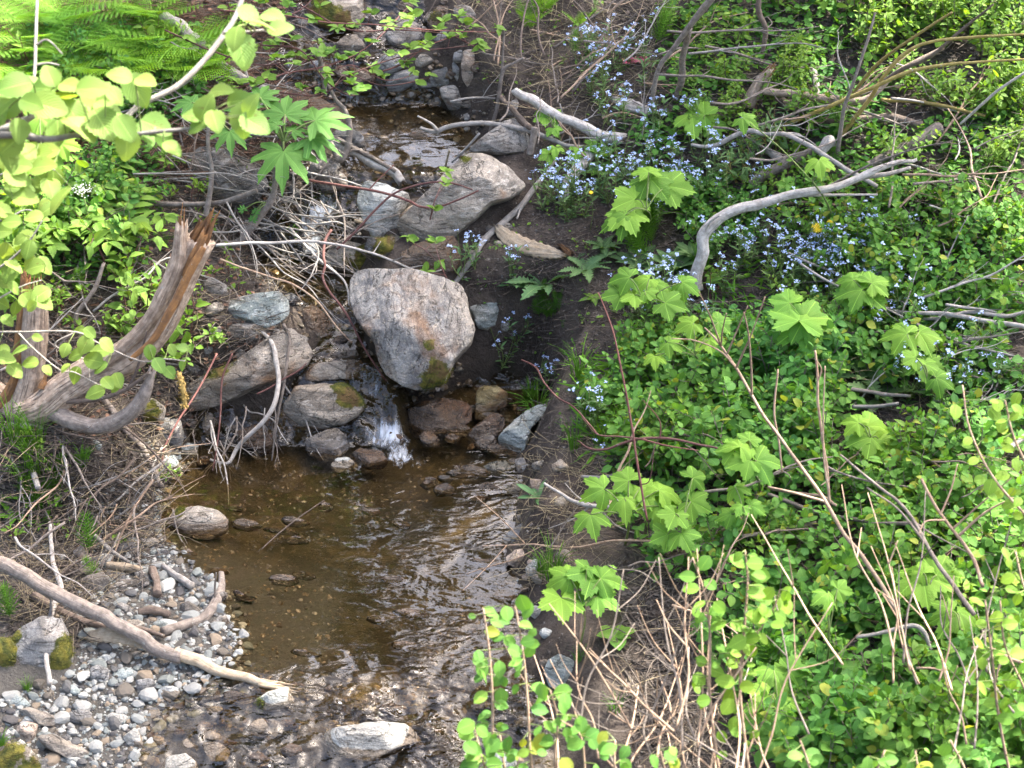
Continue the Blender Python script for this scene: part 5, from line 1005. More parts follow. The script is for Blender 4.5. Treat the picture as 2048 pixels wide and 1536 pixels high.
def twigs(n, poly, ang, sd_, hr, ln, cols, label, group, thick=1.):
    xs = [p[0] for p in poly]; ys = [p[1] for p in poly]; k = 0
    while k < n:
        px, py = random.uniform(min(xs), max(xs)), random.uniform(min(ys), max(ys))
        if not inside(px, py, poly): continue
        k += 1; h = random.uniform(*hr); t = hit(px, py, h); L = random.uniform(*ln)*pxm(t); a = random.gauss(ang, sd_)
        D = RT*math.cos(a)+(UP*.8+FWD*.45)*math.sin(a); D = np.array([D[0], D[1], D[2]])
        P0 = pt(px, py, t)-D*L*.5; P1 = P0+D*L; 
        P0[2] = max(P0[2], T(P0[0], P0[1])+.01); P1[2] = max(P1[2], T(P1[0], P1[1])+.01); D = P1-P0; D /= np.linalg.norm(D)
        R = frames(D[None], rng.normal(size=(1, 3)))[0]; R = np.stack([R[:, 1], R[:, 0], -R[:, 2]], 1)
        M = mats([P0], [R], [L])[0]; th = thick/ max(L, .25)*.55
        M = M @ Matrix.Diagonal((1, th if th < 1 else 1, th if th < 1 else 1, 1))
        obj('dead_twig', random.choice(TWM[random.choice(cols)]), None, M, label, 'twig', group)
twigs(48, [(380, 330), (560, 300), (740, 420), (720, 560), (600, 560), (480, 500), (400, 430)], -.75, .45, (.04, .30), (140, 380), ['grey', 'grey', 'bark'], 'dead twig in the tangle hanging over the upper falls', 'tangle of dead twigs over the falls', .8)
twigs(45, [(260, 130), (560, 40), (640, 200), (560, 330), (300, 330)], -.6, .5, (.02, .15), (90, 260), ['grey', 'bark', 'brown'], 'dead twig on the bank behind the lobed leaves, upper left', 'dead twigs of the upper left bank', .9)
twigs(60, [(0, 880), (300, 880), (330, 1100), (160, 1200), (0, 1150)], -.9, .7, (.0, .10), (90, 300), ['bark', 'grey', 'brown', 'tan'], 'dead twig in the litter of the lower left bank', 'dead twigs of the lower left bank')
twigs(45, [(80, 460), (480, 420), (560, 560), (420, 820), (100, 860)], -.4, .7, (.0, .10), (80, 260), ['bark', 'brown', 'grey'], 'dead twig in the litter around the broken trunks', 'dead twigs around the broken trunks')
twigs(38, [(860, -20), (1300, -20), (1340, 300), (1040, 260), (960, 160)], .9, .6, (.0, .2), (90, 260), ['bark', 'tan', 'grey', 'brown'], 'dry twig on the dark bank right of the upper pool', 'dry twigs of the upper bank')
twigs(40, [(1300, 60), (2040, 80), (2040, 420), (1400, 340)], .3, .5, (.02, .3), (120, 320), ['bark', 'grey', 'tan'], 'dry twig in the thicket at the upper right', 'dry twigs of the upper right thicket')
twigs(40, [(1500, 560), (2040, 560), (2040, 820), (1800, 800)], .0, .45, (.02, .15), (120, 340), ['grey', 'grey', 'bark'], 'dead twig at the right edge, above the lobed leaves', 'bleached twigs at the right edge')
twigs(40, [(1050, 850), (2040, 900), (2040, 1400), (1200, 1300)], .3, .8, (.02, .3), (100, 300), ['bark', 'tan', 'red' if False else 'brown'], 'dead twig under the leaves of the right thicket', 'dead twigs of the right thicket')
twigs(18, [(380, 880), (620, 800), (640, 900), (420, 960)], -1.2, .4, (.05, .2), (80, 220), ['bark', 'grey'], 'thin dead twig hanging into the recess under the slab', 'twigs over the recess')

# fine litter: straw, rootlets, dead fern
def litter(name, label, n, poly, mat, L, r, up=.35, segs=4):
    P = scatter(n, [poly], lambda P: SDat(P[:, 0], P[:, 1]) > 0); n = len(P); l = rng.uniform(*L, n); a = rng.random(n)*6.283
    D = np.stack([np.cos(a), np.sin(a), rng.uniform(-.02, up, n)], 1); e = P+D*l[:, None]; e[:, 2] = np.maximum(e[:, 2], T(e[:, 0], e[:, 1])+.002)
    m = (P+e)/2+rng.normal(size=(n, 3))*[.12, .12, .08]*l[:, None]+[0, 0, .003]; w = rng.uniform(*r, n)
    tt = np.linspace(0, 1, segs)[:, None, None]; C = P*(1-tt)**2+2*m*tt*(1-tt)+e*tt**2            # segs, n, 3
    X = np.cross(D, rng.normal(size=(n, 3))); X /= np.linalg.norm(X, axis=1)[:, None]; Y = np.cross(D, X); Y /= np.linalg.norm(Y, axis=1)[:, None]
    R = np.stack([X*math.cos(k)+Y*math.sin(k) for k in (0, 2.094, 4.189)]); ww = w*(1-.5*tt[..., 0])
    V = (C[:, None]+R[None]*ww[:, None, :, None]).transpose(2, 0, 1, 3).reshape(-1, 3)            # n, segs, 3
    f = np.array([(i*3+j, i*3+(j+1) % 3, i*3+3+(j+1) % 3, i*3+3+j) for i in range(segs-1) for j in range(3)]); F = (f[None]+(np.arange(n)*segs*3)[:, None, None]).reshape(-1, 4)
    obj(name, mesh(name, V, F, WM[mat], np.zeros((len(V), 2)), {'rnd': np.repeat(rng.random(n), segs*3)}), kind='stuff', label=label)
LB = [(0, 870), (200, 850), (350, 900), (330, 1090), (180, 1200), (160, 1300), (0, 1260)]
LB2 = [(0, 380), (300, 330), (560, 300), (640, 420), (560, 560), (560, 700), (360, 860), (0, 900)]
LB3 = [(0, 0), (620, 0), (640, 200), (560, 330), (0, 400)]
RBK = [(900, 0), (1320, 0), (1340, 250), (1300, 560), (1240, 700), (1180, 900), (1100, 900), (1050, 760), (920, 560), (1060, 420), (1080, 300), (960, 200)]
RB2 = [(1180, 880), (2048, 560), (2048, 1536), (1260, 1536), (1240, 1100)]
RB3 = [(1240, 0), (2048, 0), (2048, 700), (1240, 700)]
litter('dry_grass', 'bleached dry grass stalks on the left bank', 650, LB, 'straw', (.06, .30), (.0011, .0022), .5)
litter('twig_litter', 'fine dead twigs and needles on the left bank', 1900, LB, 'litter', (.04, .2), (.0014, .004), .3)
litter('twig_litter', 'fine dead twigs under the shrubs of the left bank', 4200, LB2, 'litter', (.03, .18), (.001, .0035), .3)
litter('dry_grass', 'dry stalks among the dead twigs', 900, LB2, 'straw', (.05, .22), (.001, .002), .4)
litter('dead_fern_litter', 'brown dead fern fronds on the upper left bank', 4500, LB3, 'deadfern', (.03, .2), (.001, .003), .4)
litter('rootlets', 'fine roots and twigs in the bare soil of the right bank', 3600, RBK, 'litter', (.02, .13), (.0007, .0022), .2)
litter('dry_grass', 'pale dry stalks on the upper right bank', 380, [(900, 0), (1320, 0), (1340, 200), (1040, 240)], 'straw', (.06, .3), (.0012, .0028), .6)
litter('twig_litter', 'dead twigs under the right thicket', 5500, RB2, 'litter', (.03, .22), (.001, .0035), .4)
litter('dry_grass', 'dry stalks under the right thicket', 900, RB2, 'straw', (.05, .25), (.001, .002), .5)
litter('twig_litter', 'dead twigs under the upper right thicket', 5000, RB3, 'litter', (.03, .22), (.001, .0035), .4)
litter('dry_grass', 'straw on the right bank edge', 500, [(1040, 880), (1200, 860), (1200, 1200), (1020, 1150)], 'straw', (.04, .16), (.0008, .0018), .4)
# dead leaves and wood chips
def chips(label, n, poly, cols, s):
    mb = MB(); P = scatter(n, [poly], lambda P: SDat(P[:, 0], P[:, 1]) > .02)+[0, 0, .004]; n = len(P); a = rng.random(n)*6.28
    merged(OV_S, P, frames(np.stack([np.cos(a), np.sin(a), rng.normal(size=n)*.15], 1), rng.normal(size=(n, 3))*.35+[0, 0, 1]), rng.uniform(*s, n), mb)
    obj('dead_leaf_litter', mb.mesh('dead_leaf_litter', WM[cols]), kind='stuff', label=label)
chips('brown dead leaves on the left bank', 1500, LB, 'litter', (.015, .045)); chips('dead leaves under the left shrubs', 1800, LB2, 'deadfern', (.015, .04))
chips('brown dead leaves under the thicket', 3500, RB2, 'litter', (.015, .045)); chips('brown leaves on the upper right bank', 2500, RB3, 'litter', (.015, .04))
chips('flakes of wood and leaf on the bare bank', 900, RBK, 'litter', (.008, .022)); chips('brown dead leaves on the upper left bank', 1500, LB3, 'deadfern', (.015, .04))
# ---------------------------------------------------------------- leafy plants
INDIV = .34
def shrub_proto(seed, H, nst, spread, tpl, size, per, opp=True, leafmat='oval', stem='bark', side=3, nrm_t=.45, stuffn=0, lo=.25, tplS=OV_S, rstem=.0035):
    """geometry of one shrub about its base: the stem mesh, a list of leaf matrices, small inner leaves"""
    r_ = np.random.default_rng(seed); mb = MB(); P, D, N, S_ = [], [], [], []
    def shoot(b, d, L, r, leaves, lo):
        C = [b]; dd = d/np.linalg.norm(d)
        for k in range(5):
            dd = dd+r_.normal(size=3)*.13+np.array([0, 0, .05]); dd /= np.linalg.norm(dd); C.append(C[-1]+dd*L/5)
        C = catmull(C, 3); mb.add(*tube(C, [r, r*.35], 5, 0, False)); n = len(C)
        for q in range(leaves):
            f = lo+(1-lo)*(q+.5)/leaves; i = min(n-2, int(f*(n-1))); t_ = C[i+1]-C[i]; t_ /= np.linalg.norm(t_)
            a = r_.uniform(0, 6.28) if q % 2 == 0 else a+1.57 if opp else r_.uniform(0, 6.28)
            s1 = np.cross(t_, [math.cos(a), math.sin(a), .1]); s1 /= np.linalg.norm(s1)
            for s in ((1, -1) if opp else (1,)):
                d_ = s1*s*1.0+t_*.45+r_.normal(size=3)*.18; z = size*r_.uniform(.62, 1.15)*(1-.35*max(0, f-.7)/.3)
                P.append(C[i]+d_/np.linalg.norm(d_)*z*.12); D.append(d_); N.append(np.array([0, -.15, 1])+r_.normal(size=3)*nrm_t+.25*t_); S_.append(z)
        # a small tuft at the tip
        for s in range(2): P.append(C[-1]); D.append(t_+r_.normal(size=3)*.5); N.append(np.array([0, 0, 1])+r_.normal(size=3)*.5); S_.append(size*r_.uniform(.35, .6))
        return C
    for k in range(nst):
        a = 6.283*k/nst+r_.uniform(-.5, .5); tl = r_.uniform(.1, 1)*spread; d = np.array([math.cos(a)*tl, math.sin(a)*tl, 1])
        C = shoot(np.array([math.cos(a), math.sin(a), 0])*.03, d, H*r_.uniform(.65, 1.05), rstem, per, lo)
        for q in range(side):
            i = r_.integers(len(C)//4, len(C)-3); dd = (C[i+1]-C[i])/np.linalg.norm(C[i+1]-C[i])+r_.normal(size=3)*[.8, .8, .3]
            shoot(C[i], dd, H*r_.uniform(.25, .45), rstem*.55, max(2, per//2), .2)
    P, D, N, S_ = map(np.array, (P, D, N, S_)); k = P[:, 2] > .01; P, D, N, S_ = P[k], D[k], N[k], S_[k]
    ind = r_.random(len(P)) < INDIV; fb = MB(); st_ = mb.mesh('stem', WM[stem]); sf = None
    k = ~ind; M = mats(P[ind], frames(D, N)[ind], S_[ind])
    if k.sum(): merged(tpl, P[k], frames(D, N)[k], S_[k], fb)
    if stuffn:
        q = r_.integers(0, len(P), stuffn); PP = P[q]*[1, 1, .6]+r_.normal(size=(stuffn, 3))*[.05, .05, .02]; PP[:, 2] = np.abs(PP[:, 2])
        merged(tplS, PP, frames(r_.normal(size=(stuffn, 3))*[1, 1, .3], r_.normal(size=(stuffn, 3))*.5+[0, 0, 1]), np.full(stuffn, size*.75)*r_.uniform(.6, 1, stuffn), fb)
    if fb.n: sf = fb.mesh('foliage', LM[leafmat])
    return st_, M, sf
LF = {k: [leafmesh('leaf', t, LM[m]) for t in ts] for k, ts, m in [('oval', [ov, ov2], 'oval'), ('ovald', [ov, ov2], 'ovald'), ('dog', [ov, lance], 'dog'), ('alder', [alder], 'alder'), ('lime', [ov, ov2], 'lime'), ('lance', [lance], 'dog'), ('slim', [slim], 'grey'), ('willow', [slim], 'dog')]}
PROTO = {}
def protos(kind, n, *a, **k):
    PROTO[kind] = [shrub_proto(100+i*13+len(kind), *a, **k) for i in range(n)]
protos('round', 7, .34, 7, .8, ov, .057, 6, leafmat='oval', side=2, stuffn=26)
protos('roundlow', 5, .22, 7, 1.1, ov, .050, 5, leafmat='ovald', side=2, stuffn=24)
protos('dog', 4, .30, 5, .9, lance, .072, 3, leafmat='dog', stem='red', side=1, stuffn=10)
protos('dogs', 3, .22, 3, 1.0, lance, .062, 3, leafmat='dog', stem='red', side=1, lo=.45)
protos('up', 4, .42, 7, .55, lance, .066, 6, leafmat='dog', stem='brown', side=1, stuffn=20)
protos('willow', 2, .25, 6, .8, slim, .075, 7, opp=False, leafmat='grey', stem='yellow', side=2, stuffn=10)
count = [0]
def plant(kind, leaf, P, label, group=None, name='shrub', cat='shrub', sc=1., rz=None, frac=1., fol=True, lt=None):
    stm, M, sf = random.choice(PROTO[kind]); rz = random.uniform(0, 6.28) if rz is None else rz
    r = thing(name, label, cat, P-np.array([0, 0, .01]), group, rz, sc); obj('stem', stm, r)
    for m in M:
        if frac < 1 and random.random() > frac: continue
        obj('leaf', random.choice(LF[leaf]), r, m); count[0] += 1
    if sf and fol: obj('foliage', sf, r, kind='stuff')
    return r
def sow(n, poly, kind, leaf, label, group, hmin=.75, hmax=1.2, dist=40, cond=.08, **k):
    xs = [p[0] for p in poly]; ys = [p[1] for p in poly]; got = []; tr = 0
    while len(got) < n and tr < 6000:
        tr += 1; px, py = random.uniform(min(xs), max(xs)), random.uniform(min(ys), max(ys))
        if not inside(px, py, poly) or any(math.hypot(px-a, (py-b)*1.4) < dist*(1-.5*tr/6000) for a, b in got): continue
        P = at(px, py)
        if SDat(P[0], P[1]) < cond: continue
        got.append((px, py)); plant(kind, leaf, P, label, group, sc=random.uniform(hmin, hmax), **k)
    return got
ZR = 'round leaved shrub in the '
sow(17, [(1190, 800), (1300, 720), (1640, 760), (1660, 900), (1450, 990), (1230, 900)], 'round', 'ovald', ZR+'dense green mound right of the lower cascade', 'shrubs of the dense green mound', .7, 1.05, dist=58)
sow(11, [(1260, 690), (1640, 680), (1660, 780), (1300, 760)], 'round', 'oval', ZR+'top of the green mound, below the forget me nots', 'shrubs on top of the green mound', .5, .75, dist=55)
sow(9, [(1370, 400), (1500, 420), (1520, 500), (1380, 510)], 'roundlow', 'oval', 'low round leaved shrub in the patch under the upper forget me nots', 'low shrubs under the upper forget me nots', .55, .8, dist=40)
sow(19, [(1540, 420), (2048, 400), (2048, 640), (1760, 640), (1640, 520)], 'round', 'oval', ZR+'bright thicket at the right edge, beside the dandelions', 'shrubs of the bright thicket at the right edge', .6, .9, dist=58)
sow(13, [(1640, 640), (2048, 600), (2048, 800), (1750, 780)], 'roundlow', 'oval', ZR+'gap below the bright right thicket', 'shrubs below the bright right thicket', .7, 1., dist=80)
sow(20, [(1560, 900), (2048, 860), (2048, 1200), (1400, 1230), (1400, 1080)], 'round', 'oval', ZR+'lower right thicket behind the dry twigs', 'shrubs of the lower right thicket', .65, 1.0, dist=66)
sow(11, [(1400, 1230), (2048, 1200), (2048, 1420), (1560, 1440)], 'roundlow', 'ovald', 'low dark round leaved shrub near the bottom right corner', 'low shrubs near the bottom right corner', .9, 1.25, dist=66)
sow(14, [(1600, 1440), (2100, 1400), (2100, 1620), (1600, 1640)], 'round', 'oval', ZR+'very bottom right corner', 'shrubs of the bottom right corner', .8, 1.1, dist=60)
sow(12, [(1560, 120), (2048, 100), (2048, 380), (1600, 330)], 'up', 'dog', 'pointed leaved bush among the yellow stems at the upper right', 'bushes among the yellow stems', .45, .7, dist=70)
sow(12, [(1700, 20), (2048, 60), (2048, 260), (1760, 200)], 'up', 'lime', 'pale sunlit bush at the top right corner', 'sunlit bushes at the top right corner', .55, .85, dist=60)
sow(11, [(1330, 60), (1600, 80), (1600, 260), (1370, 260)], 'up', 'dog', 'pointed leaved bush right of the leaning stems at the top', 'bushes right of the leaning stems', .4, .65, dist=55)
sow(8, [(1400, -60), (2048, -60), (2048, 40), (1400, 40)], 'up', 'oval', 'green bush cut by the top edge at the right', 'bushes at the top edge', .5, .75, dist=80)
sow(9, [(1360, 260), (1560, 260), (1640, 400), (1520, 400)], 'dog', 'dog', 'light leaved bush behind the upper forget me nots', 'light bushes behind the upper forget me nots', .4, .6, dist=60)
plant('willow', 'slim', at(1540, 300), 'fine grey leaved willow sprig above the curled branch tip', sc=.9, name='willow_sprig')
plant('willow', 'slim', at(1480, 360), 'fine leaved willow sprig below the curled branch', sc=.8, name='willow_sprig')
sow(9, [(1400, 900), (2048, 860), (2048, 1400), (1500, 1350)], 'dog', 'lance', 'red stemmed shrub with pointed leaves in the lower right thicket', 'pointed leaved shrubs of the lower right thicket', .6, .9, dist=90)
sow(7, [(1560, 430), (2048, 430), (2048, 780), (1700, 760)], 'dogs', 'lime', 'yellowish sprig in the right thicket', 'yellowish sprigs in the right thicket', .8, 1.2, dist=80)
sow(8, [(1250, 560), (1750, 560), (1700, 760), (1250, 760)], 'dogs', 'dog', 'light green sprig around the middle forget me nots', 'sprigs around the middle forget me nots', .6, .9, dist=60)
sow(8, [(980, 440), (1250, 420), (1230, 700), (1000, 620)], 'dogs', 'lance', 'small sprout on the bare soil right of the big boulder', 'sprouts on the bare soil', .25, .42, dist=60, fol=False)
sow(7, [(930, 60), (1240, 40), (1200, 260), (960, 200)], 'dogs', 'lance', 'small sprout on the dark upper bank', 'sprouts on the dark upper bank', .25, .45, dist=50, fol=False)
# left side
sow(9, [(0, 340), (260, 330), (300, 500), (60, 520)], 'round', 'ovald', 'small round leaved shrub under the alder branch at the left', 'small shrubs under the alder branch', .55, .8, dist=55)
sow(8, [(100, 120), (380, 100), (400, 240), (120, 260)], 'roundlow', 'ovald', 'small leaved shrub among the ferns at the upper left', 'small shrubs among the ferns', .6, .85, dist=60)
sow(5, [(0, 380), (120, 380), (120, 620), (0, 640)], 'up', 'lime', 'pale green bush at the left edge below the alder branch', 'pale bushes at the left edge', .8, 1.1, dist=60)
for (px, py), s, lab in [((300, 740), 1., 'red stemmed sprig with opposite leaves beneath the leaning trunk'), ((360, 680), 1.05, 'red stemmed sprig right of the leaning trunk'), ((285, 640), 1.0, 'leafy red stemmed sprig behind the leaning trunk'),
                        ((160, 610), .8, 'leafy sprig beside the left broken trunk'), ((200, 680), .9, 'red stemmed sprig in front of the dead stub'), ((420, 690), .7, 'red stemmed sprig hanging over the slanting slab'),
                        ((120, 620), .7, 'leafy sprig close behind the left broken trunk'), ((30, 880), .5, 'small leafy sprig under the root at the left edge'), ((350, 350), .8, 'leafy sprig over the dark slab by the dead twigs'),
                        ((380, 400), .7, 'leafy sprig left of the devils club stem'), ((420, 470), .7, 'small sprig at the foot of the upright prickly stem'), ((240, 560), 1.1, 'leafy shrub behind the leaning trunk top'),
                        ((470, 360), .6, 'sprig hanging among the dead twigs over the falls'), ((440, 130), .9, 'leafy sprig beside the mossy log at the upper left'), ((470, 60), .9, 'leafy sprig above the mossy log at the top'),
                        ((600, 470), .45, 'tiny sprig hanging over the upper falls foam'), ((345, 960), .45, 'tiny sprig at the pool edge under the thin red twig')]:
    plant('dogs' if s < .95 else 'dog', 'dog', at(px, py, .0), lab, sc=s, name='leafy_sprig', cat='sprig')
sow(8, [(0, 900), (160, 880), (200, 1060), (20, 1120)], 'dogs', 'lance', 'small green shoot in the litter of the lower left bank', 'green shoots of the lower left bank', .35, .6, dist=50, fol=False)
sow(12, [(260, 420), (560, 380), (560, 600), (380, 640), (240, 620)], 'dogs', 'dog', 'small green sprig among the dead twigs left of the falls', 'sprigs among the dead twigs', .4, .75, dist=50, fol=False)
sow(9, [(0, 100), (420, 40), (480, 200), (60, 330)], 'dogs', 'dog', 'green sprig on the upper left bank', 'sprigs of the upper left bank', .6, 1., dist=60)
# long red stems with leaves arching over the stream at the top
def spray(P, reg, label, hh, n=7, sz=.052, r=1.8, seed=0, leaf='dog', hm=.1, name='leafy_branch', mat='red', cat='branch', tt=None, lofr=.1):
    o, C = stick(label, reg, P, [r, r*.5], mat, hh, hm=hm, name=name, cat=cat, tt=tt, rough=.05); r_ = np.random.default_rng(seed+50)
    PP, D, N, S_ = [], [], [], []
    for i in np.linspace(len(C)*lofr, len(C)-1, n).astype(int):
        t_ = C[min(i+1, len(C)-1)]-C[i-1]; t_ /= np.linalg.norm(t_); tip = C[i]+np.array([0, 0, .02])
        if r_.random() < .7 and i < len(C)-2:
            d_ = t_*.5+r_.normal(size=3)*.5+[0, 0, .8]; d_ /= np.linalg.norm(d_); L = r_.uniform(.04, .11); tip = C[i]+d_*L; b = MB(); b.add(*tube([C[i]-C[0], tip-C[0]], [.0018, .001], 4, 0, False)); obj('side_shoot', b.mesh('side_shoot', WM[mat]), o); t_ = d_
        a0 = r_.uniform(0, 6.28)
        for k in range(r_.integers(4, 7)):
            a = a0+k*1.3; s1 = np.array([math.cos(a), math.sin(a), .1]); d_ = s1+t_*.6+r_.normal(size=3)*.15; PP.append(tip-C[0]-t_*r_.uniform(0, .015)); D.append(d_); N.append(np.array([0, -.2, 1])+r_.normal(size=3)*.35); S_.append(sz*r_.uniform(.6, 1.2))
    for m in mats(PP, frames(np.array(D), np.array(N)), S_): obj('leaf', random.choice(LF[leaf]), o, m); count[0] += 1
    return o
for k, (P, lab, hh) in enumerate([([(330, 60), (420, 100), (520, 130), (640, 120), (760, 170), (860, 155)], 'long red stem with leaf whorls crossing above the blue grey stone', (.5, .35)),
        ([(430, 190), (560, 150), (660, 130), (740, 90), (820, 10)], 'red leafy branch rising towards the top of the stream', (.45, .5)),
        ([(440, 20), (560, 30), (660, 45), (760, 50), (860, 60), (1000, 65)], 'red leafy branch along the top edge over the moss covered boulder', (.6, .4)),
        ([(560, 185), (640, 190), (700, 150), (780, 120), (860, 100), (960, 90)], 'leafy branch hanging over the brown stone at the upper pool', (.4, .4)),
        ([(600, 10), (700, 60), (800, 60), (900, 70), (960, 100)], 'leafy branch in front of the dark grey rounded rock', (.5, .4)),
        ([(520, 90), (600, 100), (650, 160), (700, 190), (730, 180)], 'short leafy branch beside the prickly leaning stem', (.5, .4)),
        ([(450, 120), (520, 60), (600, 20), (640, -20)], 'leafy branch at the top left of the falls', (.5, .6)),
        ([(430, 230), (520, 170), (600, 130), (640, 90)], 'leafy branch over the foaming fall at the upper left', (.4, .5)),
        ([(740, 150), (800, 130), (860, 90), (950, 60)], 'slender leafy branch above the upper pool stones', (.35, .4))]):
    spray(P, 0, lab, hh, 9, seed=k)
for k, (P, lab) in enumerate([([(640, 160), (700, 130), (770, 160), (830, 150)], 'thin red twig with leaves over the pool rim stones'), ([(860, 440), (870, 400), (892, 350)], 'upright leafy tip standing before the great tan boulder'), ([(815, 480), (850, 500), (880, 530)], 'leafy tip above the big boulder'), ([(920, 600), (890, 550), (870, 490)], 'leafy shoot tip rising left of the grey pole')]):
    spray(P, 0, lab, (.25, .3), 3, seed=30+k, sz=.05, r=1.3)
# thimbleberry: big lobed leaves on stalks
PLM = [leafmesh('leaf', p, LM['palm']) for p in PALM]
def thimble(px, py, leaves, label, h=.18, name='lobed_leaf_plant'):
    B = at(px, py); t0 = hit(px, py, h); r = thing(name, label, 'plant', B); m = pxm(t0)
    ax = sum(l[0] for l in leaves)/len(leaves); ay = sum(l[1] for l in leaves)/len(leaves); top = pt(ax*.5+px*.5, ay*.6+py*.4, t0+.03)
    b = MB(); b.add(*tube(catmull([B-B, (top-B)*.55+[.01, .0, .02], top-B], 4), [.005, .004], 6)); obj('stem', b.mesh('stem', WM['stem']), r)
    for i, (lx, ly, w, ang) in enumerate(leaves):
        q = pt(lx, ly, t0+.035-(ly-ay)*m*.5+random.uniform(-.03, .03)); a = rad(ang); d = RT*math.sin(a)-(UP*.62+FWD*.75)*math.cos(a)*1.; d = d/np.linalg.norm(d)
        petiole_leaf(r, B, top, q-d*w*m*.30, d, w*m*1.04, random.choice(PLM), nrm=(random.gauss(0, .18), -.55+random.gauss(0, .15), 1), rr=.003); count[0] += 1
    return r
# ang: where the tip points in the picture (0 = down, 90 = right, 180 = up)
thimble(1160, 1290, [(1120, 1160, 70, -60), (1180, 1165, 95, -10), (1225, 1160, 80, 80), (1125, 1215, 90, 5), (1215, 1200, 75, 60), (1180, 1130, 45, 150), (1180, 1195, 60, 30)], 'lobed leaf plant hanging over the bare soil above the large pale rock', .2)
thimble(1250, 1090, [(1185, 1045, 75, 10), (1190, 985, 75, -60), (1240, 955, 65, -120), (1290, 990, 80, 20), (1330, 965, 90, 150), (1340, 1020, 80, 60), (1250, 1010, 70, 0)], 'cluster of big lobed leaves on the right bank beside the small dandelion', .2)
thimble(1360, 1090, [(1320, 1075, 60, -60), (1370, 1080, 70, 20), (1400, 1010, 70, 60), (1400, 950, 60, 120), (1345, 1040, 65, -20)], 'second cluster of lobed leaves right of the small dandelion', .22)
thimble(1520, 1010, [(1490, 880, 80, 150), (1540, 920, 90, 95), (1480, 925, 70, -70), (1450, 900, 60, -100), (1500, 870, 50, 170)], 'lobed leaf plant with a long pointed leaf in the middle of the thicket', .3)
thimble(1500, 1090, [(1475, 985, 50, 10), (1515, 1015, 50, 70), (1480, 1020, 40, -30), (1450, 1030, 45, -80)], 'small lobed leaf plant under the forked dry twig', .2)
thimble(1300, 460, [(1315, 370, 95, 30), (1360, 375, 90, 80), (1250, 405, 80, -60), (1260, 440, 85, 20), (1230, 435, 75, -70), (1290, 335, 60, -160)], 'lobed leaf plant standing under the upper forget me nots', .22)
thimble(1400, 280, [(1410, 235, 95, 60), (1390, 225, 70, -120), (1440, 250, 60, 90)], 'lobed leaf plant behind the upper forget me nots', .12)
thimble(1280, 650, [(1240, 555, 65, -90), (1285, 565, 60, -50), (1330, 570, 65, 80), (1225, 590, 65, -80), (1270, 600, 55, 0), (1350, 610, 70, 70), (1300, 590, 45, 40), (1380, 570, 60, 60)], 'spray of lobed leaves at the left end of the middle forget me nots', .2)
thimble(1620, 700, [(1600, 620, 120, 170), (1640, 640, 110, 90), (1590, 660, 100, -60), (1560, 600, 70, -120)], 'big pleated lobed leaf plant at the centre of the middle forget me nots', .26)
thimble(1740, 650, [(1740, 590, 110, 40), (1700, 580, 80, -90), (1760, 560, 70, 120), (1690, 555, 60, -120)], 'dark lobed leaf plant right of the middle forget me nots', .2)
thimble(1800, 740, [(1790, 665, 80, -100), (1850, 680, 85, 20), (1870, 730, 60, 60)], 'pair of pale lobed leaves above the bleached twigs on the right', .2)
thimble(1860, 800, [(1850, 740, 70, 0), (1890, 760, 60, 70), (1820, 720, 50, -60)], 'lobed leaf plant below the pair of pale lobed leaves', .15)
thimble(1400, 760, [(1370, 650, 60, -70), (1420, 690, 60, 0), (1310, 720, 45, 0), (1350, 690, 50, 60), (1450, 640, 55, 120)], 'lobed leaf plant on the crest of the green mound', .25)
thimble(1740, 900, [(1760, 850, 90, 100), (1720, 880, 80, -70), (1700, 840, 60, -120), (1780, 890, 70, 60)], 'lobed leaf plant in the gap right of the upright dry twigs', .2)
thimble(1850, 1220, [(1850, 1175, 110, 0), (1900, 1150, 90, 90), (1830, 1140, 60, -120)], 'largest dark lobed leaf at the lower right', .2)
thimble(1930, 1290, [(1930, 1245, 100, 20), (1890, 1230, 70, -60)], 'rounded dark lobed leaf in the shade at the lower right', .15)
thimble(1560, 1450, [(1560, 1360, 90, 20), (1600, 1340, 70, 90), (1520, 1400, 80, -50), (1570, 1420, 90, 30), (1500, 1440, 70, -80)], 'lobed leaf plant behind the blurred dry twigs', .25)
thimble(1640, 1380, [(1660, 1200, 60, 10), (1690, 1180, 50, 80)], 'faint lobed leaves low in the lower right thicket', .3)
thimble(1120, 300, [(1090, 240, 45, 0), (1120, 232, 40, 80), (1080, 222, 36, -90), (1110, 262, 36, 20)], 'small lobed leaf seedling between the two grey logs', .06)
thimble(1150, 330, [(1110, 300, 40, 0), (1160, 305, 42, 80), (1090, 312, 38, -60), (1190, 290, 36, 90)], 'small lobed leaf seedling beside the outlet of the upper pool', .06)
thimble(1680, 480, [(1640, 330, 60, 0), (1500, 240, 55, 60)], 'lobed leaf in the upper right thicket', .3)
thimble(80, 300, [(60, 240, 70, -60), (110, 320, 70, 20), (30, 330, 70, -40), (140, 290, 60, 80)], 'dark lobed leaf plant under the alder branch', .3)
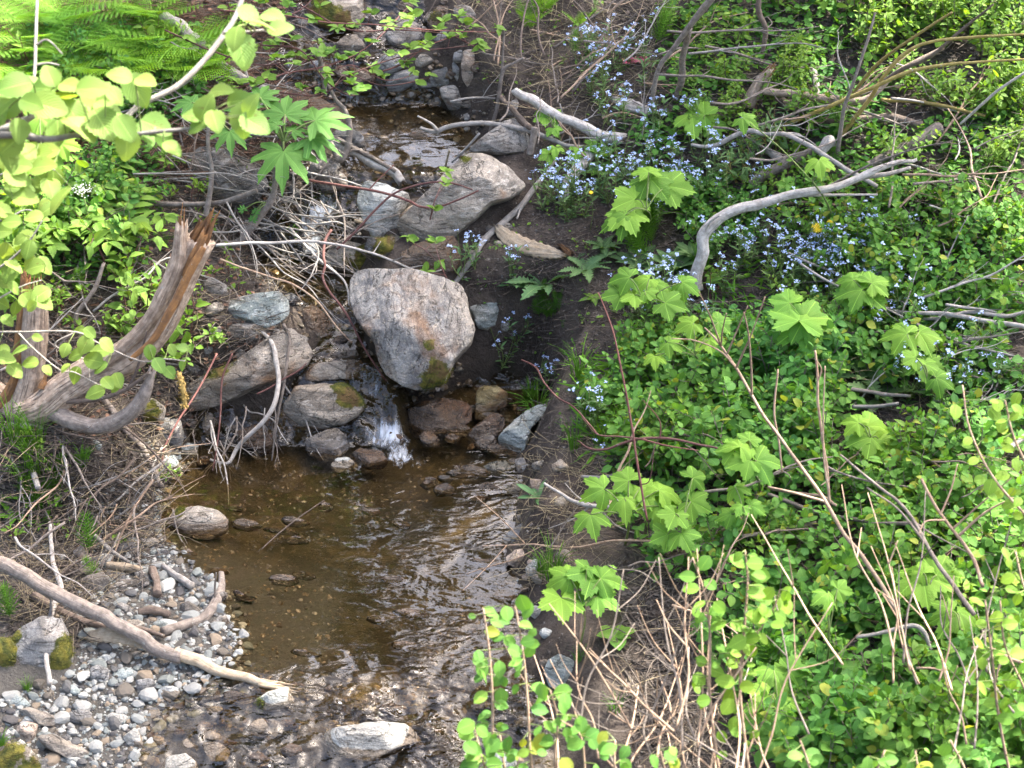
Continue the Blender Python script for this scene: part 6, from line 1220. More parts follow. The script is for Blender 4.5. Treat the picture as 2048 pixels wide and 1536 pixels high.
# ferns
FM = leafmesh('frond', FROND, LM['fern'])
def fern(px, py, n, L, label, up=.6, name='fern'):
    B = at(px, py); r = thing(name, label, 'fern', B)
    for k in range(n):
        a = 6.28*k/n+random.uniform(-.3, .3); d = np.array([[math.cos(a), math.sin(a), up*random.uniform(.6, 1.5)]]); l = L*random.uniform(.7, 1.1)
        obj('frond', FM, r, mats([np.array([0, 0, .01])], frames(d, np.array([[0, 0, 1.]])), [l])[0])
for i in range(24):
    px, py = random.choice([(random.uniform(0, 330), random.uniform(10, 130)), (random.uniform(40, 260), random.uniform(80, 210)), (random.uniform(280, 420), random.uniform(90, 150))])
    fern(px, py, random.randint(5, 8), random.uniform(.28, .42), 'bright green fern in the bank of ferns at the upper left'); bpy.data.objects[-1] if False else None
for o in COL.objects:
    if o.name.split('.')[0] == 'fern': o['group'] = 'ferns of the upper left bank'
for px, py, n, L, lab in [(1085, 30, 7, .26, 'sunlit yellow green fern crown at the top among dead fronds'), (1060, 60, 5, .18, 'smaller sunlit fern shoots below the fern crown'), (1160, 60, 4, .14, 'young fern at the top right of the sunlit fern crown')]: fern(px, py, n, L, lab, 2.2)
# horsetails
def horsetail_mesh():
    mb = MB(); mb.add(*tube([(0, 0, 0), (0, .02, 1)], [.012, .006], 5))
    for k in range(11):
        z = .18+k*.075
        for j in range(9):
            a = j*.7+k*.3; L = .34*(1-.75*k/11)*(.7 if k < 2 else 1); d = np.array([math.cos(a), math.sin(a), .75]); p = np.array([0, 0, z])
            mb.add(*tube([p, p+d*L*.5, p+d*L+[0, 0, .03]], [.008, .004], 3, 0, False), r=.3)
    return mb.mesh('horsetail', LM['grass'])
HM = horsetail_mesh()
def horsetail(px, py, s, label, group=None):
    B = at(px, py); o = obj('horsetail', HM, None, Matrix.LocRotScale(Vector(B), Matrix.Rotation(random.gauss(0, .25), 3, 'X').to_quaternion() @ Matrix.Rotation(random.gauss(0, .3), 3, 'Y').to_quaternion(), Vector((s, s, s))), label, 'horsetail', group)
for i in range(15): horsetail(random.uniform(1240, 1310), random.uniform(440, 520), random.uniform(.13, .24), 'feathery horsetail in the clump below the upper lobed leaves', 'horsetail clump below the lobed leaves')
for i in range(14): horsetail(random.uniform(1075, 1120), random.uniform(570, 640), random.uniform(.06, .12), 'short bright horsetail shoot under the thistle on the bare soil', 'horsetail shoots under the thistle')
for px, py, s, lab in [(100, 960, .14, 'upright horsetail on the lower left bank among twigs'), (95, 990, .12, 'horsetail in front of the upright one, lower left bank'), (180, 1110, .2, 'tallest horsetail standing over the gravel bar'), (22, 1240, .2, 'horsetail at the left edge above the mossy block'), (200, 1160, .13, 'thin horsetail over the dark slab on the gravel'),
                       (1310, 90, .22, 'tall dark horsetail at the top beside the forget me nots'), (1150, 110, .14, 'horsetail shoot at the top of the dark bank'), (1125, 660, .06, 'tiny horsetail tuft on the bare soil below the thistle'), (1230, 470, .08, 'small horsetail left of the horsetail clump'),
                       (1565, 1375, .25, 'bushy horsetail behind the blurred twigs at the bottom'), (1590, 1100, .16, 'horsetail deep in the lower thicket'), (220, 680, .1, 'horsetail shoot by the dead stub'), (160, 590, .14, 'horsetail beside the left trunk top')]: horsetail(px, py, s, lab)
# grass tufts: every tuft a thing, its blades joined
def grass_mesh(n, L, lean, seed):
    r_ = np.random.default_rng(seed); mb = MB()
    for i in range(n):
        a = r_.uniform(0, 6.28); b = np.array([math.cos(a), math.sin(a), 0])*r_.uniform(0, .03); l = L*r_.uniform(.5, 1.1); d = np.array([math.cos(a), math.sin(a), 0])*lean*r_.uniform(.2, 1.2)
        P_ = [b, b+d*l*.3+[0, 0, l*.5], b+d*l*.8+[0, 0, l*.85-.3*lean*l]]; mb.add(*tube(catmull(P_, 4), [.0022, .0006], 4, 0, False, flat=.35))
    return mb.mesh('grass_tuft', LM['grass'])
GM = [grass_mesh(60, .16, .5, 1), grass_mesh(45, .22, .7, 2), grass_mesh(30, .10, .5, 3), grass_mesh(34, .30, .5, 4)]
def grass(px, py, k, s, label, group=None):
    obj('grass_tuft', GM[k], None, Matrix.LocRotScale(Vector(at(px, py)), Matrix.Rotation(random.uniform(0, 6.28), 3, 'Z').to_quaternion(), Vector((s,)*3)), label, 'grass', group)
for i in range(22): grass(random.uniform(0, 120), random.uniform(860, 1030), random.choice([0, 2, 3]), random.uniform(.6, 1), 'bright grass tuft at the left edge below the root', 'grass at the left edge')
for px, py, k, s, lab in [(165, 930, 0, .8, 'small dark grass tuft among the left bank twigs'), (1105, 1165, 3, .9, 'rush like tuft at the water edge beside the lobed leaves'), (1085, 1150, 0, .9, 'short tuft in front of the rush like tuft'), (1075, 840, 1, 1., 'grass tuft over the pale green slab'), (1060, 800, 0, .9, 'grass tuft left of the round leaves above the slab'),
                          (1160, 760, 1, 1.1, 'loose grass on the crest of the right bank'), (1150, 900, 3, .9, 'long grass hanging down the right bank'), (1200, 890, 1, 1., 'grass under the round leaved mound'), (1250, 900, 3, .9, 'dark upright grass under the green mound'), (1180, 830, 1, .9, 'grass among the forget me nots at the mound edge'),
                          (1160, 1320, 2, .9, 'tiny grass tuft by the large pale rock'), (1230, 1420, 2, 1., 'grass tuft below the large pale rock'), (1700, 600, 3, .9, 'tall grass among the middle forget me nots'), (1760, 640, 3, 1., 'grass right of the dark lobed leaves'), (1400, 540, 0, 1., 'grass at the foot of the bare bent trunk'),
                          (1180, 120, 2, .9, 'grass shoots on the dark upper bank'), (1150, 380, 0, .6, 'small grass tuft by the half buried log'), (240, 440, 2, .9, 'grass tuft left of the leaning trunk top'), (330, 490, 0, .5, 'grass tuft beside the leaning trunk'), (0, 1500, 0, .7, 'grass at the bottom left edge'), (55, 1380, 0, .5, 'grass by the mossy grey block'), (1850, 300, 0, 1, 'grass in the sunlit upper right'), (1980, 420, 3, .9, 'grass behind the thick log end')]: grass(px, py, k, s, lab)
# forget-me-nots
def fmn(seed, nst, H):
    r_ = np.random.default_rng(seed); stems = MB(); fol = MB(); heads = []
    for k in range(nst):
        a = r_.uniform(0, 6.28); tl = r_.uniform(0, .6); h = H*r_.uniform(.6, 1.05); d = np.array([math.cos(a)*tl, math.sin(a)*tl, 1])
        C = catmull([np.zeros(3), d*h*.5+r_.normal(size=3)*.01, d*h*.85+[0, 0, .15*h]], 4); stems.add(*tube(C, [.0022, .001], 4, 0, False))
        n = 7; i = r_.integers(0, len(C)-2, n); aa = r_.uniform(0, 6.28, n)
        merged(SLIM_S, C[i], frames(np.stack([np.cos(aa), np.sin(aa), np.full(n, .7)], 1), np.tile([0, 0, 1.], (n, 1))+r_.normal(size=(n, 3))*.2), r_.uniform(.03, .055, n), fol)
        heads.append(C[-1])
        if r_.random() < .7:
            j = len(C)//2+1; q = C[j]+np.array([r_.normal()*.03, r_.normal()*.03, .05]); stems.add(*tube([C[j], q], [.0015, .0009], 4, 0, False)); heads.append(q)
    return stems.mesh('stem', WM['stem']), fol.mesh('foliage', LM['grey']), heads
def flowers_mesh(seed):
    r_ = np.random.default_rng(seed); V, F, mi = [], [], []
    for k in range(r_.integers(6, 11)):
        c = r_.normal(size=3)*[.0075, .0075, .004]; n = np.array([r_.normal()*.5, r_.normal()*.5-.4, 1]); n /= np.linalg.norm(n); x = np.cross(n, [1, .1, 0]); x /= np.linalg.norm(x); y = np.cross(n, x); s = r_.uniform(.0036, .005)
        for p in range(5):
            a = p*1.2566+k; u = x*math.cos(a)+y*math.sin(a); w = -x*math.sin(a)+y*math.cos(a); b = len(V)
            V += [c, c+u*s*.6+w*s*.42, c+u*s*1.15+w*s*.2+n*.0005, c+u*s*1.15-w*s*.2+n*.0005, c+u*s*.6-w*s*.42]; F.append((b, b+1, b+2, b+3, b+4)); mi.append(0)
        b = len(V); V += [c+n*.0012+(x*math.cos(a)+y*math.sin(a))*s*.24 for a in np.linspace(0, 6.28, 6)[:-1]]; F.append(tuple(range(b, b+5))); mi.append(1)
    return mesh('flower_head', V, np.array(F), mats=[BLUE, EYE], midx=mi)
FH = [flowers_mesh(s) for s in range(8)]; FP = [fmn(s, n, h) for s, n, h in [(1, 4, .24), (2, 5, .21), (3, 3, .26), (4, 5, .19), (5, 4, .28)]]
def forget(px, py, label, group=None, s=1.):
    a, b, hd = random.choice(FP); r = thing('forget_me_not', label, 'flower', at(px, py), group, random.uniform(0, 6.28), s); obj('stem', a, r); obj('foliage', b, r, kind='stuff')
    for h in hd: obj('flower_head', random.choice(FH), r, Matrix.LocRotScale(Vector(h), Matrix.Rotation(random.uniform(0, 6.28), 3, 'Z').to_quaternion(), Vector((random.uniform(.62, .98),)*3)))
def sowf(n, c, sx, sy, label, group, s=(.8, 1.1)):
    for i in range(n): forget(random.gauss(c[0], sx), random.gauss(c[1], sy), label, group, random.uniform(*s))
sowf(17, (1215, 165), 32, 45, 'blue forget me not in the patch beside the pink strip at the top', 'forget me nots at the top')
sowf(32, (1350, 345), 72, 42, 'blue forget me not in the upper patch above the lobed leaves', 'forget me nots of the upper patch')
sowf(14, (1150, 410), 42, 18, 'blue forget me not in the patch beside the half buried log', 'forget me nots beside the half buried log')
sowf(46, (1600, 555), 105, 42, 'blue forget me not in the wide middle patch under the dandelions', 'forget me nots of the middle patch')
sowf(16, (1340, 640), 50, 25, 'blue forget me not at the left end of the middle patch', 'forget me nots left of the middle patch')
sowf(12, (1760, 660), 45, 40, 'blue forget me not at the right end of the middle patch', 'forget me nots right of the middle patch')
sowf(8, (1900, 800), 50, 25, 'scattered forget me not above the lower right thicket', 'scattered forget me nots at the right')
sowf(3, (1190, 930), 30, 30, 'forget me not in the grass of the right bank edge', 'forget me nots of the bank edge')
for px, py, s, lab in [(1005, 735, 1., 'forget me not hanging at the undercut right of the big boulder'), (1030, 690, .9, 'forget me not beside the crumbly pale green rock'), (925, 560, 1.1, 'tall forget me not above the big boulder beside the grey pole'), (950, 540, .9, 'second forget me not beside the grey pole'), (1020, 560, .9, 'thin forget me not below the split plank'), (1090, 790, 1., 'lone forget me not above the bank grass'), (1125, 390, .8, 'forget me not leaning over the grey log')]: forget(px, py, lab, None, s)
# dandelions
def dandelion(px, py, h, s, label):
    B = at(px, py, 0); B = B+0; r = thing('dandelion', label, 'flower', B); q = np.array([0, 0, h]); b = MB(); b.add(*tube(catmull([np.zeros(3), q*.5+[.01, 0, 0], q], 3), [.002, .0018], 5)); obj('stem', b.mesh('stem', WM['stem']), r)
    V, F = [], []
    for ring, (n, L, z) in enumerate([(22, 1, .0), (18, .75, .12), (12, .45, .2)]):
        for i in range(n):
            a = 6.283*i/n+ring; c, d = math.cos(a), math.sin(a); k = len(V)
            V += [(c*.05-d*.03, d*.05+c*.03, z), (c*.05+d*.03, d*.05-c*.03, z), (c*L+d*.08, d*L-c*.08, z+.1), (c*L-d*.08, d*L+c*.08, z+.1)]; F.append((k, k+1, k+2, k+3))
    obj('bloom', mesh('bloom', V, np.array(F), YEL), r, Matrix.LocRotScale(Vector(q), Matrix.Rotation(.5, 3, 'X').to_quaternion(), Vector((s,)*3)))
for px, py, s, lab in [(1634, 456, .026, 'largest yellow dandelion in the right thicket'), (1660, 446, .016, 'smaller dandelion touching the largest one'), (1291, 993, .020, 'yellow dandelion among the lobed leaves of the right bank'), (1338, 618, .013, 'dandelion bud at the left end of the middle forget me nots'), (1182, 385, .010, 'tiny yellow flower in the patch beside the half buried log')]:
    h = .2; t = hit(px, py, h); P = pt(px, py, t); g = proj(np.array([P[0], P[1], T(P[0], P[1])]))
    dandelion(float(g[0][0]), float(g[1][0]), h, s, lab)
# thistles and rosettes
TH = leaf_shape(lambda v: .15*np.sin(np.pi*v**.8)**.8*(1+.45*np.sin(v*62)), 26, .25, .35, .05, .03); THM = leafmesh('leaf', TH, LM['grey']); RSM = leafmesh('leaf', leaf_shape(lambda v: .17*np.sin(np.pi*v**1.3)**.8, 6, .2, .3), LM['grey'])
def rosette(px, py, n, L, label, me, up=.8, name='thistle', cat='plant'):
    r = thing(name, label, cat, at(px, py))
    for k in range(n):
        a = 2.4*k; d = np.array([[math.cos(a), math.sin(a), up*random.uniform(.4, 1.3)]]); obj('leaf', me, r, mats([np.array([0, 0, .008])], frames(d, np.array([[0, 0, 1.]])), [L*random.uniform(.65, 1.1)])[0]); count[0] += 1
rosette(1090, 575, 9, .22, 'large grey green thistle on the bare soil below the split plank', THM, 1.1); rosette(1170, 545, 9, .17, 'second thistle right of the large one', THM, 1.)
rosette(1205, 500, 8, .12, 'small thistle rosette beside the horsetail clump', THM); rosette(1030, 575, 6, .11, 'low thistle seedling near the big boulder', THM)
rosette(1275, 535, 10, .14, 'soft leaved rosette at the end of the red stem on the bare soil', RSM, .6, 'rosette'); rosette(1350, 545, 14, .15, 'dense leafy rosette beside the bare bent trunk', RSM, 1., 'rosette'); rosette(1390, 520, 14, .15, 'second dense rosette at the foot of the bent trunk', RSM, 1., 'rosette')
rosette(1650, 800, 10, .2, 'jagged grey thistle in the shade right of the upright dry twigs', THM, .8); rosette(1730, 760, 9, .2, 'thistle right of the jagged one', THM); rosette(1760, 800, 8, .18, 'thistle above the grey forked stick', THM)
rosette(1075, 1000, 10, .10, 'pale rosette on the crumbling edge of the right bank', RSM, .9, 'rosette'); rosette(1210, 320, 10, .11, 'broad leaved rosette behind the half buried log', leafmesh('leaf', lance, LM['dog']), 1.2, 'rosette'); rosette(1200, 350, 9, .10, 'lower broad leaved rosette beside the log', leafmesh('leaf', lance, LM['dog']), .8, 'rosette')
rosette(1188, 600, 5, .085, 'four leaved seedling on the bare soil', leafmesh('leaf', lance, LM['dog']), .25, 'seedling'); rosette(1232, 1275, 6, .09, 'broad leaved seedling under the lobed leaves by the water', leafmesh('leaf', ov, LM['dog']), .5, 'seedling'); rosette(240, 1085, 4, .05, 'small clover like seedling at the top of the gravel bar', leafmesh('leaf', ov2, LM['dog']), .5, 'seedling')
for i, (px, py) in enumerate([(60, 1010), (100, 1020), (85, 1050), (30, 1040), (120, 990)]): rosette(px, py, 7, .11, ['leafy green herb at the left bank, nearest the grass', 'leafy herb right of it on the left bank', 'leafy herb lowest on the left bank', 'leafy herb at the left edge', 'small herb beside the horsetails on the left bank'][i], leafmesh('leaf', slim, LM['grass']), .8, 'herb')
# elder like plant with compound leaves and white flowers, left
def compound(px, py, n, L, label):
    r = thing('feathery_leaf_plant', label, 'plant', at(px, py)); 
    for k in range(n):
        a = 6.28*k/n+random.uniform(-.3, .3); tip = np.array([math.cos(a)*L, math.sin(a)*L, L*random.uniform(.35, .9)]); C = catmull([np.zeros(3), tip*.5+[0, 0, .05], tip], 4); b = MB(); b.add(*tube(C, [.0025, .001], 5, 0, False)); s_ = obj('leaf_stalk', b.mesh('leaf_stalk', WM['stem']), r)
        for f in (.45, .62, .8, 1.):
            i = int(f*(len(C)-1)); t_ = C[i]-C[i-1]; t_ /= np.linalg.norm(t_); sd_ = np.cross(t_, [0, 0, 1]); sd_ /= np.linalg.norm(sd_)
            for s in (-1, 1) if f < 1 else (-.3, .3):
                obj('leaf', LF['lance'][0], s_, mats([C[i]], frames((t_*.6+sd_*s)[None], np.array([[random.gauss(0, .2), random.gauss(0, .2), 1]])), [L*.45])[0]); count[0] += 1
    return r
for (px, py), L, lab in [((190, 500), .22, 'feathery leaved plant with a white flower head left of the leaning trunk'), ((150, 470), .2, 'feathery leaved plant left of the white flower head'), ((250, 480), .2, 'feathery leaved plant close to the leaning trunk top'), ((60, 520), .2, 'feathery leaved plant at the left edge'), ((200, 400), .18, 'feathery leaved plant above the white flower head')]:
    r = compound(px, py, 6, L, lab)
    if 'with a white' in lab:
        b = MB(); b.add(*tube([(0, 0, 0), (-.02, 0, .30)], [.003, .002], 5)); fs = obj('flower_stalk', b.mesh('flower_stalk', WM['stem']), r); fb = MB()
        Pq = rng.normal(size=(120, 3))*[.028, .028, .010]+[-.02, 0, .31]; merged(OV_S, Pq, frames(rng.normal(size=(120, 3)), rng.normal(size=(120, 3))), np.full(120, .008), fb); obj('blossom', fb.mesh('blossom', WHITE), fs, kind='stuff')
# alder reaching in from the left, close to the camera
al = thing('alder_tree', 'alder branch reaching in from the left edge, big toothed leaves blurred and sunlit', 'tree', (-2.35, 3.6, T(-2.35, 3.6)))
A0 = np.array(al.location); ta = 4.55
def abranch(P, r, dt=(0, 0), par=None, nm='branch', reg=0):
    Q = np.array(rg(reg, P)); C = catmull([pt(p[0], p[1], ta+dt[0]+(dt[1]-dt[0])*i/(len(Q)-1)) for i, p in enumerate(Q)], 6); mb = MB(); mb.add(*tube(C-A0, np.array(r)*pxm(ta), 9, .08, seed=len(P))); return obj(nm, mb.mesh(nm, WM['grey']), par or al), C
J = pt(-250, 330, ta); mb = MB(); mb.add(*tube(catmull([A0-A0, (J-A0)*.5+[-.15, 0, .1], J-A0+[-.25, 0, .3], J-A0+[-.5, -.1, 2.2]], 6), [.07, .055, .05, .03], 12, .1)); trunk = obj('trunk', mb.mesh('trunk', WM['trunk']), al)
b1, B1 = abranch([(-250, 330), (-100, 280), (30, 270), (100, 278), (200, 262), (260, 268), (330, 262), (400, 255)], [9, 8, 7.5, 6.5, 5, 4.5, 4, 3])
b2, B2 = abranch([(-60, 290), (0, 262), (60, 235), (85, 210), (60, 195)], [8, 8, 7, 5, 3], (0, .05))
b3, B3 = abranch([(240, 248), (280, 210), (350, 175), (400, 130), (440, 80), (470, 35), (490, -20)], [5, 6, 6, 6, 6, 5.5, 5], (.1, .3))
b4, B4 = abranch([(445, 66), (490, 64), (530, 60)], [4, 3, 2.5], (.2, .2)); b5, B5 = abranch([(75, -20), (72, 60), (70, 130), (68, 160)], [3, 3.5, 3.5, 3], (.4, .3)); abranch([(72, 130), (95, 126), (118, 130)], [2.5, 2, 1.5], (.3, .3)); abranch([(72, 90), (95, 80), (125, 108)], [2.5, 2, 1.5], (.3, .3))
AM = LF['alder'][0]
# x, y of the leaf middle, length, direction of the tip in the picture (0 down, 90 right)
AL = [(30, 170, 80, -60), (60, 165, 75, 60), (15, 215, 70, -30), (85, 175, 60, 100), (95, 210, 90, 70), (130, 190, 70, 110), (150, 230, 85, 40), (185, 175, 75, 110), (205, 185, 60, 150), (240, 150, 60, 250), (275, 180, 85, 30), (290, 160, 55, 80), (115, 260, 75, 10), (160, 250, 100, 50), (205, 245, 95, 30),
      (215, 215, 70, 60), (250, 255, 70, 40), (255, 290, 75, 5), (290, 270, 65, 40), (310, 250, 80, 75), (295, 255, 60, 110), (345, 295, 50, 60), (330, 280, 50, 20), (400, 245, 70, -70), (410, 215, 65, 170), (440, 180, 60, 100), (430, 240, 60, 30), (480, 200, 65, 110), (485, 240, 80, 10), (510, 245, 75, 60), (500, 210, 60, 150), (390, 230, 60, -110),
      (20, 290, 70, -40), (40, 260, 60, 10), (0, 250, 80, -20), (20, 320, 60, 10), (55, 300, 60, 40), (520, 45, 70, 90), (545, 30, 60, 80), (560, 55, 60, 100), (500, 30, 65, 60), (485, 100, 90, 20), (470, 75, 60, 0), (100, 150, 60, 200), (140, 170, 60, 80), (175, 210, 65, 50), (130, 220, 60, 90), (230, 190, 55, 40), (60, 205, 60, 60), (0, 190, 60, 0)]
allC = np.vstack([B1, B2, B3, B4])
for lx, ly, L, ang in AL:
    t_ = ta+random.uniform(-.08, .12); m = pxm(ta); a = rad(ang+random.uniform(-12, 12)); d = RT*math.sin(a)-UP*math.cos(a)*.8+FWD*random.uniform(-.6, .2); d /= np.linalg.norm(d); L = L*m*.90
    q = pt(lx, ly, t_)-d*L*.5; j = np.argmin(((allC-q)**2).sum(1)); b = MB(); b.add(*tube(catmull([allC[j]-A0, (allC[j]+q)/2-A0+[0, 0, .01], q-A0], 3), [.0022, .0014], 5, 0, False)); s_ = obj('leaf_stalk', b.mesh('leaf_stalk', WM['stem']), al)
    n_ = np.array([random.gauss(.15, .3), random.gauss(-.5, .4), 1.]); obj('leaf', AM, s_, mats([q-A0], frames(d[None], n_[None]), [L])[0]); count[0] += 1
# second alder spray with a catkin, left of the cascade
def ovalspray(branches, leaves, label, tt, lm, sz=1., name='leafy_branch', mat='bark', cat='branch', group=None):
    o = None; allc = []
    for i, (P, r) in enumerate(branches):
        C = catmull([pt(p[0], p[1], tt+.03*i) for p in P], 6); mb = MB()
        if o is None: O = C[0]; mb.add(*tube(C-O, np.array(r)*pxm(tt), 6, .05)); o = obj(name, mb.mesh(name, WM[mat]), None, Matrix.Translation(O), label, cat, group)
        else: mb.add(*tube(C-O, np.array(r)*pxm(tt), 6, .05)); obj('side_twig', mb.mesh('side_twig', WM[mat]), o)
        allc.append(C)
    allc = np.vstack(allc)
    for lx, ly, L in leaves:
        a = random.uniform(-1.9, 1.9); d = RT*math.sin(a)-UP*math.cos(a)*.8+FWD*random.uniform(-.5, .3); d /= np.linalg.norm(d); L = L*pxm(tt)*sz; q = pt(lx, ly, tt+random.uniform(-.06, .06))-d*L*.5
        j = np.argmin(((allc-q)**2).sum(1)); b = MB(); b.add(*tube([allc[j]-O, q-O], [.0014, .001], 4, 0, False)); s_ = obj('leaf_stalk', b.mesh('leaf_stalk', WM['stem']), o)
        obj('leaf', random.choice(LF[lm]), s_, mats([q-O], frames(d[None], np.array([[random.gauss(.1, .35), random.gauss(-.5, .4), 1]])), [L])[0]); count[0] += 1
    return o, O
lv = [(10, 715, 40), (35, 700, 42), (60, 725, 34), (130, 700, 30), (150, 710, 34), (170, 690, 40), (185, 720, 45), (200, 700, 42), (215, 690, 36), (150, 750, 36), (190, 785, 40), (215, 765, 32), (235, 760, 34), (300, 705, 32), (318, 730, 34), (345, 700, 26), (365, 728, 28), (340, 745, 30), (365, 695, 24), (95, 740, 24), (75, 675, 22), (130, 735, 24), (200, 735, 34), (180, 665, 28), (160, 660, 22), (230, 775, 24), (15, 640, 30), (5, 700, 30), (30, 740, 38)]
o, O = ovalspray([([(-60, 664), (40, 664), (150, 664), (200, 688), (280, 722), (330, 718), (370, 722)], [2.2, 2.2, 2, 1.8, 1.6, 1.4, 1]), ([(35, 664), (70, 700), (120, 740), (150, 745), (200, 770), (235, 770)], [1.8, 1.5, 1.3, 1.2, 1, .8]), ([(150, 664), (110, 690), (170, 720), (180, 760)], [1.4, 1.2, 1, .8])], lv, 'blurred lime green leafy branch in front of the left broken trunk, with a catkin', 6.0, 'alder', 1.05, mat='grey')
cb = MB(); Cc = catmull([pt(358, 745, 6.0)-O, pt(366, 780, 6.0)-O, pt(372, 815, 6.0)-O], 5); cb.add(*tube(Cc, [.006, .009, .004], 12, .35, seed=4))
kk = rng.integers(1, len(Cc)-1, 260); merged(OV_S, Cc[kk]+rng.normal(size=(260, 3))*.005, frames(rng.normal(size=(260, 3))+[0, 0, -.5], rng.normal(size=(260, 3))), rng.uniform(.006, .012, 260), cb); obj('catkin', cb.mesh('catkin', CATK), o)
lv = [(random.uniform(0, 95), random.uniform(395, 620), random.uniform(28, 46)) for i in range(34)]
ovalspray([([(-40, 560), (20, 520), (60, 480), (85, 440)], [3, 2.5, 2, 1.4]), ([(-40, 620), (10, 590), (50, 570), (85, 560)], [2.5, 2, 1.5, 1]), ([(-40, 440), (10, 440), (50, 420), (90, 430)], [2.5, 2, 1.5, 1])], lv, 'bright lime leafy branch at the left edge above the broken trunk', 5.9, 'alder', 1.05, mat='grey')
lv = [(random.uniform(-10, 120), random.uniform(300, 400), random.uniform(40, 70)) for i in range(14)]
ovalspray([([(-60, 380), (0, 350), (60, 330), (110, 340)], [3, 2.5, 2, 1.4])], lv, 'leafy branch at the left edge under the big alder branch', 5.3, 'alder', 1.0, mat='grey')
# blurred shrubs in the foreground, bottom
def fore(branches, n_, label, tt, lm, sz=40, group=None, spread=26, leafy=.1, mat='tan'):
    lv = []
    for P, r in branches:
        P = catmull(np.array([(p[0], p[1], 0) for p in P]), 8)
        for k in range(int(n_*1.25)): i = random.uniform(0, 1-leafy); q = P[int((1-i)*(len(P)-1))]; s = random.choice([-1, 1]); lv.append((q[0]+s*random.uniform(.45, 1)*spread, q[1]+random.uniform(-14, 14), random.choice([.5, .7, .85, 1, 1.1])*random.uniform(.85, 1.1)*sz))
    return ovalspray(branches, lv, label, tt, lm, .80, 'foreground_shrub', mat, 'shrub', group)
fore([([(990, 1640), (985, 1500), (985, 1400), (978, 1300), (966, 1215)], [3, 3, 2.8, 2.4, 1.8]), ([(1075, 1640), (1060, 1500), (1055, 1400), (1045, 1300), (1030, 1210)], [3, 3, 2.8, 2.4, 1.8]), ([(1030, 1640), (1010, 1540), (1000, 1470)], [2.6, 2.4, 2])], 24, 'out of focus leafy shrub rising over the pool at the bottom, two tall shoots', 5.0, 'oval', 42)
fore([([(1120, 1640), (1110, 1520), (1115, 1440), (1100, 1380)], [3, 2.6, 2.2, 1.8]), ([(1180, 1660), (1170, 1540), (1160, 1470), (1120, 1440)], [3, 2.6, 2.2, 1.8]), ([(1040, 1640), (980, 1560), (955, 1480), (945, 1440)], [2.6, 2.2, 2, 1.5])], 17, 'out of focus leafy shrub at the bottom, right of the two tall shoots', 4.9, 'oval', 44)
fore([([(1250, 1640), (1230, 1540), (1230, 1480)], [3, 2.6, 2]), ([(1310, 1640), (1330, 1560), (1320, 1500)], [3, 2.6, 2])], 14, 'low blurred shrub under the spray of dry twigs', 4.8, 'oval', 44)
fore([([(1440, 1560), (1420, 1400), (1420, 1270), (1410, 1190), (1385, 1115)], [3.4, 3, 2.6, 2.2, 1.6]), ([(1500, 1560), (1480, 1380), (1490, 1240), (1495, 1160), (1490, 1100)], [3.4, 3, 2.6, 2.2, 1.6]), ([(1440, 1400), (1500, 1290), (1545, 1220), (1560, 1180)], [2.6, 2.2, 2, 1.5])], 20, 'tall blurred shrub with sunlit yellowish tips right of the dry twigs', 5.1, 'lime', 44)
fore([([(1640, 1640), (1620, 1540), (1600, 1480)], [3, 2.6, 2]), ([(1760, 1640), (1750, 1560), (1770, 1500)], [3, 2.6, 2])], 14, 'blurred leafy shrub at the bottom right', 5.0, 'oval', 42)
fore([([(2040, 1640), (2000, 1450), (1985, 1320), (1970, 1200)], [3, 2.8, 2.4, 2]), ([(2100, 1500), (2050, 1380), (2010, 1290), (2000, 1200)], [3, 2.6, 2.2, 1.8]), ([(2100, 1300), (2050, 1180), (2030, 1100)], [3, 2.6, 2.2])], 18, 'pale sunlit shrub at the right edge, lower half', 5.4, 'lime', 40)
fore([([(2080, 1060), (1990, 960), (1940, 860), (1925, 770)], [3, 2.6, 2.2, 1.6]), ([(2090, 1000), (2030, 880), (2010, 800)], [2.8, 2.4, 1.8])], 15, 'pale sunlit shrub reaching in at the right edge, middle', 5.8, 'lime', 38)
fore([([(1960, 1640), (1930, 1540), (1900, 1480)], [3, 2.6, 2]), ([(1860, 1640), (1840, 1560), (1830, 1500)], [3, 2.6, 2])], 14, 'blurred green shrub in the bottom right corner', 5.1, 'oval', 42)
# ground cover of small leaves
def cover(name, label, n, polys, size, mat, h=(.0, .05), tpl=OV_S, cond=.05, up=.5):
    P = scatter(n, polys, lambda P: (SDat(P[:, 0], P[:, 1]) > cond) & (N2(P[:, 0], P[:, 1], 3.2, 2, 66) > -.25)); n = len(P); P = P+np.stack([0*P[:, 0], 0*P[:, 0], rng.uniform(*h, n)], 1); fb = MB()
    merged(tpl, P, frames(rng.normal(size=(n, 3))*[1, 1, .3], rng.normal(size=(n, 3))*up+[0, -.2, 1]), rng.uniform(*size, n), fb); obj(name, fb.mesh(name, LM[mat]), kind='stuff', label=label)
RA = [[(1250, 240), (2048, 150), (2048, 520), (1560, 430), (1300, 430)], [(1300, 650), (2048, 600), (2048, 1536), (1500, 1536), (1400, 1300), (1240, 1050), (1200, 850)], [(1330, 0), (2048, 0), (2048, 260), (1330, 200)]]
cover('ground_cover', 'small green leaves covering the soil under the right thicket', 6500, RA, (.022, .05), 'cover', (0, .07))
cover('ground_cover', 'broader leaves low under the right thicket', 2200, RA[1:2], (.035, .06), 'ovald', (.02, .12))
cover('ground_cover', 'small creeping leaves on the left bank', 3600, [[(0, 320), (330, 320), (300, 560), (0, 600)], [(60, 60), (400, 60), (420, 250), (60, 300)]], (.018, .038), 'ovald', (0, .08))
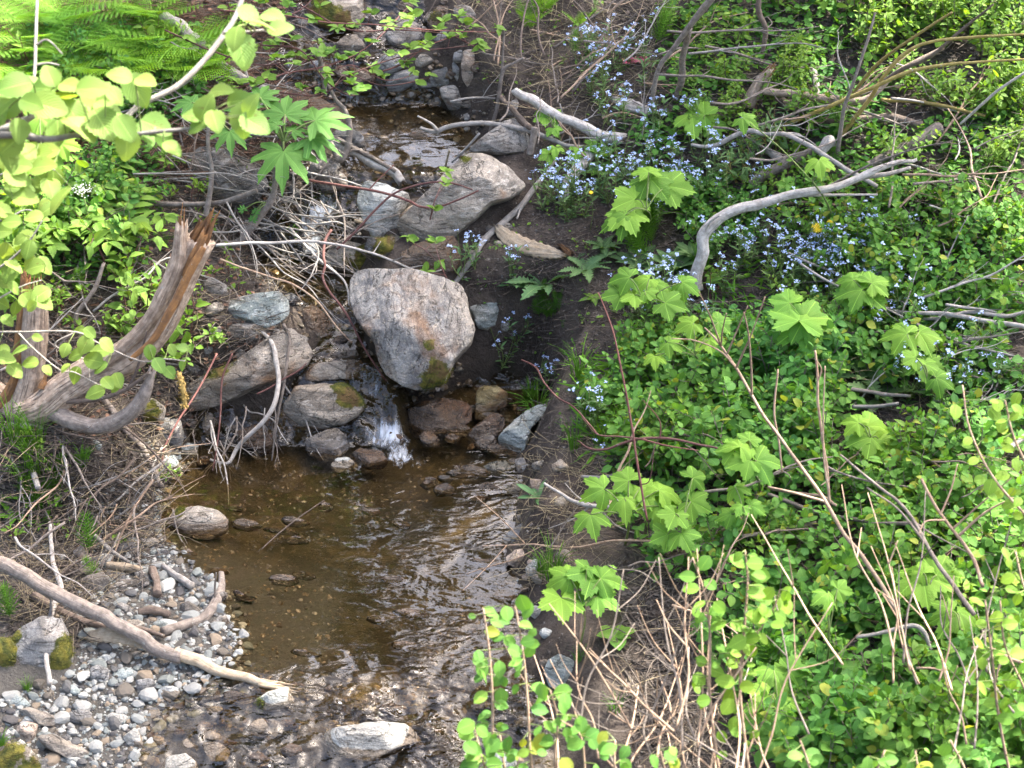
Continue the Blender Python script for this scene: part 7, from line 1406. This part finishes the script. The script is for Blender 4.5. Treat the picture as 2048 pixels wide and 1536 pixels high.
cover('grass', 'grass blades and fine leaves scattered through the right thicket', 2600, RA+[[(1420, 500), (1800, 500), (1820, 720), (1420, 700)], [(1180, 700), (1320, 780), (1320, 930), (1160, 900)]], (.08, .16), 'grass', (0, .0), (slim[0]*[.35, 1, .4], slim[1], slim[2]), .05, 2.5)
cover('seedlings', 'tiny seedlings dotted on the bare soil', 520, [RBK], (.010, .026), 'dog', (.003, .012))
# pink strip
Cp = at(1268, 122, .02); Vp, Fp = [], []
for side in (0, 1):
    for i in range(13):
        for j in range(4): Vp.append((i/12*.125-.06, (j/3-.5)*.034*(1+.2*math.sin(i)), .010*math.sin(i*1.1+j*.7)+.006*math.sin(i*2.9)+.012*i/12-side*.0015))
A = grid_faces(13, 4); Fp = [A, A[:, ::-1]+52]
obj('plastic_strip', mesh('plastic_strip', Vp, Fp, PINK), None, Matrix.LocRotScale(Vector(Cp), Matrix.Rotation(.25, 3, 'Z').to_quaternion() @ Matrix.Rotation(.6, 3, 'X').to_quaternion(), Vector((1, 1, 1))), 'crumpled pink plastic strip lying beside the top forget me nots', 'plastic strip')
# ---------------------------------------------------------------- unseen trees added by the stream, crowns shaped to shade it with sun gaps
SUNV = np.array(SUN); CROWNLEAF = (np.array([(0, 0, 0), (-.34, .3, .06), (-.3, .7, .03), (0, 1, -.08), (.3, .7, .03), (.34, .3, .06), (0, .5, 0)]), [np.array([(0, 6, 2, 1), (0, 5, 4, 6)]), np.array([(6, 3, 2), (6, 4, 3)])], np.zeros((7, 2)))
LIT = [[(1440, -500), (2900, -500), (2900, 600), (2000, 560), (1880, 470), (1700, 330), (1600, 200)], [(1040, -40), (1200, -40), (1210, 110), (1060, 120)], [(1010, 1130), (1180, 1090), (1500, 1080), (1600, 1250), (1580, 1600), (1000, 1600)], [(1840, 760), (2800, 600), (2800, 1800), (1880, 1700)],  # picture areas where crown leaves are left out to let sun through
       [(0, 0), (140, 0), (160, 60), (0, 60)], [(-400, -400), (0, -400), (0, 700), (-400, 700)], [(-100, 390), (100, 390), (100, 600), (-100, 600)], [(1900, 520), (2100, 500), (2100, 700), (1980, 700)]]
def tree(label, base, cr, rx, ry, rz_, n, seed, gaps=.0, lean=(0, 0)):
    r_ = np.random.default_rng(seed); B = np.array([base[0], base[1], float(T(*base))]); r = thing('tree', label, 'tree', B)
    mb = MB(); top = cr-B+[0, 0, rz_*.6]; mb.add(*tube(catmull([np.zeros(3), top*.35+[.1, .1, 0], top*.7, top], 6), [.26, .2, .14, .04], 12, .12)); obj('trunk', mb.mesh('trunk', WM['trunk']), r)
    lb = MB()
    for i in range(12):
        f = r_.uniform(.45, .95); d = r_.normal(size=3)*[rx, ry, rz_*.5]; lb.add(*tube(catmull([top*f, top*f+d*.4+[0, 0, .2], top*f+d*.8], 4), [.06, .015], 5, .1))
    obj('limbs', lb.mesh('limbs', WM['trunk']), r, kind='stuff')
    P = r_.normal(size=(n*3, 3)); P /= np.linalg.norm(P, axis=1)[:, None]; P *= (r_.random((n*3, 1))**.4); P = P*[rx, ry, rz_]+cr
    P = P[fbm(P*.8, 2, seed) > -.42+gaps]
    G = P-SUNV*((P[:, 2]-.5)/SUNV[2])[:, None]
    for _ in range(7): G = P-SUNV*((P[:, 2]-T(G[:, 0], G[:, 1])-.2)/SUNV[2])[:, None]
    gx, gy, gd = proj(G)
    ok = np.ones(len(P), bool); dap = fbm(G*[1.3, 1.3, 0]+[3, 1, 0], 2, 99)
    for i in range(len(P)):
        if any(inside(gx[i], gy[i], L) for L in LIT) or (-3.6 < G[i, 0] < -1.6 and 2.2 < G[i, 1] < 3.9) or (-.9 < G[i, 0] < 1.4 and 2.7 < G[i, 1] < 4.4): ok[i] = r_.random() < .015
        elif dap[i] > (.10 if gx[i] > 1050 else .2): ok[i] = r_.random() < .04
    P = P[ok][:n]; fb = MB(); m = len(P); merged(CROWNLEAF, P-B, frames(r_.normal(size=(m, 3)), r_.normal(size=(m, 3))), r_.uniform(.16, .30, m), fb); obj('crown', fb.mesh('crown', LM['forest']), r, kind='stuff')
def thicken(label, x, y, cz, rx, ry, rz_, n, seed): tree(label, (x, y), np.array([x, y, T(x, y)+cz]), rx, ry, rz_, n, seed)
def above(x, y, z):                      # the place at height z whose shadow falls on x, y
    p = np.array([x, y, .5]); return p+SUNV*((z-.5)/SUNV[2])
tree('unseen broad leaved tree added right of the stream to shade it', (3.9, 15.6), above(-.3, 7.6, 9.), 3.2, 3.4, 1.7, 9500, 2)  # unseen tree added, crown set along the sun line to shade the stream
tree('second unseen broad leaved tree behind it, added for shade', (6.6, 19.), above(.8, 10.2, 10.), 2.8, 2.3, 1.6, 4500, 5, .05)
tree('unseen tree added at the near right to shade the stream', (7.2, 11.5), above(1.2, 6.1, 8.), 2.0, 1.7, 1.2, 2400, 8, .08)
thicken('unseen low branching tree added beyond the stream head to block sky reflections, left', -5.2, 14.2, 3.0, 1.7, 1.3, 2.9, 6500, 31)  # added out of view to keep sky reflections off the left pool
thicken('unseen low branching tree added beyond the stream head to block sky reflections, middle', -2.9, 14.4, 3.0, 1.5, 1.3, 2.9, 6500, 32)
thicken('unseen tree added behind the viewpoint to block low sky, left', -4.5, -5., 6.5, 3., 2.4, 4., 6000, 33)  # added out of view to block low sky and leave light from above
thicken('unseen tree added behind the viewpoint to block low sky, right', 3.5, -5.5, 6.5, 3., 2.4, 4., 6000, 34)
thicken('unseen tree added left of the stream to block low sky', -7.5, 6., 5., 2., 2.6, 3.4, 6000, 35)
for i, (x, y, h) in enumerate([(-7, 17, 9), (-4.0, 20, 11), (8, 24, 10), (-8, 9, 8), (-1.9, 23, 12)]):  # wood up the slope; the slender tree is added to block sky reflection
    tree(['tree beyond the stream head at the left', 'tall tree up the slope, left of the middle', 'tree up the slope at the right', 'tree on the left bank', 'slender unseen tree added up the slope to block the sky'][i], (x, y), np.array([x, y, T(x, y)+h*.62]), 2.4 if i < 4 else 1.3, 2.2, h*.40, 4500, 20+i)

LAND = [(830, 650, 'the big boulder'), (920, 410, 'the great tan boulder'), (770, 410, 'the white block'), (640, 820, 'the mossy rounded boulder'), (200, 740, 'the curved bare limb'), (330, 600, 'the leaning trunk'), (60, 600, 'the left trunk'), (1634, 456, 'the largest dandelion'), (1291, 993, 'the small dandelion'), (1268, 122, 'the pink strip'),
        (1400, 520, 'the foot of the bare bent trunk'), (1560, 400, 'the bend of the bare trunk'), (1050, 500, 'the split plank'), (1100, 580, 'the large thistle'), (570, 290, 'the devils club'), (1320, 370, 'the upper lobed leaves'), (1610, 620, 'the big pleated leaves'), (1740, 590, 'the dark lobed leaves'), (1520, 900, 'the long lobed leaf'), (1170, 1170, 'the hanging lobed leaves'),
        (1120, 1340, 'the large pale rock'), (740, 1490, 'the bottom slab'), (240, 1250, 'the fallen log'), (80, 1290, 'the mossy grey block'), (390, 1050, 'the flat grey slab'), (420, 1200, 'the elbow stick'), (1840, 300, 'the thick log end'), (1540, 170, 'the orange topped stump'), (1600, 200, 'the two brown logs'), (1360, 120, 'the leaning stems'), (1130, 250, 'the weathered log'), (1000, 270, 'the light outlet slab'),
        (1800, 140, 'the yellow stems'), (1900, 620, 'the bleached branches'), (1420, 730, 'the forked dry twig'), (1650, 760, 'the upright dry twigs'), (1840, 1170, 'the dark lobed leaf'), (1570, 1360, 'the leaf behind the twigs'), (1780, 1265, 'the knotted stick'), (1980, 1300, 'the hooked stick'), (1920, 1050, 'the bleached forked twig'), (1100, 820, 'the bank grass'), (1030, 860, 'the pale green slab'), (1005, 610, 'the crumbly rock'),
        (200, 60, 'the ferns'), (400, 160, 'the mossy upper log'), (190, 460, 'the white flower head'), (490, 640, 'the blocky light rock'), (540, 720, 'the slanting slab'), (1870, 720, 'the pale lobed leaves'), (1320, 750, 'the crest of the mound'), (1090, 30, 'the sunlit fern'), (1260, 470, 'the horsetail clump'), (760, 870, 'the cascade foot'), (620, 460, 'the upper foam'), (660, 60, 'the moss covered boulder'),
        (1440, 1130, 'the tall blurred shrub'), (1000, 1250, 'the two tall shoots'), (1300, 1400, 'the tan twig spray'), (2040, 20, 'the top right corner'), (2040, 1530, 'the bottom right corner'), (8, 1530, 'the bottom left corner'), (8, 8, 'the top left corner')]
def relabel():
    by = {}; seen = {o['label'] for o in COL.objects if 'category' in o}
    for o in COL.objects:
        if 'category' in o: by.setdefault(o['label'], []).append(o)
    for lab, os_ in by.items():
        if len(os_) < 2 or os_[0].name.split('.')[0] in ('pebble',): continue
        xs, ys, _ = proj(np.array([o.matrix_basis.translation[:] for o in os_]))
        base = ' '.join(lab.split()[:9]); 
        while base.split()[-1] in ('the', 'of', 'in', 'at', 'a', 'on', 'under', 'and', 'behind', 'beside', 'below', 'right', 'left', 'among'): base = base.rsplit(' ', 1)[0]
        for o, x, y in zip(os_, xs, ys):
            L = sorted(LAND, key=lambda l: math.hypot(l[0]-x, l[1]-y)); new = None
            for lx, ly, nm in L[:11]:
                dx, dy = x-lx, y-ly; dd = math.hypot(dx, dy); side = ('right of' if dx > 0 else 'left of') if abs(dx) > abs(dy) else ('below' if dy > 0 else 'above')
                far = 'just ' if dd < 55 else 'well ' if dd > 150 else ''
                c = f'{base}, {far}{side} {nm}'
                if nm.split()[-1] in base: continue
                if c not in seen and len(c.split()) <= 16: new = c; break
            if new: seen.add(new); o['label'] = new
relabel()
print('leaf objects', count[0], 'objects', len(COL.objects), 'tris', sum(len(m.polygons)*2 for m in bpy.data.meshes))
